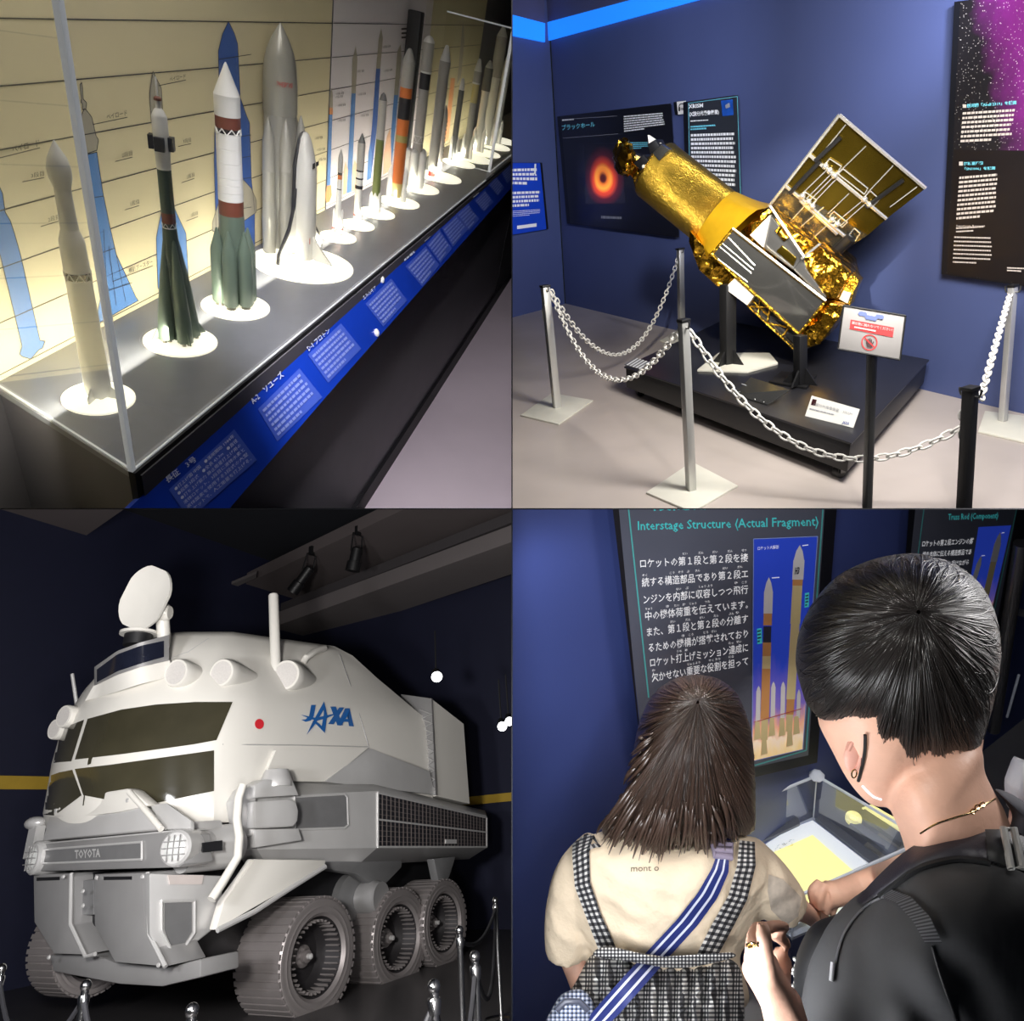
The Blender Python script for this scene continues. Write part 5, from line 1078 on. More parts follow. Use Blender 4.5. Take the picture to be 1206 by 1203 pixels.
und = [Q[3], Q[2], Q[2] + V((-.1, .25, -.13)), Q[3] + V((-.05, .25, -.17))]
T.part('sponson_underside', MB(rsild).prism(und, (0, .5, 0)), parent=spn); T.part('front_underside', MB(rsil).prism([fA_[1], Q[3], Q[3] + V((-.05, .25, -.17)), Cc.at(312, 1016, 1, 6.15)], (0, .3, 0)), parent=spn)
sq = sp_s([(445, 998), (573, 998), (573, 963.5), (445, 934)], SY - .006); mb = MB(sol); mb.grid(lambda u, v: sq[0].lerp(sq[1], u).lerp(sq[3].lerp(sq[2], u), v) + V((0, -.002, 0)), 12, 2, uv=True, smooth=False)
slp = T.part('solar_panel', mb, parent=spn, fix=False, label='dark gridded solar panel')
m_ = sq[0].lerp(sq[3], .5); m2_ = sq[1].lerp(sq[2], .5); T.part('panel_rail', MB(rsil).tube([m_, m2_], .012, 6), parent=slp)
mb = MB(rsil)
for a_, b_ in zip(sq, sq[1:] + sq[:1]): mb.tube([a_, b_], .014, 6)
T.part('panel_frame', mb, parent=slp)
e_ = sp_s([(525, 989), (538, 989), (538, 994), (525, 994)], SY - .02); T.part('panel_handle', MB(rsil).prism(e_, (0, .02, 0)), parent=slp)
# chamfer face recess and hinge
fn_ = (Q[0] - fA_[0]).cross(Q[3] - Q[0]).normalized(); fn_ = -fn_ if fn_.dot(Cc.C - Q[0]) < 0 else fn_
cf = lambda x, y, e=0: Cc.on(x, y, Q[0] + fn_ * e, fn_)
T.part('hinge_recess', MB(rgrey).prism([cf(*p, .004) for p in [(349, 940), (405, 937), (408, 940), (409, 971), (405, 974), (349, 976)]], fn_ * .006), parent=spn)
mb = MB(rsil)
rc = [(347, 938), (405, 935), (409, 939), (410, 972), (406, 976), (347, 978)]
for a_, b_ in zip(rc, rc[1:] + rc[:1]): mb.tube([cf(*a_, .01), cf(*b_, .01)], .012, 6)
T.part('recess_rim', mb, parent=spn)
h0 = cf(322, 958, .03); hz_ = V((0, 0, 1)); T.part('hinge_arm', MB(rsil).prism([cf(*p, .22) for p in [(300, 944), (340, 941), (349, 944), (352, 955), (351, 968), (345, 974), (300, 976)]], -fn_ * .25), parent=spn, bevel=.02)
h1 = cf(325, 920, .05); T.part('hinge_cap', MB(rsil).lathe(h1 - V((0, 0, .06)), (0, 0, 1), [(0, .17), (.05, .17), (.1, .15), (.17, .12), (.18, .05)], 24), parent=spn)
T.part('hinge_plate', MB(rsil).prism([cf(*p, .16) for p in [(300, 925), (312, 918), (345, 920), (352, 937), (300, 940)]], -fn_ * .2), parent=spn, bevel=.01); T.part('hinge_plate', MB(rsil).prism([cf(*p, .12) for p in [(300, 977), (352, 976), (356, 990), (300, 999)]], -fn_ * .14), parent=spn, bevel=.01)
# chassis
T.part('chassis', MB(rdark).box((5.7, 6.5, .6), (9.6, 8.3, 1.45)), bevel=.05); T.part('belly_box', MB(rdark).box((4.9, 6.45, .55), (5.8, 8.1, 1.7)), bevel=.05)
# wheels
def wheel(name, cpx, Y, r, wd, label, turn=0.0):
    c = Cc.at(*cpx, 1, Y); ax = V((math.sin(turn), -math.cos(turn), 0)); o = T.part(name, MB(wheelm).lathe(c - ax * wd, ax, [(0, r * .9), (.02, r * .98), (wd - .02, r * .98), (wd, r * .95), (wd + .006, r * .9), (wd, r * .86), (wd + .008, r * .82), (wd, r * .78), (wd + .004, r * .72), (wd - .03, r * .66)], 56, caps=False), label=label)
    d, u, v = MB.basis(ax)
    mb = MB(wheelm); n = 44
    for i in range(n):
        t = 2 * PI * i / n; e = u * math.cos(t) + v * math.sin(t); w = -u * math.sin(t) + v * math.cos(t)
        mb.obox(c - ax * wd * .5 + e * r * .985, (ax, w, e), (wd * .5, r * .045, r * .018))
    T.part('tread', mb, parent=o)
    T.part('rim_well', MB(wheeld).lathe(c - ax * .3, ax, [(0, r * .03), (.001, r * .5), (.12, r * .58), (.27, r * .67), (.272, r * .68)], 48, caps=False), parent=o)
    mb = MB(wheelm)
    for i in range(36):
        t = 2 * PI * i / 36; e = u * math.cos(t) + v * math.sin(t); w = -u * math.sin(t) + v * math.cos(t)
        mb.obox(c - ax * .13 + e * r * .585, (ax, w, e), (.11, r * .012, r * .02))
    T.part('spokes', mb, parent=o)
    T.part('hub', MB(wheelm).lathe(c - ax * .3, ax, [(0, r * .2), (.08, r * .19), (.1, r * .12), (.14, r * .11), (.15, r * .03)], 24), parent=o); T.part('hub_cap', MB(rsil).lathe(c - ax * .16, ax, [(0, r * .05), (.05, r * .05), (.06, r * .02)], 14), parent=o)
wheel('wheel', (376, 1127), SY - .05, .54, .62, 'front wheel facing the visitors'); wheel('wheel', (472, 1105), SY + .05, .53, .55, 'middle wheel facing the visitors'); wheel('wheel', (525, 1087), SY + .0, .5, .5, 'rear wheel facing the visitors')
wheel('wheel', (116, 1112), 7.9, .46, .45, 'far front wheel'); wheel('wheel', (330, 1112), 8.0, .5, -.4, 'far middle wheel'); wheel('wheel', (420, 1094), 8.0, .5, -.4, 'far rear wheel')
# suspension fenders
T.part('front_fender', MB(rwhite).prism(sp_s([(254, 1096), (264, 1062), (300, 1012), (384, 1013), (383, 1021), (330, 1052)], SY - .02), (0, .1, 0)), bevel=.015, label='white triangular front fender')
T.part('fender_lip', MB(rsil).tube([Cc.at(*p, 1, SY - .03) for p in [(256, 1096), (300, 1074), (335, 1051), (383, 1021)]], .025, 8))
T.part('middle_bracket', MB(rgrey).prism(sp_s([(384, 1015), (474, 1014), (473, 1022), (448, 1048), (420, 1030), (384, 1024)], SY + .2), (0, .15, 0)), bevel=.01); T.part('rear_bracket', MB(rgrey).prism(sp_s([(511, 1012), (537, 1009), (528, 1037), (526, 1041), (517, 1041)], SY + .05), (0, .12, 0)), bevel=.01)
p = Cc.at(447, 1058, 1, SY + .1); T.part('bogie_motor', MB(rsild).lathe(p + V((0, .4, 0)), (.1, -1, 0), [(0, .16), (.3, .19), (.36, .17), (.4, .17)], 26)); T.part('bogie_housing', MB(rgrey).lathe(p + V((-.1, .6, 0)), (0, -1, 0), [(0, .3), (.3, .28), (.34, .2)], 26))
p = Cc.at(345, 1040, 1, SY + .5); T.part('wheel_arch_liner', MB(rdark).box(p + V((-.3, 0, -.2)), p + V((1.2, .4, .1))))
# front module
XF = 4.39
def fpoly(name, q, X, th, m, label=None, parent=None, bevel=.012): return T.part(name, MB(m).prism(fp_(q, X), (th, 0, 0)), parent=parent, label=label, bevel=bevel)
bmp = fpoly('bumper_bar', [(37, 1027), (37, 995), (205, 979), (214, 984), (216, 1018), (210, 1022), (181, 1023)], XF, .3, rsild, 'silver bumper bar')
fpoly('bumper_top', [(40, 994), (205, 978), (205, 980), (40, 996)], XF - .01, .35, rsil, parent=bmp)
fpoly('grille_inset', [(51, 1017.5), (51, 1001), (167, 992), (167, 1012.5)], XF - .012, .01, rgrey, parent=bmp, bevel=0)
mb = MB(rsil)
for a_, b_ in [((51, 1017.5), (51, 1001)), ((51, 1001), (167, 992)), ((167, 992), (167, 1012.5)), ((167, 1012.5), (51, 1017.5))]: mb.tube([Cc.at(*a_, 0, XF - .016), Cc.at(*b_, 0, XF - .016)], .011, 6)
T.part('inset_rim', mb, parent=bmp)
mb = MB(rsil); write(mb, rsil, 'TOYOTA', [(88, 1012), (118, 1010), (118, 999.5), (88, 1001.5)], lambda x, y: Cc.at(x, y, 0, XF - .02), .03); T.part('raised_lettering', mb, parent=bmp, fix=False, label='raised TOYOTA lettering')
def headlamp(cpx, r, ax, sc=1):
    c = Cc.at(*cpx, 0, XF - .03); ax = V(ax).normalized(); o = T.part('headlamp', MB(rsil).lathe(c - ax * .5, ax, [(0, r * 1.05), (.42, r * 1.15), (.5, r * 1.1), (.52, r * .95)], 30), parent=bmp)
    T.part('lamp_glass', MB(mat('pale lamp glass', srgb(190, 192, 190), .15, var=.08, scale=30)).lathe(c, ax, [(0, r * .84), (.012, r * .84), (.035, r * .5), (.04, .01)], 28), parent=o)
    d, u, v = MB.basis(ax); mb = MB(rsild); u, v = V((0, 0, 1)), ax.cross(V((0, 0, 1))).normalized()
    for k in (-.4, 0, .4): mb.tube([c + ax * .04 + u * r * k - v * r * .8, c + ax * .045 + u * r * k + v * r * .8], .005, 5); mb.tube([c + ax * .04 + v * r * k - u * r * .8, c + ax * .045 + v * r * k + u * r * .8], .005, 5)
    T.part('lamp_guard', mb, parent=o)
headlamp((207, 999), .13, (-1, -.45, 0)); headlamp((40, 1011), .14, (-1, .1, 0))
c = Cc.at(247, 1000, 1, 6.05); T.part('side_drum', MB(rsil).lathe(c + V((-.22, .1, 0)), (1, -.15, .02), [(0, .19), (.5, .2), (.58, .14)], 24), bevel=0)
T.part('drum_slot', MB(rdark).prism(sp_s([(239, 993), (262, 990), (262, 1002), (239, 1004.5)], 5.78), (0, .08, 0)), label='black square slot'); 
# hood
def quadsurf(name, pts, m, label=None, th=.05): return T.part(name, MB(m).prism(pts, (th, 0, -.02)), label=label, bevel=.008)
fpoly('hood_panel', [(63, 962), (63, 946), (76, 941), (150, 929), (157, 932), (176, 949), (140, 957), (100, 962)], XF - .02, .12, rwhite, 'white hood panel')
quadsurf('hood_slope', fp_([(50, 990), (58, 962), (100, 962), (140, 957), (172, 950), (192, 976)], XF + .0), rsil, 'silver sloping hood')
quadsurf('hood_side', [Cc.at(x, y, 0, XF + .05) for x, y in [(176, 948), (196, 946), (224, 966), (224, 976), (192, 977)]], rsil, 'light grey hood side')
T.part('hood_strut', MB(rwhite).tube([Cc.at(152, 933, 0, XF - .03), Cc.at(170, 953, 0, XF - .03), Cc.at(190, 977, 0, XF - .03)], .028, 10))
T.part('side_shoulder', MB(rsil).prism(sp_s([(222, 968), (262, 966), (264, 985), (224, 980)], 6.02), (0, .3, 0)), bevel=.02, label='pale shoulder block')
for p in [(150, 943), (66, 955)]: T.part('hood_bolt', MB(rsil).lathe(Cc.at(*p, 0, XF - .025), (-1, 0, 0), [(0, .02), (.008, .018)], 12))
# lower front boxes
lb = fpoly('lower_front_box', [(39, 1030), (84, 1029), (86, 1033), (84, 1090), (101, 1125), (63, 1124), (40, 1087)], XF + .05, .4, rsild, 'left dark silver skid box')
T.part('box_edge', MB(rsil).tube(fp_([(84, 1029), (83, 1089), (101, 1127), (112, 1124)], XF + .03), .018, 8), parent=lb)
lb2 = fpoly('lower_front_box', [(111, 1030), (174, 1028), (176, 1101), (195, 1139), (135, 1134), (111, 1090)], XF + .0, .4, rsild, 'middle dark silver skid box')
T.part('box_edge', MB(rsil).tube(fp_([(174, 1028), (176, 1101), (195, 1139)], XF - .02), .02, 8), parent=lb2)
fpoly('centre_duct', [(84, 1030), (111, 1028), (112, 1124), (100, 1120), (86, 1090)], XF + .25, .2, rdark, 'dark gap between skid boxes'); fpoly('duct_plate', [(92, 1038), (110, 1036), (110, 1078), (92, 1078)], XF + .15, .1, rgrey)
for q in [(98, 1050), (98, 1067), (75, 1033), (168, 1033), (114, 1034), (187, 1137), (58, 1128)]: T.part('bolt', MB(rsil).lathe(Cc.at(*q, 0, XF - .01), (-1, 0, 0), [(0, .02), (.012, .015)], 10))
for q in [[(43, 1034), (70, 1033), (70, 1037), (43, 1038)], [(122, 1033), (155, 1032.5), (155, 1036.5), (122, 1037)]]: fpoly('box_slot', q, XF - .004 + (.05 if q[0][0] < 100 else 0), .01, rdark, parent=lb2, bevel=0)
sp1 = T.part('front_corner_box', MB(rsil).loft(sp_s([(176, 1029), (262, 1032), (262, 1060), (250, 1096), (222, 1118), (195, 1139), (176, 1101)], 6.0), [p + V((.25, .5, 0)) for p in sp_s([(176, 1029), (262, 1032), (262, 1060), (250, 1096), (222, 1118), (195, 1139), (176, 1101)], 6.0)]), bevel=.015, label='bright silver corner box')
T.part('corner_recess', MB(rgrey).prism(sp_s([(194, 1064), (226, 1063), (226, 1098), (207, 1128), (194, 1095)], 5.992), (0, .006, 0)), parent=sp1)
mb = MB(rsil); rc = [(190, 1062), (229, 1061), (229, 1099), (207, 1131), (190, 1096)]
for a_, b_ in zip(rc, rc[1:] + rc[:1]): mb.tube([Cc.at(*a_, 1, 5.985), Cc.at(*b_, 1, 5.985)], .014, 6)
T.part('recess_rim', mb, parent=sp1); T.part('corner_plate', MB(mat('pale pink grey plate', srgb(200, 190, 186), .4, .2, var=.04)).prism(sp_s([(198, 1031), (240, 1031), (238, 1042), (200, 1042)], 5.985), (0, .01, 0)), parent=sp1)
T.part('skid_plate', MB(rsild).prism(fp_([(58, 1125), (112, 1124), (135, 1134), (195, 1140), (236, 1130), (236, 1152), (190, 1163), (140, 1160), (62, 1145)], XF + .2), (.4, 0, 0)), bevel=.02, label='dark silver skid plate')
# bent tube linkage at the front corner
T.part('linkage_arm', MB(rwhite).tube([Cc.at(*p, 1, 5.75) for p in [(249, 1060), (262, 1040), (280, 1010), (282, 985), (279, 965), (281, 940), (286, 925)]], .04, 12), label='white bent linkage arm')
T.part('linkage_plate', MB(rsil).prism(sp_s([(277, 945), (286, 930), (300, 924), (303, 930), (300, 985), (284, 985)], 6.02), (0, .15, 0)), bevel=.02); T.part('linkage_shield', MB(rwhite).prism(sp_s([(252, 1096), (276, 1042), (296, 1012), (306, 1014), (300, 1060)], 5.9), (0, .06, 0)), bevel=.01)
p = Cc.at(42, 970, 0, XF + .3); T.part('mirror_pod', MB(rsil).ell(p, ((.1, 0, 0), (0, .14, 0), (0, 0, .07)), 16, 10)); T.part('mirror_stem', MB(rsil).box(p + V((-.05, -.12, -.35)), p + V((.05, .02, -.03))))
# ---- rope barrier posts
chrome = mat('chrome post', (.6, .6, .6), .15, 1, var=.04); ropem = mat('black rope', srgb(30, 30, 34), .6, var=.1)
tops = [((3, 1137), 'chrome rope post in front of the far front wheel'), ((102, 1156), 'chrome rope post in front of the dark skid boxes'), ((227, 1184), 'chrome rope post just left of the big front wheel'), ((511, 1156), 'chrome rope post beside the middle wheel'), ((559, 1122), 'chrome rope post between the rear wheel and the corner'), ((583, 1058), 'chrome rope post farthest along by the hall wall'), ((541, 1092), 'short chrome rope post just behind the rear wheel')]
tp3 = []
for (x, y), lab in tops:
    t = Cc.at(x, y, 2, .92); tp3.append(t); T2 = Thing(Cc, 'rope_post', lab, 'post', V((t.x, t.y, 0)), 'chrome rope barrier posts')
    T2.part('pole', MB(chrome).cyl((t.x, t.y, .015), (t.x, t.y, .88), .02)); T2.part('finial', MB(chrome).ell(t - V((0, 0, .02)), ((.028, 0, 0), (0, .028, 0), (0, 0, .03)), 14, 8)); T2.part('collar', MB(chrome).lathe((t.x, t.y, .8), (0, 0, 1), [(0, .026), (.05, .03), (.06, .026)], 16)); T2.part('base_disc', MB(chrome).lathe((t.x, t.y, 0), (0, 0, 1), [(0, .15), (.01, .15), (.025, .05)], 24))
def rope(a_, b_, drop, lab):
    P = [a_.lerp(b_, i / 16) - V((0, 0, .08 + drop * 4 * (i / 16) * (1 - i / 16))) for i in range(17)]; solo(Cc, 'barrier_rope', lab, 'rope', MB(ropem if drop < .4 else ropem).tube(P, .014, 8), base=P[0], group='ropes between the chrome posts')
rope(tp3[0], tp3[1], .3, 'dark rope between the two posts before the skid boxes'); rope(tp3[1], tp3[2], .3, 'dark rope running to the post by the big front wheel'); rope(tp3[3], tp3[4], .3, 'dark rope from the middle wheel post to the next post'); rope(tp3[4], tp3[5], .35, 'dark rope leading to the post by the hall wall'); rope(tp3[6], tp3[5], .12, 'pale rope behind the rear wheel'); rope(tp3[2], tp3[3], .5, 'dark rope hanging across in front of the big wheel')
# ---- lights
tgt = V((6.0, 6.3, 2.6))
lampw(Cc, 'AREA', 'hall_key_light', (-1.55, 1.6, -.35), tgt, 370, (1, .97, .93), .5)
lampw(Cc, 'AREA', 'hall_side_light', (-3.4, 1.6, -.5), V((4.4, 7.2, 2.0)), 170, (.97, .97, 1), .6)
lampw(Cc, 'AREA', 'hall_low_fill', (-.4, 1.2, -1.12), V((6.4, 6.0, 1.6)), 70, (1, .95, .95), .3)  # added fill beside the camera for the lower rover
# ================================================================== bay 4 (lower right): two visitors at a glass case
def lens_bay(a, b, h, side, storey):
    up = (-a, -b / F, 1); return Bay(up, (1, 0, 0), h, side, storey)
Dd = lens_bay(.211, 497, 2.45, 1, -1)
uD = Dd.dirw(ray(880, 1910)); wD = Dd.dirw(ray(1950, 597)); nW = uD.cross(wD).normalized(); PW = Dd.dist(850, 750, 1.5)
if nW.dot(Dd.C - PW) < 0: nW = -nW
wl = lambda x, y, e=0.0: Dd.on(x, y, PW + nW * e, nW)
dst = Dd.dist
wallb4 = mat('royal blue wall paint', srgb(64, 78, 140), .5, var=.03, scale=3, bump=.02, bscale=150)
bslate = mat('slate exhibit board', srgb(92, 96, 112), .4, var=.03); teal = mat('teal print', srgb(70, 196, 200), .5, var=0, emit=.25); tealline = mat('teal line', srgb(90, 190, 190), .4, var=0)  # teal print gets emission to look brighter
skin = mat('warm skin', srgb(228, 180, 156), .5, var=.06, scale=30, bump=.06, bscale=160); skinp = mat('pink skin', srgb(224, 168, 152), .5, var=.08, scale=25, bump=.06, bscale=160)
def hairmat(name, dark, light, rough):
    m = bpy.data.materials.new(name); m.use_nodes = True; N, L = m.node_tree.nodes, m.node_tree.links; b = N['Principled BSDF']
    uv = N.new('ShaderNodeUVMap'); mp = N.new('ShaderNodeMapping'); mp.inputs['Scale'].default_value = (150, 2.2, 1); L.new(uv.outputs[0], mp.inputs[0])
    nz = N.new('ShaderNodeTexNoise'); nz.inputs['Scale'].default_value = 1; nz.inputs['Detail'].default_value = 5; nz.inputs['Roughness'].default_value = .7; L.new(mp.outputs[0], nz.inputs['Vector'])
    rp = N.new('ShaderNodeValToRGB'); rp.color_ramp.elements[0].position = .36; rp.color_ramp.elements[0].color = [*dark, 1]; rp.color_ramp.elements[1].position = .72; rp.color_ramp.elements[1].color = [*light, 1]; L.new(nz.outputs['Fac'], rp.inputs[0]); L.new(rp.outputs[0], b.inputs['Base Color'])
    bp = N.new('ShaderNodeBump'); bp.inputs['Strength'].default_value = .9; bp.inputs['Distance'].default_value = .006; L.new(nz.outputs['Fac'], bp.inputs['Height']); L.new(bp.outputs[0], b.inputs['Normal'])
    b.inputs['Roughness'].default_value = rough; b.inputs['Specular IOR Level'].default_value = 1.0; MATS[name] = m; return m
hair_b = hairmat('glossy black hair', (.004, .0035, .0035), (.034, .027, .025), .28); hair_n = hairmat('dark brown hair', (.012, .007, .005), (.07, .042, .03), .3)
strand_b = mat('black hair strand', (.02, .017, .016), .3, var=.1, spec=.8); strand_n = mat('brown hair strand', (.05, .03, .022), .32, var=.1, spec=.8)
def gingham(name, n, c1, c2, c3):
    m = bpy.data.materials.new(name); m.use_nodes = True; N, L = m.node_tree.nodes, m.node_tree.links; b = N['Principled BSDF']; uv = N.new('ShaderNodeUVMap'); sp = N.new('ShaderNodeSeparateXYZ'); L.new(uv.outputs[0], sp.inputs[0]); S = []
    for k in range(2):
        a = N.new('ShaderNodeMath'); a.operation = 'MULTIPLY'; a.inputs[1].default_value = n; L.new(sp.outputs[k], a.inputs[0]); f = N.new('ShaderNodeMath'); f.operation = 'FRACT'; L.new(a.outputs[0], f.inputs[0]); g = N.new('ShaderNodeMath'); g.operation = 'GREATER_THAN'; g.inputs[1].default_value = .5; L.new(f.outputs[0], g.inputs[0]); S.append(g)
    ad = N.new('ShaderNodeMath'); ad.operation = 'ADD'; L.new(S[0].outputs[0], ad.inputs[0]); L.new(S[1].outputs[0], ad.inputs[1]); hf = N.new('ShaderNodeMath'); hf.operation = 'MULTIPLY'; hf.inputs[1].default_value = .5; L.new(ad.outputs[0], hf.inputs[0])
    rp = N.new('ShaderNodeValToRGB'); rp.color_ramp.interpolation = 'CONSTANT'; e = rp.color_ramp.elements; e[0].color = [*c1, 1]; e[1].position = .75; e[1].color = [*c3, 1]; k = e.new(.25); k.color = [*c2, 1]; L.new(hf.outputs[0], rp.inputs[0]); L.new(rp.outputs[0], b.inputs['Base Color']); b.inputs['Roughness'].default_value = .8
    MATS[name] = m; return m
ging = gingham('black and white gingham', 1, srgb(222, 220, 216), srgb(86, 86, 90), srgb(20, 20, 24)); ging2 = gingham('blue grey gingham', 1, srgb(214, 218, 228), srgb(120, 132, 160), srgb(46, 52, 72))
cot = mat('beige cotton', srgb(224, 206, 180), .8, var=.04, scale=12, bump=.45, bscale=22); cotgrey = mat('mottled grey print on cotton', srgb(186, 174, 160), .8, var=.22, scale=60)
shirtb = mat('black cotton jersey', srgb(66, 66, 68), .78, var=.05, scale=6, bump=.12, bscale=14); strapb = mat('black woven strap', srgb(44, 42, 50), .5, var=.08, scale=60, stretch=(1, 1, 6), bump=.1, bscale=200); bagb = mat('black nylon bag', srgb(22, 22, 24), .55, var=.08)
navy = mat('navy webbing', srgb(36, 48, 112), .55, var=.08, scale=40); webw = mat('pale webbing stripe', srgb(206, 212, 232), .6, var=.03); clearp = mat('smoky clear buckle', srgb(150, 140, 160), .15, var=.1, coat=.5)
glass4 = glass('clear display glass', (.97, .985, 1), .05, haze=.035); edgew = mat('polished glass edge', srgb(216, 222, 236), .2, var=.03, emit=.06); sheetw = mat('white display sheet', srgb(226, 230, 238), .5, var=.02, emit=.6); sheety = mat('pale yellow specimen board', srgb(250, 240, 160), .55, var=.04, scale=6, emit=.8)  # emission on the sheets stands in for light inside the case

# ---- setting
A0, A1 = wl(560, 590), wl(1260, 560)
gp = [wl(*p) for p in [(560, 560), (1320, 560), (1320, 1230), (560, 1330)]]
mb = MB(wallb4).prism(gp, -nW * .05); struct(Dd, 'wall_rear', mb)
mb = MB(mat('grey gallery floor', srgb(150, 148, 152), .5, var=.05)).box((-3, -.5, -.04), (4, 4, 0)); struct(Dd, 'floor', mb)
# ---- boards
def board4(q, th, m, edge):
    mb = MB(edge).prism([wl(*p, .001) for p in q], nW * th); mb.use(m).poly([wl(*p, th + .0015) for p in q]); return mb
TH = .03
f4 = lambda x, y: wl(x, y, TH + .002); f5 = lambda x, y: wl(x, y, TH + .003); f6 = lambda x, y: wl(x, y, TH + .004)
def line4(mb, m, a, b, w, fn=f4):
    dx, dy = b[0] - a[0], b[1] - a[1]; l = math.hypot(dx, dy); nx, ny = -dy / l * w, dx / l * w
    mb.use(m).poly([fn(a[0] + nx, a[1] + ny), fn(b[0] + nx, b[1] + ny), fn(b[0] - nx, b[1] - ny), fn(a[0] - nx, a[1] - ny)])
def gradpic(name, lo, mid, hi):
    m = bpy.data.materials.new(name); m.use_nodes = True; N, L = m.node_tree.nodes, m.node_tree.links; uv = N.new('ShaderNodeUVMap'); sp = N.new('ShaderNodeSeparateXYZ'); L.new(uv.outputs[0], sp.inputs[0]); nz = N.new('ShaderNodeTexNoise'); nz.inputs['Scale'].default_value = 7; nz.inputs['Detail'].default_value = 6; L.new(uv.outputs[0], nz.inputs['Vector'])
    ma = N.new('ShaderNodeMath'); ma.operation = 'MULTIPLY_ADD'; ma.inputs[1].default_value = .22; L.new(nz.outputs['Fac'], ma.inputs[0]); L.new(sp.outputs[1], ma.inputs[2]); rp = N.new('ShaderNodeValToRGB'); e = rp.color_ramp.elements; e[0].position = .1; e[0].color = [*lo, 1]; e[1].position = .6; e[1].color = [*hi, 1]
    for p_, c_ in [(.2, srgb(250, 226, 200)), (.27, srgb(232, 170, 140)), (.36, mid)]: k = e.new(p_); k.color = [*c_, 1]
    L.new(ma.outputs[0], rp.inputs[0]); L.new(rp.outputs[0], N['Principled BSDF'].inputs['Base Color']); N['Principled BSDF'].inputs['Roughness'].default_value = .4; L.new(rp.outputs[0], N['Principled BSDF'].inputs['Emission Color']); N['Principled BSDF'].inputs['Emission Strength'].default_value = .35; MATS[name] = m; return m  # emission brightens the printed picture, which is not backlit
pic = gradpic('printed launch picture', srgb(250, 214, 150), srgb(120, 100, 180), srgb(40, 66, 186))
pw = mat('printed rocket white', srgb(236, 234, 236), .5, var=.03); po = mat('printed rocket orange', srgb(224, 160, 100), .5, var=.05); pt = mat('printed rocket tan', srgb(232, 214, 160), .5, var=.05); pd = mat('printed rocket dark', srgb(52, 54, 72), .5, var=.05)
tw4 = mat('white panel print', srgb(240, 240, 244), .5, var=0, emit=.35)  # emission added so the white lettering stands out
q = [(762, 932), (952, 890), (974, 560), (722, 560)]
mb = board4(q, TH, bslate, mat('black board side', srgb(14, 15, 26), .5, var=.05))
mb.use(MATS['black board side']).poly([f4(*p) for p in [(756, 890), (751, 850), (717, 560), (725, 560)]])
write(mb, teal, '段間部（実物片）', [(768, 602.5), (940, 598), (940, 583), (767, 587)], f4, .012)
write(mb, teal, 'Interstage Structure (Actual Fragment)', [(751.5, 628), (964, 623), (964, 608.5), (751, 614)], f4, .008)
for a_, b_ in [((736, 560), (764, 822)), ((972, 560), (949.5, 884)), ((949.5, 884), (868, 908))]: line4(mb, tealline, a_, b_, .8)
body = ['ロケットの第１段と第２段を接', '続する構造部品であり第２段エ', 'ンジンを内部に収容しつつ飛行', '中の機体荷重を伝えています。', 'また、第１段と第２段の分離す', 'るための機構が搭載されており', 'ロケット打上げミッション達成に', '欠かせない重要な役割を担って']
yl = [669.5, 692, 712, 731.5, 750.5, 769, 786.5, 804]; yr = [662, 681, 699.5, 717, 734, 751.5, 768, 784]
furi = [['だい', 'だん', 'だい', 'だん', 'せつ'], ['ぞく', 'こう', 'ぞう', 'ぶ', 'ひん', 'だい', 'だん'], ['ない', 'ぶ', 'しゅう', 'よう', 'ひ', 'こう'], ['ちゅう', 'き', 'たい', 'か', 'じゅう', 'つた'], ['だい', 'だん', 'だい', 'だん', 'ぶん', 'り'], ['き', 'こう', 'とう', 'さい'], ['うち', 'あ', 'たっ', 'せい'], ['か', 'じゅう', 'よう', 'やく', 'わり', 'にな']]
fpos = [[.39, .54, .67, .81, .94], [.0, .26, .34, .42, .5, .76, .9], [.31, .4, .53, .61, .87, .94], [.0, .2, .28, .36, .43, .58], [.23, .38, .52, .66, .81, .88], [.33, .4, .55, .63], [.27, .35, .8, .88], [.0, .37, .45, .59, .66, .8]]
for k, s_ in enumerate(body):
    xl = 754.3 + k * 1.95; write(mb, tw4, s_, [(xl, yl[k]), (881, yr[k]), (881, yr[k] - 10.5), (xl - .6, yl[k] - 11)], f4, .008)
    for t_, u in zip(furi[k], fpos[k]):
        x = xl + (881 - xl) * u; y = yl[k] + (yr[k] - yl[k]) * u - 12.5; w = 2.2 * len(t_) + 1.5; write(mb, tw4, t_, [(x, y), (x + w, y - .5), (x + w, y - 3.4), (x, y - 2.9)], f4, .01)
pq = [(885.6, 897), (945.5, 883), (963, 632), (887.5, 635)]
mb.use(pic).poly([f4(*p) for p in pq]); mb.uv[len(mb.f) - 1] = [(0, 0), (1, 0), (1, 1), (0, 1)]
for a_, b_ in zip(pq, pq[1:] + pq[:1]): line4(mb, mat('pale blue frame line', srgb(150, 170, 230), .5, var=0), a_, b_, .5, f5)
def flat(m, pts, fn=f5): mb.use(m).poly([fn(*p) for p in pts])
def rocketpic(ax0, ax1, tipw, bands, fn=f5):
    """bands: (y0, y1, half width, material) along the axis from ax0 (top) to ax1 (bottom)"""
    X = lambda y: ax0[0] + (ax1[0] - ax0[0]) * (y - ax0[1]) / (ax1[1] - ax0[1])
    for k, (y0, y1, w, m) in enumerate(bands):
        if k == 0: flat(m, [(X(y0), y0), (X(y0 + (y1 - y0) * .4) - w * .6, y0 + (y1 - y0) * .4), (X(y1) - w, y1), (X(y1) + w, y1), (X(y0 + (y1 - y0) * .4) + w * .6, y0 + (y1 - y0) * .4)], fn)
        else: flat(m, [(X(y0) - w, y0), (X(y1) - w, y1), (X(y1) + w, y1), (X(y0) + w, y0)], fn)
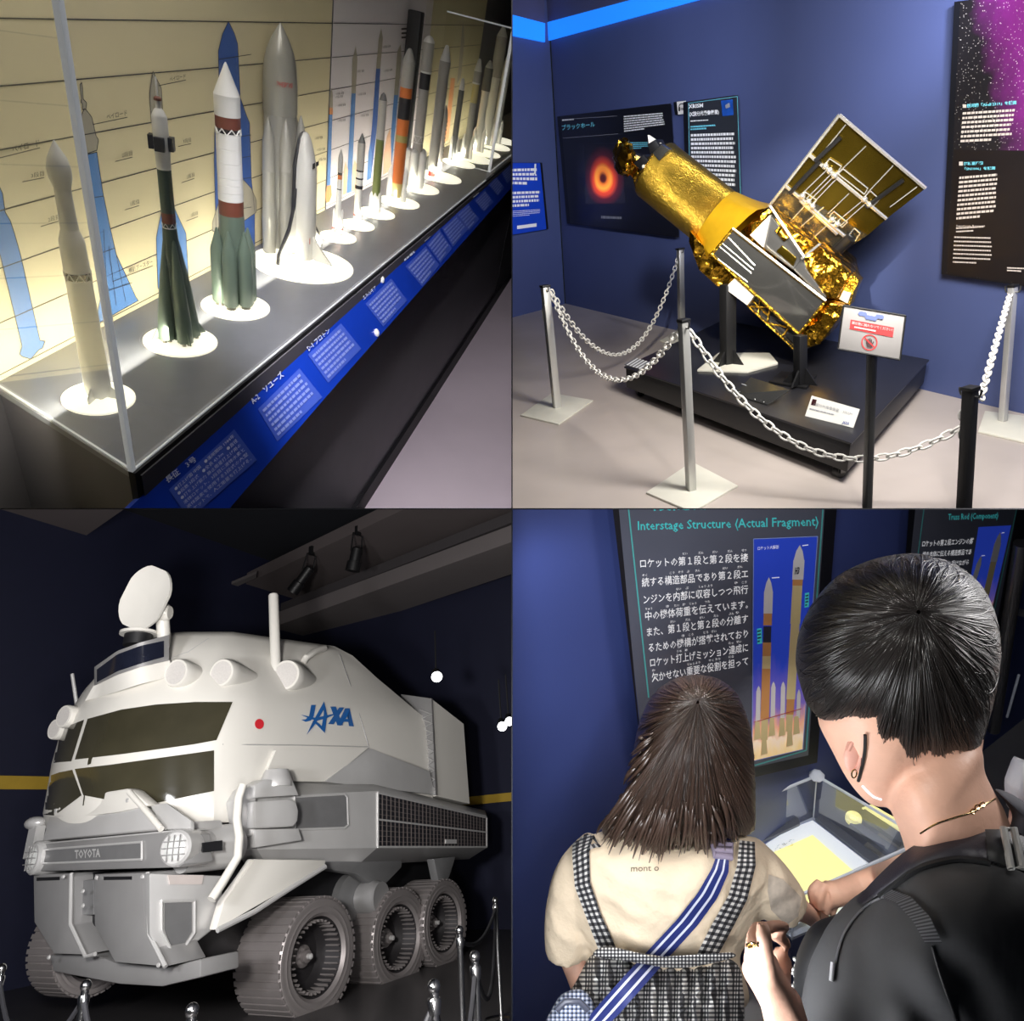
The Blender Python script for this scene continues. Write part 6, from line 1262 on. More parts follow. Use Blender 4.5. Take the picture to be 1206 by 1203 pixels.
rocketpic((905.6, 680), (900, 872), 5, [(680, 697, 5, pw), (697, 723, 5.2, pw), (723, 737, 5, po), (738, 757, 4.6, pd), (757, 773, 5, po), (773, 788, 5, pt), (788, 847, 5, po), (847, 872, 4, pt)])
rocketpic((942, 642), (929, 862), 6.6, [(642, 660, 6.2, pw), (660, 683, 6.6, pw), (683, 690, 6, po), (690, 735, 5.8, pt), (735, 824, 5.2, pt), (824, 842, 4.6, po), (842, 862, 4, pt)])
for x, y0, y1, w in [(893.5, 808, 850, 2.6), (911, 803, 846, 2.6), (922.5, 803, 846, 2.6), (941, 812, 846, 2.2)]: rocketpic((x, y0), (x - 1, y1), w, [(y0, y0 + 7, w, pw), (y0 + 7, y1, w, pw)])
for x, y0 in [(892, 856), (900, 874), (909, 852), (921, 852), (930, 864), (938, 850)]: flat(pt, [(x - 2.4, y0 - 6), (x - 4, y0 + 16), (x + 4, y0 + 14), (x + 2.4, y0 - 6)], f6)
line4(mb, mat('thin red print', srgb(190, 90, 90), .5, var=0), (888, 851), (944, 835), .5, f6)
flat(teal, [(891.5, 741), (897, 740), (897.5, 758), (892, 759)]); flat(teal, [(948, 699), (953, 698), (952.5, 715), (947.5, 716)])
rows(mb, pd, [(892.4, 758), (896.6, 757), (896.2, 741), (892, 742)], 4, f6, .5, seed=2); rows(mb, pd, [(948.4, 715), (952, 714), (952.4, 699.5), (948.8, 700.5)], 4, f6, .5, seed=3)
write(mb, tw4, 'ロケット大解剖', [(892.5, 648.5), (917, 646.5), (917, 642), (892.5, 644)], f5, .0); line4(mb, tw4, (945, 643), (952, 642), .5, f5); line4(mb, tw4, (909, 681), (918, 680.3), .5, f5)
write(mb, pd, 'H3', [(936, 677), (941, 676.5), (942, 668), (937, 668.5)], f6, .02)
solo(Dd, 'exhibit_board', 'dark slate board headed Interstage Structure with a rocket launch picture', 'sign', mb, fix=False)
q = [(1066, 812), (1164, 790), (1205, 560), (1073, 560)]
mb = board4(q, TH, bslate, MATS['black board side']); mb.use(MATS['black board side']).poly([f4(*p) for p in [(1062, 720), (1066, 720), (1082, 560), (1073, 560)]])
for a_, b_ in [((1092, 570), (1070, 740)), ((1204, 570), (1166, 742))]: line4(mb, tealline, a_, b_, .6)
write(mb, teal, 'Truss Rod (Component)', [(1116.5, 615), (1175, 613), (1176, 603.5), (1117, 605.5)], f4, .008)
for s_, q_ in [('ロケットの第２段エンジンの燃', [(1086, 644.5), (1145.5, 641), (1147, 633.5), (1086.8, 637)]), ('焼を本体に伝える構造部品であ', [(1086, 657), (1143.5, 653.5), (1145, 646.5), (1087, 650)]), ('る衝撃や荷重を受けながら', [(1090, 670), (1140.5, 665.5), (1142, 659), (1091, 663)]), ('支える役割', [(1112, 681), (1137.5, 679), (1139, 672), (1113, 674)])]: write(mb, tw4, s_, q_, f4, .008)
pq = [(1134, 740), (1164, 735), (1191, 619), (1152.5, 621)]; mb.use(pic).poly([f4(*p) for p in pq]); mb.uv[len(mb.f) - 1] = [(0, .0), (1, 0), (1, 1), (0, 1)]
rocketpic((1178, 627), (1153, 738), 4, [(627, 640, 3.6, pw), (640, 662, 4, pw), (662, 700, 3.6, pt), (700, 738, 3.4, pt)]); rocketpic((1155.6, 655), (1141, 705), 3, [(655, 664, 2.6, pw), (664, 686, 2.8, pw), (686, 700, 2.6, po)])
line4(mb, tw4, (1180, 628), (1183, 627.5), .4, f5); line4(mb, tw4, (1156, 655), (1160, 654.5), .4, f5); flat(teal, [(1147, 699), (1156, 697), (1155, 700), (1148, 702)])
solo(Dd, 'exhibit_board', 'narrower slate board headed Truss Rod partly hidden by the black haired head', 'sign', mb, fix=False)
# door post on the wall
mb = MB(mat('brushed door metal', srgb(120, 118, 120), .25, .7, var=.1)).tube([wl(1203, 640, .05), wl(1186, 745, .05), wl(1170, 860, .05)], .02, 12); 
Tp = Thing(Dd, 'door_pull', 'tall metal pull bar on the wall beside the Truss Rod board', 'handle', wl(1186, 745, .05)); Tp.part('bar', mb); Tp.part('bracket', MB(mat('pale bracket', srgb(190, 188, 190), .3, .4, var=.05)).tube([wl(1187, 718, .04), wl(1215, 725, .04)], .012, 10))
mb = MB(edgew).tube([wl(1186, 845, .02), wl(1193, 820, .02), wl(1200, 795, .02)], .004, 6); solo(Dd, 'light_strip', 'thin bright strip on the wall under the pull bar', 'trim', mb)

# ---- glass case with yellow specimen board
k0 = wl(962, 914, .02); ZT = k0.z; zb_ = Dd.top(k0, 960, 963).z
H4 = lambda x, y, z: Dd.at(x, y, 2, z)
T4 = Thing(Dd, 'display_case', 'low glass topped case holding a pale yellow specimen board', 'glass case', V((k0.x, k0.y, 0)))
rim_q = [(962, 914), (820, 972), (905, 1120), (1090, 990)]
R4 = [H4(*p, ZT) for p in rim_q]; R4[2] = R4[1] + R4[3] - R4[0]; B4 = [V((p.x, p.y, zb_)) for p in R4]
T4.part('pedestal', MB(mat('dark blue pedestal', srgb(44, 56, 110), .5, var=.05)).loft([V((p.x, p.y, .0)) for p in R4], [p - V((0, 0, .012)) for p in B4]))
T4.part('floor_tray', MB(mat('pale grey tray', srgb(170, 176, 196), .45, var=.04)).loft([p - V((0, 0, .012)) for p in B4], B4))
gl = MB(glass4)
for i in range(4):
    j = (i + 1) % 4; gl.poly([B4[i], B4[j], R4[j], R4[i]])
gl.poly(R4); T4.part('glass_box', gl, fix=False)
ed = MB(edgew)
for i in range(4):
    j = (i + 1) % 4; ed.tube([R4[i], R4[j]], .0045, 6); ed.tube([B4[i], R4[i]], .002, 6); 
T4.part('glass_edges', ed); T4.part('corner_block', MB(edgew).ell(R4[0], ((.022, 0, 0), (0, .022, 0), (0, 0, .01)), 8, 6))
DF = Dd.depth(H4(972, 1078, ZT)) - .022
def inner(name, q, m, dz, th=.006, label=None): return T4.part(name, MB(m).prism([H4(*p, zb_ + dz) for p in q], (0, 0, th)), label=label)
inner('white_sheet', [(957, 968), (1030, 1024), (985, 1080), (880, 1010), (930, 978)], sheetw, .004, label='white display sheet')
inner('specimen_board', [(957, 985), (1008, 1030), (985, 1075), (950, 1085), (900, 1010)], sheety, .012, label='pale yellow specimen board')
inner('dark_rail', [(884, 990), (940, 964), (942, 973), (886, 999)], mat('dark grey rail', srgb(84, 88, 104), .4, var=.08), .012, .012); inner('dark_rail', [(960, 966), (968, 962), (1035, 1012), (1028, 1020)], MATS['dark grey rail'], .008, .01)
inner('truss_rod', [(1010, 962), (1018, 958), (1066, 990), (1060, 998)], mat('dark metal rod', srgb(76, 80, 96), .35, .3, var=.1), .012, .02, 'dark metal rod'); inner('truss_rod', [(1000, 975), (1008, 972), (1056, 1004), (1048, 1012)], mat('blue grey rod', srgb(110, 120, 150), .35, .3, var=.1), .012, .02, 'blue grey rod')
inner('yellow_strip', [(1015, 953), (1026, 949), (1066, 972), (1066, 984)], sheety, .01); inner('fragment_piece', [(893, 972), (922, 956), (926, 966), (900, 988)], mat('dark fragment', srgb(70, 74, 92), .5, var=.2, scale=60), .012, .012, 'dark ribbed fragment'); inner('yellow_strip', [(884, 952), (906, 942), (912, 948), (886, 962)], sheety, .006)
p = H4(1005, 966, zb_ + .02); T4.part('rod_end_ring', MB(sheety).lathe(p, (0, 0, 1), [(0, .022), (.012, .022), (.012, .009), (0, .009)], 18))
rs = random.Random(4); mb = MB(mat('specks', srgb(120, 104, 40), .6, var=.1))
for k in range(60):
    x = rs.uniform(912, 935) if k < 30 else rs.uniform(908, 945); y = (1000 - (x - 905) * .42 + rs.uniform(0, 9)) if k < 30 else 1018 + (x - 908) * .9 + rs.uniform(-6, 3); P = H4(x, y, zb_ + .0195); mb.poly([P + V((math.cos(t) * .002, math.sin(t) * .002, 0)) for t in (0, 2, 4)])
T4.part('dark_specks', mb, fix=False)

# ---- figures: solid forms grown from outlines
def spline(pts, n):
    m = len(pts); out = []
    for k in range(n):
        t = k * m / n; i = int(t); f = t - i; p0, p1, p2, p3 = [pts[(i + j - 1) % m] for j in range(4)]
        out.append(tuple(.5 * (2 * b + (c - a) * f + (2 * a - 5 * b + 4 * c - d) * f * f + (3 * b - a - 3 * c + d) * f ** 3) for a, b, c, d in zip(p0, p1, p2, p3)))
    return out
def blob(m, c, outline, d0, Df, Db, n=96, rings=26, uvs=None, fn=None, tilt=(0, 0)):
    """a closed rounded solid whose contour is outline; returns its builder and a sampler"""
    O = spline(outline, n)
    def at(u, v):
        k = u * n; i = int(k) % n; f = k - int(k); a, b = O[i], O[(i + 1) % n]; bx, by = a[0] + (b[0] - a[0]) * f, a[1] + (b[1] - a[1]) * f
        r = math.sin(min(v, 2 - v) * PI / 2) if v <= 2 else 0; x, y = c[0] + (bx - c[0]) * r, c[1] + (by - c[1]) * r
        h = math.sqrt(max(0, 1 - r * r)); dep = d0 - Df * h if v <= 1 else d0 + Db * h; dep += tilt[0] * (x - c[0]) + tilt[1] * (y - c[1])
        if fn: dep += fn(x, y, r)
        return x, y, dep
    mb = MB(m); o = 0; vs = []
    for j in range(rings + 1):
        v = 2 * j / rings; v = max(.012, min(1.988, v))
        for i in range(n + 1): vs.append((i / n, v, at((i % n) / n, v)))
    mb.v = [Dd.dist(*t[2]) for t in vs]
    for j in range(rings):
        for i in range(n):
            a = j * (n + 1) + i; ids = (a, a + 1, a + n + 2, a + n + 1); mb.face(ids, True)
            mb.uv[len(mb.f) - 1] = [(vs[q][0], vs[q][1]) if uvs is None else ((vs[q][2][0] + (2.6 * math.sin(vs[q][2][0] * .36 + 1.8 * math.sin(vs[q][2][1] * .022) + 1.2) if fn else 0)) * uvs, vs[q][2][1] * uvs) for q in ids]
    return mb, at
def strands(mb, m, at, th, n, v0, v1, rad, seed, out=.004, wob=.01, over=.05):
    r_ = random.Random(seed); mb.use(m)
    for k in range(n):
        u = r_.uniform(*th); a = r_.uniform(*v0); b = r_.uniform(*v1); du = r_.gauss(0, wob); o_ = r_.uniform(.2, 1) * out; P = []
        for i in range(9):
            t = i / 8; v = a + (b - a) * t; x, y, d = at((u + du * t * t) % 1.0, min(v, .999))
            if v > .999: cx = at((u + du) % 1, .9); x += (x - cx[0]) * (v - 1) * 8; y += (y - cx[1]) * (v - 1) * 8
            P.append(Dd.dist(x, y, d - o_ * math.sin(PI * min(1, t + .15)) ** .5))
        mb.tube(P, [rad * (1 - .75 * abs(2 * i / 8 - 1) ** 2) for i in range(9)], 4)
def ptube(mb, pts, n=16):                    # (x, y, depth, half width in pixels)
    return mb.tube([Dd.dist(x, y, d) for x, y, d, w in pts], [w * d / F for x, y, d, w in pts], n)
def smoothpts(pts, k=5):
    out = []; m = len(pts)
    for i in range(m - 1):
        p0, p1, p2, p3 = pts[max(i - 1, 0)], pts[i], pts[i + 1], pts[min(i + 2, m - 1)]
        for j in range(k):
            f = j / k; out.append(tuple(.5 * (2 * b + (c - a) * f + (2 * a - 5 * b + 4 * c - d) * f * f + (3 * b - a - 3 * c + d) * f ** 3) for a, b, c, d in zip(p0, p1, p2, p3)))
    return out + [pts[-1]]
def fuse(mb, voxel, it=6):
    """join overlapping solids into one continuous skin"""
    me = mesh_of('fuse', mb, V()); o = bpy.data.objects.new('fuse', me); COL.objects.link(o)
    r = o.modifiers.new('r', 'REMESH'); r.mode = 'VOXEL'; r.voxel_size = voxel; r.use_smooth_shade = True
    s_ = o.modifiers.new('s', 'SMOOTH'); s_.iterations = it; s_.factor = .5
    bpy.context.view_layer.update(); dg = bpy.context.evaluated_depsgraph_get(); m2 = bpy.data.meshes.new_from_object(o.evaluated_get(dg))
    out = MB(mb.mats[0]); out.v = [v.co.copy() for v in m2.vertices]
    for p in m2.polygons: out.face(tuple(p.vertices), True)
    bpy.data.objects.remove(o); bpy.data.meshes.remove(me); bpy.data.meshes.remove(m2); return out
def bvh(mb): return BVHTree.FromPolygons(mb.v, mb.f)
def onto(bv_, x, y, e, near):
    d = (Dd.R.transposed() @ ray(x, y)).normalized(); h = bv_.ray_cast(Dd.C, d)
    return (h[0] if h[0] is not None else bv_.find_nearest(Dd.dist(x, y, near))[0]) - d * e
def ribbon(bv_, m, left, right, e, near, nu=4, nv=30, uvs=None, ripple=None):
    mb = MB(m); A_, B_ = left, right
    P = []
    for j in range(nv + 1):
        for i in range(nu + 1):
            x, y = lerp(pl(A_, j / nv), pl(B_, j / nv), i / nu); ee = e + (ripple(i / nu, j / nv) if ripple else 0); P.append((onto(bv_, x, y, ee, near), (x, y), (i / nu, j / nv)))
    mb.v = [p[0] for p in P]
    for j in range(nv):
        for i in range(nu):
            a = j * (nu + 1) + i; ids = (a, a + 1, a + nu + 2, a + nu + 1); mb.face(ids, True); mb.uv[len(mb.f) - 1] = [((P[q][2][0] * uvs[0], P[q][2][1] * uvs[1]) if isinstance(uvs, tuple) else (P[q][1][0] * (uvs or .1), P[q][1][1] * (uvs or .1))) for q in ids]
    return mb
def thick(mb, dirv):                          # give a ribbon a little body
    n = len(mb.v); fs = list(mb.f); mb.v += [v + dirv for v in mb.v]
    return mb
# --- girl
GB = Dd.dist(790, 1300, 1.15); GB.z = 0
G = Thing(Dd, 'person', 'young girl with shoulder length brown hair in beige shirt and gingham pinafore', 'person', GB)
gb = MB(skin)
gb.sub(blob(skin, (815, 885), [(815, 812), (860, 840), (872, 890), (855, 940), (815, 960), (775, 940), (760, 890), (772, 840)], 1.1, .07, .1, 48, 18)[0])      # head
ptube(gb, [(812, 930, 1.11, 26), (808, 975, 1.11, 27), (805, 1010, 1.12, 36)])
gb.sub(blob(skin, (785, 1080), [(705, 1000), (760, 985), (850, 985), (880, 1000), (885, 1060), (868, 1120), (865, 1200), (880, 1300), (690, 1300), (700, 1200), (700, 1120), (690, 1060)], 1.13, .09, .09, 64, 20)[0])
ptube(gb, smoothpts([(690, 1010, 1.13, 22), (672, 1050, 1.13, 22), (672, 1110, 1.13, 19), (682, 1150, 1.11, 15), (700, 1205, 1.05, 13), (716, 1240, 1.0, 11)]))
ptube(gb, smoothpts([(880, 1015, 1.14, 22), (905, 1040, 1.14, 24), (935, 1066, (1.14 + DF) / 2, 15), (952, 1078, DF - .03, 10.5), (961, 1085, DF - .01, 9.5)]))
gb.ell(Dd.dist(963, 1080, DF), (Dd.dirw((.018, 0, 0)), Dd.dirw((0, .014, 0)), Dd.dirw((0, 0, .02))), 14, 10)
for k, (x, y) in enumerate([(968, 1070), (974, 1075), (976, 1083), (972, 1090), (960, 1068)]): ptube(gb, [(962, 1080, DF, 4), ((962 + x) / 2 + 1, (1080 + y) / 2 - 1, DF - .005, 4.4), (x, y, DF, 3.6)], 8)
gbody = fuse(gb, .0045, 4); G.part('body', gbody)
shirt = MB(cot)
shirt.sub(blob(cot, (790, 1060), [(712, 978), (745, 968), (800, 985), (850, 975), (880, 985), (905, 1000), (912, 1040), (890, 1090), (872, 1130), (870, 1190), (700, 1190), (692, 1125), (672, 1080), (672, 1000)], 1.12, .11, .11, 80, 22)[0])
ptube(shirt, smoothpts([(708, 998, 1.12, 24), (682, 1030, 1.12, 28), (670, 1075, 1.12, 28), (667, 1112, 1.12, 26), (667, 1124, 1.12, 24)]), 22)
ptube(shirt, smoothpts([(872, 1005, 1.12, 28), (893, 1030, 1.12, 32), (912, 1052, 1.14, 31), (926, 1066, 1.16, 26), (930, 1070, 1.16, 24)]), 22)
sh = fuse(shirt, .0055, 5)
bvS0 = bvh(sh); rn = random.Random(3)
from mathutils import noise as mnoise
nrm_o = V(Dd.dirw((0, -1, 0)))
for i, v in enumerate(sh.v):
    k = mnoise.noise(V((v.x * 26, v.y * 26, v.z * 13))) * .5 + mnoise.noise(V((v.x * 14 + v.z * 22, v.y * 10, v.z * 9 - v.x * 12))) * .8
    sh.v[i] = v + nrm_o * (abs(k) * -.010 + .004)
bvS = bvh(sh); so = G.part('shirt', sh, label='beige cotton short sleeved shirt')
lx = MB(ink); write(lx, mat('faded shirt print', srgb(120, 110, 96), .8, var=.1), 'mont o', [(743, 1027), (776, 1026), (776, 1020), (743, 1021)], lambda x, y: onto(bvS, x, y, .0015, 1.05), .01, 4); G.part('small_print', lx, parent=so, fix=False)
cf_ = ribbon(bvS, cotgrey, [(905, 1030), (904, 1050), (908, 1072), (926, 1090)], [(922, 1036), (935, 1048), (944, 1058), (940, 1080)], .002, 1.1, 8, 12); G.part('sleeve_panel', cf_, parent=so, fix=False, label='mottled grey sleeve panel')
# dress
def pleat(x, y, r): return -.018 * math.sin(x * .36 + 1.8 * math.sin(y * .022)) * min(1, max(.2, (y - 1122) / 30)) * min(1, (1.02 - r) * 4)
DRO = [(697, 1124), (718, 1115), (750, 1122), (795, 1129), (830, 1128), (858, 1122), (872, 1142), (877, 1170), (877, 1203), (890, 1300), (880, 1380), (640, 1380), (636, 1260), (650, 1200), (676, 1160)]
dr, _ = blob(ging, (775, 1230), DRO, 1.1, .15, .15, 110, 40, uvs=.19, fn=pleat)
do = G.part('pinafore_skirt', dr, label='black and white gingham pinafore skirt')
ptb = MB(ging)
tr_ = blob(ging, (770, 1128), [(702, 1119), (718, 1115), (750, 1122), (800, 1129), (840, 1127), (860, 1122), (862, 1129), (800, 1141), (740, 1133), (702, 1127)], 1.0, .022, .05, 70, 12, uvs=.24)[0]; G.part('pinafore_band', tr_, parent=do)
for Lp, Rp in [([(674, 985), (674, 1010), (677, 1045), (690, 1080), (706, 1122)], [(702, 977), (694, 1000), (695, 1040), (708, 1078), (728, 1122)]), ([(871, 990), (868, 1020), (858, 1055), (838, 1090), (818, 1130)], [(889, 992), (890, 1020), (880, 1060), (862, 1095), (842, 1132)])]:
    G.part('shoulder_strap', ribbon(bvS, ging, Lp, Rp, .010, 1.05, 6, 40, uvs=(3, 22)), parent=do, fix=False)
# hair
ho = [(822, 795), (846, 800), (866, 815), (878, 840), (886, 870), (889, 910), (890, 950), (889, 975), (880, 984), (868, 985), (856, 992), (842, 1003), (830, 1008), (815, 1000), (800, 1002), (785, 1006), (772, 1018), (762, 1012), (748, 1006), (730, 1001), (715, 990), (709, 972), (728, 950), (738, 925), (745, 890), (752, 855), (764, 826), (780, 808), (800, 798)]
hb, hat = blob(hair_n, (822, 826), ho, 1.1, .13, .1, 130, 30, fn=lambda x, y, r: .004 * math.sin(math.atan2(y - 826, x - 822) * 34) * min(1, r))
strands(hb, strand_n, hat, (0, 1), 420, (.08, .5), (.8, 1.12), .0009, 2, .004, .012)
def locks(mb, m, at, th, n, v0, v1, rad, seed, out=.004, drop=.03):
    r_ = random.Random(seed); mb.use(m)
    for k in range(n):
        u = (th[0] + (th[1] - th[0]) * (k + r_.random()) / n) % 1; x0, y0, d0 = at(u, r_.uniform(*v0)); x1, y1, d1 = at((u + r_.gauss(0, .008)) % 1, .999); xc, yc, _ = at(u, .012); e = r_.uniform(*v1)
        x1, y1 = xc + (x1 - xc) * e, yc + (y1 - yc) * e; bow = r_.gauss(0, 2); rr_ = rad * r_.uniform(.5, 1.3)
        mb.tube([Dd.dist(x0 + (x1 - x0) * t + bow * math.sin(PI * t), y0 + (y1 - y0) * t, d0 - out * .5 + drop * t * t) for t in [i / 7 for i in range(8)]], [rr_ * (1 - (i / 7) ** 2) * min(1, .3 + i * .35) + .00015 for i in range(8)], 5)
locks(hb, strand_n, hat, (.3, .84), 170, (.45, .75), (.96, 1.07), .0035, 5)
G.part('hair', hb, fix=False, label='shoulder length dark brown hair')
# ear and face hints hidden by hair; cross-body strap
sA = [(846, 1002), (838, 1024), (822, 1052), (797, 1084), (768, 1115), (735, 1150), (704, 1185), (684, 1210)]; sB = [(859, 1005), (858, 1028), (845, 1058), (822, 1090), (793, 1122), (760, 1160), (728, 1196), (712, 1212)]
allmb = MB(cot); allmb.sub(MB(cot).sub(sh)); allmb.sub(blob(ging, (775, 1230), DRO, 1.077, .15, .15, 110, 40)[0]); bvA = bvh(allmb)
bag = Thing(Dd, 'shoulder_bag', 'blue grey gingham bag on a navy striped strap hanging from the girl', 'bag', Dd.dist(680, 1190, .98))
st_ = bag.part('strap', ribbon(bvA, navy, sA, sB, .012, .98, 8, 44), label='navy webbing strap', fix=False)
for a_, b_ in [(.2, .32), (.62, .74)]:
    bag.part('strap_stripe', ribbon(bvA, webw, [lerp(p, q, a_) for p, q in zip(sA, sB)], [lerp(p, q, b_) for p, q in zip(sA, sB)], .0135, .98, 2, 44), parent=st_, fix=False, label='pale strap stripe')
bag.part('strap_upper', ribbon(bvA, navy, [(846, 990), (838, 984)], [(862, 990), (850, 978)], .012, 1.0, 4, 6), parent=st_, fix=False)
bk_ = [onto(bvA, x, y, .014, 1.0) for x, y in [(838, 994), (862, 996), (860, 1010), (842, 1008)]]; bag.part('buckle', MB(clearp).tube(bk_, .0055, 8, closed=True), parent=st_); bag.part('buckle_bar', MB(clearp).tube([onto(bvA, 840, 1001, .016, 1.0), onto(bvA, 861, 1003, .016, 1.0)], .005, 8), parent=st_)
bgm, _ = blob(ging2, (672, 1200), [(652, 1185), (664, 1170), (685, 1166), (698, 1180), (705, 1210), (690, 1250), (650, 1250), (640, 1215)], .98, .03, .04, 48, 16, uvs=.2); bag.part('pouch', bgm, label='blue grey gingham pouch')
bag.part('pouch_opening', MB(MATS['dark grey rail']).tube([Dd.dist(x, y, .955) for x, y in [(656, 1190), (666, 1180), (682, 1180), (692, 1190)]], .004, 8))
# --- woman
WBp = Dd.dist(1110, 1400, .75); WBp.z = 0
Wm = Thing(Dd, 'person', 'woman with short black hair in black shirt leaning over the case', 'person', WBp)
wb_ = MB(skin)
head, _ = blob(skin, (1068, 850), [(1060, 700), (1130, 720), (1160, 780), (1160, 850), (1150, 900), (1100, 935), (1060, 945), (1040, 951), (1024, 947), (1008, 932), (994, 912), (980, 885), (968, 862), (963, 846), (966, 815), (985, 750)], .72, .085, .1, 80, 26); wb_.sub(head)
neck, _ = blob(skin, (1110, 960), [(1052, 900), (1100, 870), (1152, 878), (1160, 910), (1172, 935), (1186, 962), (1196, 1010), (1140, 1040), (1075, 1040), (1067, 1005), (1058, 975), (1048, 948)], .70, .07, .08, 64, 22); wb_.sub(neck)
trs, _ = blob(skin, (1120, 1150), [(1070, 1030), (1150, 1020), (1230, 1030), (1300, 1100), (1300, 1400), (960, 1400), (960, 1200), (975, 1110), (1020, 1060)], .7, .06, .09, 64, 20); wb_.sub(trs)
# left arm down and forward, hand raised; right forearm reaching over the case
ptube(wb_, smoothpts([(1020, 1110, .7, 44), (1020, 1200, .67, 40), (1000, 1300, .63, 38), (965, 1310, .6, 33), (936, 1248, .585, 27), (926, 1205, .575, 25), (918, 1175, .57, 24)]), 20)
ptube(wb_, smoothpts([(1180, 1100, .8, 45), (1150, 1060, .9, 36), (1095, 1030, .98, 26), (1050, 1034, DF - .09, 18), (1015, 1044, DF - .05, 15), (990, 1052, DF - .03, 14), (975, 1054, DF - .025, 15)]), 18)
# the fist on the glass
wb_.ell(Dd.dist(972, 1054, DF - .02), (Dd.dirw((.026, 0, .004)), Dd.dirw((0, .02, 0)), Dd.dirw((-.004, 0, .026))), 18, 12)
for pts in [[(966, 1040, DF + -0.020, 5.6), (957, 1050, DF + -0.028, 5.8), (958, 1062, DF + -0.024, 5.2)], [(972, 1042, DF + -0.028, 5.6), (965, 1056, DF + -0.040, 5.8), (966, 1070, DF + -0.034, 5.2)], [(979, 1046, DF + -0.030, 5.4), (975, 1062, DF + -0.040, 5.4), (973, 1076, DF + -0.034, 4.8)], [(985, 1050, DF + -0.028, 4.8), (983, 1065, DF + -0.034, 4.8), (979, 1078, DF + -0.028, 4.2)], [(962, 1050, DF + -0.010, 5.4), (958, 1066, DF + -0.015, 5), (961, 1080, DF + -0.010, 4.4)]]: ptube(wb_, smoothpts(pts, 4), 10)
# the raised left hand: palm, four fingers and thumb
hd = .56
pal, _ = blob(skin, (905, 1155), [(886, 1128), (898, 1120), (911, 1122), (922, 1145), (936, 1168), (943, 1190), (946, 1215), (908, 1215), (898, 1190), (885, 1165), (874, 1146), (874, 1134)], hd, .018, .022, 48, 16); wb_.sub(pal)
for pts in [[(906, 1150, hd - .012, 11), (902, 1122, hd - .022, 9.6), (899, 1098, hd - .024, 9.4), (898, 1092, hd - .018, 8.6)],            # forefinger towards us
            [(886, 1142, hd - .005, 10), (884, 1122, hd - .012, 8.2), (887, 1102, hd - .006, 7.8), (893, 1092, hd + .006, 7.2)],                 # ring finger
            [(902, 1094, hd + .0, 7.6), (914, 1091, hd + .012, 7.2), (928, 1093, hd + .02, 6.2)],                                                # curled middle tip
            [(910, 1100, hd + .02, 7.8), (920, 1106, hd + .022, 7.4), (929, 1115, hd + .024, 6.2)],                                              # little finger tip
            [(922, 1150, hd + .012, 10), (923, 1132, hd + .022, 8.6), (917, 1122, hd + .03, 7.4), (930, 1140, hd + .03, 7.4)]]: ptube(wb_, smoothpts(pts, 4), 12)
wbody = fuse(wb_, .0034, 3); wbo = Wm.part('body', wbody); bvW = bvh(wbody)
Wm.part('finger_ring', MB(mat('gold ring metal', (.8, .6, .3), .2, 1, var=.05)).tube([onto(bvW, x, y, .0012, hd) for x, y in [(876, 1117), (880, 1113), (885, 1111), (890, 1112), (893, 1114)]], .0011, 8)); Wm.part('finger_ring', MB(MATS['gold ring metal']).tube([onto(bvW, x, y, .0012, hd) for x, y in [(876, 1113), (882, 1116), (888, 1115), (893, 1111)]], .0009, 8))
# ear, mask loop, mask
e0 = onto(bvW, 1004, 890, .004, .66); ex = Dd.dirw((1, 0, 0)); ez = Dd.dirw((.12, 0, 1)).normalized(); ey = Dd.dirw((0, 1, 0)); k_ = .66 / F
ear = MB(skinp).ell(e0, (ex * 10 * k_, ey * 5 * k_, ez * 24 * k_), 18, 14, lambda x, y, z: 1 - .18 * max(0, -z)); ear.tube([e0 - ey * 3.5 * k_ + ex * math.cos(t) * 8 * k_ + ez * math.sin(t) * 19 * k_ for t in [-1.2 + i * .36 for i in range(12)]], 2.4 * k_, 8)
Wm.part('ear', ear, parent=wbo); Wm.part('earring', MB(MATS['gold ring metal']).tube([e0 + ex * (2 + 3 * math.cos(t)) * k_ + ez * (-20 + 5 * math.sin(t)) * k_ - ey * 5 * k_ for t in [2 * PI * i / 12 for i in range(12)]], .9 * k_, 6, closed=True))
lp_ = [onto(bvW, x, y, .0035, .66) for x, y in smoothpts([(1019, 866), (1019, 885), (1015, 905), (1011, 920)], 4)]
for _ in range(6): lp_ = [lp_[0]] + [(lp_[i - 1] + lp_[i] * 2 + lp_[i + 1]) / 4 for i in range(1, len(lp_) - 1)] + [lp_[-1]]
Wm.part('mask_loop', MB(bagb).tube(lp_, .0016, 8)); Wm.part('mask_edge', MB(sheetw).tube([onto(bvW, x, y, .002, .68) for x, y in [(1010, 935), (1019, 944), (1028, 951), (1040, 953)]], .0014, 8), label='white mask edge')
0 and Wm.part('side_lock', MB(hair_b).tube([onto(bvW, x, y, .003, .68) for x, y in [(980, 855), (977, 868), (975, 882)]], [.003, .003, .0012], 8), label='dark lock before the ear')
nk = MB(MATS['gold ring metal']).tube([onto(bvW, x, y, .0012, .65) for x, y in smoothpts([(1084, 982), (1102, 971), (1122, 964), (1144, 957), (1158, 949), (1172, 941)], 4)], .0008, 6)
for x, y in [(1146, 956), (1151, 951), (1157, 948)]: nk.tube([onto(bvW, x + 3 * math.cos(t), y + 3 * math.sin(t), .002, .65) for t in [2 * PI * i / 10 for i in range(10)]], .0006, 5, closed=True)
Wm.part('necklace', nk)
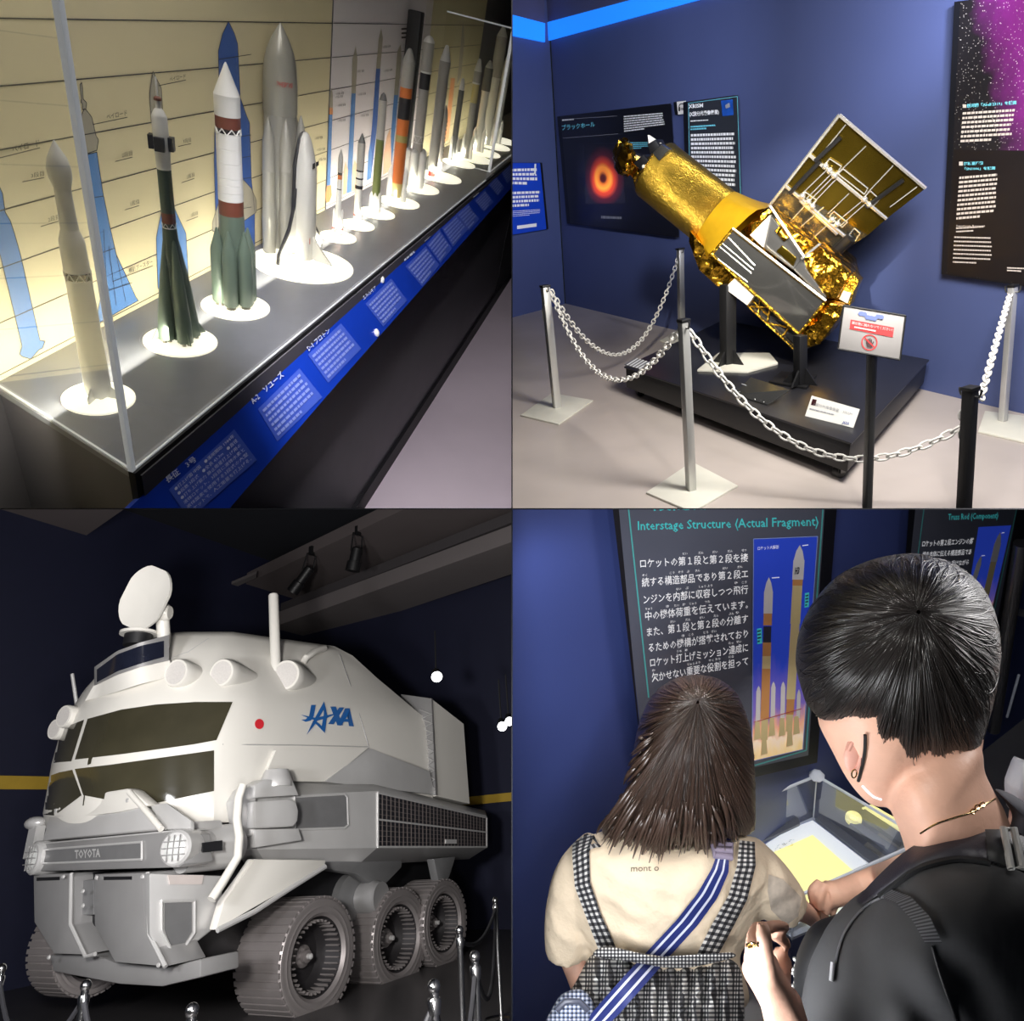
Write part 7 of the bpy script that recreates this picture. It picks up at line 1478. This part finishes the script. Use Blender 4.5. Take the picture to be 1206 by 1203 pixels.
# shirt
ws = MB(shirtb)
ws.sub(blob(shirtb, (1130, 1130), [(1068, 1004), (1105, 990), (1150, 984), (1185, 975), (1215, 985), (1290, 1020), (1340, 1150), (1330, 1420), (950, 1420), (965, 1250), (985, 1150), (1012, 1082), (1042, 1038)], .69, .115, .12, 90, 24)[0])
ptube(ws, smoothpts([(1066, 1060, .68, 30), (1034, 1106, .66, 46), (1010, 1160, .645, 54), (1000, 1230, .64, 56), (990, 1300, .63, 50)]), 26)
ws2 = fuse(ws, .006, 8)
for i, v in enumerate(ws2.v):
    p = Dd.px(v); k = max(0, min(1, (p[1] - 1090) / 80)) * max(0, 1 - abs(p[0] - 1085) / 110); t = (p[0] - 1085) * .8 - (p[1] - 1150) * .62
    ws2.v[i] = v + nrm_o * (.006 * k * math.sin(t * .09 + .8) + .002 * mnoise.noise(v * 9))
bvT = bvh(ws2); wso = Wm.part('shirt', ws2, label='black short sleeved shirt')
cl = ribbon(bvT, mat('charcoal neckline rib', srgb(70, 70, 78), .8, var=.05, scale=40), [(1170, 928), (1180, 940), (1189, 958), (1186, 975)], [(1186, 936), (1200, 950), (1206, 968), (1204, 985)], .004, .66, 4, 14); Wm.part('neckline_rib', cl, parent=wso, fix=False)
clb, _ = blob(MATS['charcoal neckline rib'], (1210, 965), [(1172, 930), (1190, 935), (1215, 950), (1260, 975), (1280, 1020), (1200, 1020), (1188, 985), (1192, 962), (1184, 945)], .70, .03, .04, 48, 14); Wm.part('shirt_collar', clb, parent=wso, label='charcoal shirt collar')
Wm.part('sleeve_seam', MB(bagb).tube([onto(bvT, x, y, .0005, .6) for x, y in smoothpts([(1098, 1115), (1108, 1150), (1122, 1190), (1130, 1215)], 5)], .0012, 6), parent=wso)
# hair
wo = [(1068, 652), (1100, 656), (1130, 668), (1156, 690), (1172, 722), (1179, 760), (1176, 800), (1168, 838), (1158, 870), (1148, 888), (1125, 902), (1095, 912), (1074, 917), (1058, 908), (1040, 896), (1026, 886), (1022, 868), (1010, 862), (995, 858), (978, 852), (964, 845), (950, 828), (942, 805), (937, 778), (942, 742), (958, 710), (985, 680), (1025, 660)]
wh, wat = blob(hair_b, (1082, 720), wo, .70, .11, .11, 150, 34, fn=lambda x, y, r: .0028 * math.sin(math.atan2(y - 720, x - 1082) * 30) * r)
strands(wh, strand_b, wat, (0, 1), 520, (.06, .5), (.7, 1.03), .00055, 9, .004, .02)
strands(wh, strand_b, wat, (.02, .98), 60, (.5, .8), (1.0, 1.1), .00045, 12, .008, .03)
Wm.part('hair', wh, fix=False, label='short glossy black hair')
# bag with wide strap worn by the woman
bgT = Thing(Dd, 'crossbody_bag', 'black bag with wide woven strap over the shoulder of the woman', 'bag', Dd.dist(960, 1180, .7))
def hang(up_, lo_, m, lift, rise, n=44, nu=5, uvs=(1, 8), extra=0):
    P = []; last = .6
    for j in range(n + 1):
        q = pl(lo_, j / n); p = pl(up_, j / n); h = bvT.ray_cast(Dd.C, (Dd.R.transposed() @ ray(*q)).normalized()); dq = Dd.depth(h[0]) if h[0] is not None and Dd.depth(h[0]) < .8 else last; last = dq
        for i in range(nu + 1):
            t = i / nu; x, y = lerp(q, p, t); d = dq - lift + rise * t * t; hh = bvT.ray_cast(Dd.C, (Dd.R.transposed() @ ray(x, y)).normalized()); dm = Dd.depth(hh[0]) - lift if hh[0] is not None else 9; P.append((Dd.dist(x, y, min(d, dm)), (i / nu, j / n)))
    mb = MB(m); mb.v = [p[0] for p in P]
    for j in range(n):
        for i in range(nu): a = j * (nu + 1) + i; ids = (a, a + 1, a + nu + 2, a + nu + 1); mb.face(ids, True); mb.uv[len(mb.f) - 1] = [(P[k][1][0] * uvs[0], P[k][1][1] * uvs[1]) for k in ids]
    return mb
upS = smoothpts([(1008, 1060), (1032, 1034), (1062, 1006), (1086, 991), (1112, 981), (1140, 977), (1166, 978)], 4); loS = smoothpts([(1016, 1066), (1048, 1046), (1074, 1027), (1096, 1017), (1120, 1012), (1146, 1010), (1170, 1014)], 4)
sp1_ = bgT.part('strap', hang(upS, loS, strapb, .006, .035), fix=False, label='wide black woven strap')
bgT.part('strap_tail', hang([(1160, 977), (1178, 977), (1194, 981), (1212, 988)], [(1164, 1013), (1180, 1018), (1196, 1024), (1212, 1032)], bagb, .010, .03, 12), parent=sp1_, fix=False)
bgT.part('buckle', MB(steel).tube([Dd.dist(x, y, Dd.depth(onto(bvT, 1190, 1035, .012, .6)) + (1024 - y) * .0006) for x, y in [(1182, 976), (1194, 976), (1204, 1023), (1191, 1024)]], .0032, 8, closed=True), parent=sp1_, label='silver strap buckle')
bgT.part('strap_shadow_edge', MB(bagb).tube([onto(bvT, x, y, .006, .6) for x, y in smoothpts([(1036, 1056), (1056, 1041), (1078, 1025), (1100, 1017), (1130, 1012), (1166, 1016)], 3)], .003, 6), parent=sp1_)  # dark tube stands in for the shade along the lower strap edge
ribm = bpy.data.materials.new('ribbed webbing'); ribm.use_nodes = True; N, L = ribm.node_tree.nodes, ribm.node_tree.links; uvn = N.new('ShaderNodeUVMap'); wv = N.new('ShaderNodeTexWave'); wv.bands_direction = 'Y'; wv.inputs['Scale'].default_value = 7; L.new(uvn.outputs[0], wv.inputs['Vector']); rp = N.new('ShaderNodeValToRGB'); rp.color_ramp.elements[0].color = (.015, .015, .017, 1); rp.color_ramp.elements[1].color = (.12, .12, .13, 1); L.new(wv.outputs['Fac'], rp.inputs[0]); L.new(rp.outputs[0], N['Principled BSDF'].inputs['Base Color']); N['Principled BSDF'].inputs['Roughness'].default_value = .6
bgT.part('ribbed_strap', ribbon(bvT, ribm, [(1036, 1056), (1055, 1063), (1075, 1085), (1090, 1112)], [(1050, 1048), (1072, 1056), (1095, 1080), (1110, 1112)], .005, .6, 4, 24, uvs=(1, 1)), fix=False, label='ribbed webbing strap')
bgT.part('edge_piping', MB(mat('grey piping', srgb(96, 96, 100), .6, var=.05)).tube([onto(bvT, x, y, .002, .6) for x, y in smoothpts([(1042, 1056), (1022, 1066), (1003, 1086), (990, 1110), (981, 1150)], 5)], .0012, 6))
bm_, _ = blob(bagb, (985, 1150), [(1035, 1060), (1015, 1062), (990, 1075), (962, 1086), (948, 1102), (937, 1130), (935, 1160), (944, 1190), (950, 1240), (1010, 1240), (1015, 1160), (1020, 1100)], .70, .05, .05, 64, 18); bgT.part('bag_body', bm_, label='black nylon bag body')
zp = MB(steel)
for k in range(9): zp.ell(Dd.dist(936 + 3 * math.sin(k * 1.3), 1130 + k * 4, .695), ((.0022, 0, 0), (0, .0022, 0), (0, 0, .0022)), 8, 6)
bgT.part('zip_pull', zp); bgT.part('zip_tab', MB(mat('pale zip tab', srgb(180, 180, 186), .3, var=.03)).tube([onto(bvT, 981, 1134, .004, .6), onto(bvT, 979, 1156, .004, .6)], .002, 8))
# --- bystander at the frame edge
PB = Dd.dist(1290, 1300, 1.2); PB.z = 0; Pn = Thing(Dd, 'person', 'person in a white shirt just showing at the frame edge behind the black shirt', 'person', PB)
pb = MB(skin); pb.sub(blob(skin, (1290, 760), [(1290, 680), (1335, 710), (1340, 780), (1315, 840), (1290, 850), (1262, 840), (1240, 780), (1245, 710)], 1.25, .1, .1, 40, 16)[0]); ptube(pb, [(1290, 830, 1.25, 28), (1290, 890, 1.25, 30)]); pb.sub(blob(skin, (1290, 1000), [(1215, 910), (1290, 880), (1365, 910), (1380, 1050), (1350, 1300), (1230, 1300), (1210, 1050)], 1.25, .1, .1, 48, 16)[0]); ptube(pb, [(1220, 920, 1.25, 22), (1205, 1000, 1.25, 18), (1215, 1080, 1.22, 14), (1240, 1140, 1.18, 12)])
Pn.part('body', fuse(pb, .008, 3)); wt = MB(mat('white cotton', srgb(232, 232, 236), .8, var=.03, bump=.2, bscale=30)); wt.sub(blob(MATS['white cotton'], (1290, 1000), [(1212, 900), (1290, 880), (1368, 900), (1385, 1050), (1360, 1250), (1225, 1250), (1200, 1050)], 1.24, .12, .12, 48, 16)[0]); ptube(wt, [(1225, 905, 1.24, 28), (1213, 930, 1.24, 26), (1211, 958, 1.24, 22)], 18); Pn.part('shirt', fuse(wt, .008, 3), label='white shirt'); Pn.part('hair', MB(hair_n).ell(Dd.dist(1290, 740, 1.25), (Dd.dirw((.08, 0, 0)), Dd.dirw((0, .11, 0)), Dd.dirw((0, 0, .1))), 20, 12))
# ---- lights
lampw(Dd, 'SPOT', 'gallery_spot', (.05, .75, -.03), dst(800, 1000, 1.1), 4.3, (1, .96, .9), .03, 70, .5)
lampw(Dd, 'AREA', 'gallery_panel', (.85, .85, -.04), dst(1000, 900, 1.0), 2.0, (1, .97, .95), .25)
lampw(Dd, 'AREA', 'gallery_fill', (.02, .55, -.5), dst(850, 1000, 1.0), 4.2, (.95, .97, 1), .25)
lampw(Dd, 'SPOT', 'wall_spot', (.03, 1.0, -.02), wl(690, 780), 2.8, (.85, .88, 1), .05, 90, 1.0)
lampw(Dd, 'SPOT', 'case_fill_spot', (.62, 1.02, -.006), H4(965, 1050, ZT), 26, (1, .97, .9), .004, 50, .6)  # added spot to lift the forearm and case out of shadow
lampw(Dd, 'SPOT', 'hair_fill_spot', (.27, .33, -.02), dst(1000, 760, .75), 4.5, (1, .97, .93), .02, 70, .6)  # added spot that puts a highlight on the black hair
lampw(Dd, 'SPOT', 'crown_fill_spot', (.24, .96, -.004), dst(822, 830, 1.1), 7, (1, .97, .92), .004, 60, .7)  # added spot for the bright band on the girl's crown
# ================================================================== added partitions that keep light of the four bays apart
W0 = Bay((0, 0, 1), (1, 0, 0), 0, 1, 1)
pm = mat('black partition board', srgb(16, 18, 28), .7, var=.05)
def partition(name, lo, hi):
    mb = MB(pm).box(lo, hi); o = struct(W0, name, mb); OBJ.pop()
PT = .0009
partition('light_divider_upper', (-PT, 1.0, PT), (PT, 17, 7)); partition('light_divider_lower', (-PT, 1.0, -7), (PT, 17, -PT))
partition('light_divider_left', (-12, 1.0, -PT), (-PT, 17, PT)); partition('light_divider_right', (PT, 1.0, -PT), (12, 17, PT))
# ------------------------------------------------------------------ cut everything at the partitions between the bays
bpy.context.view_layer.update()
for o, bay in OBJ:
    me = o.data; mw = o.matrix_world; G = .0012
    co = [mw @ v.co for v in me.vertices]
    if not co: continue
    jobs = []
    if min(p.x * bay.side for p in co) < G: jobs.append((V((G * bay.side, 0, 0)), V((bay.side, 0, 0))))
    if min(p.z * bay.storey for p in co) < G: jobs.append((V((0, 0, G * bay.storey)), V((0, 0, bay.storey))))
    if not jobs: continue
    if me.users > 1: me = me.copy(); o.data = me
    bm = bmesh.new(); bm.from_mesh(me); inv = mw.inverted(); n3 = mw.to_3x3().transposed()
    for p, n in jobs:
        bmesh.ops.bisect_plane(bm, geom=bm.verts[:] + bm.edges[:] + bm.faces[:], plane_co=inv @ p, plane_no=n3 @ n, clear_inner=True, clear_outer=False)
    bm.to_mesh(me); bm.free()
    if not me.polygons: bpy.data.objects.remove(o)
# ------------------------------------------------------------------ the camera
cam = bpy.data.cameras.new('camera'); cam.sensor_fit = 'HORIZONTAL'; cam.sensor_width = 36; cam.lens = 36 * F / 1206
cam.shift_y = -2 / 1206; cam.clip_start = .02; cam.clip_end = 80
co = bpy.data.objects.new('camera', cam); COL.objects.link(co); co.rotation_euler = (PI / 2, 0, 0); scn.camera = co
w = bpy.data.worlds.new('world'); scn.world = w; w.use_nodes = True
w.node_tree.nodes['Background'].inputs[0].default_value = (.5, .6, .8, 1); w.node_tree.nodes['Background'].inputs[1].default_value = .02
scn.view_settings.view_transform = 'Standard'; scn.view_settings.look = 'None'
scn.cycles.use_denoising = True
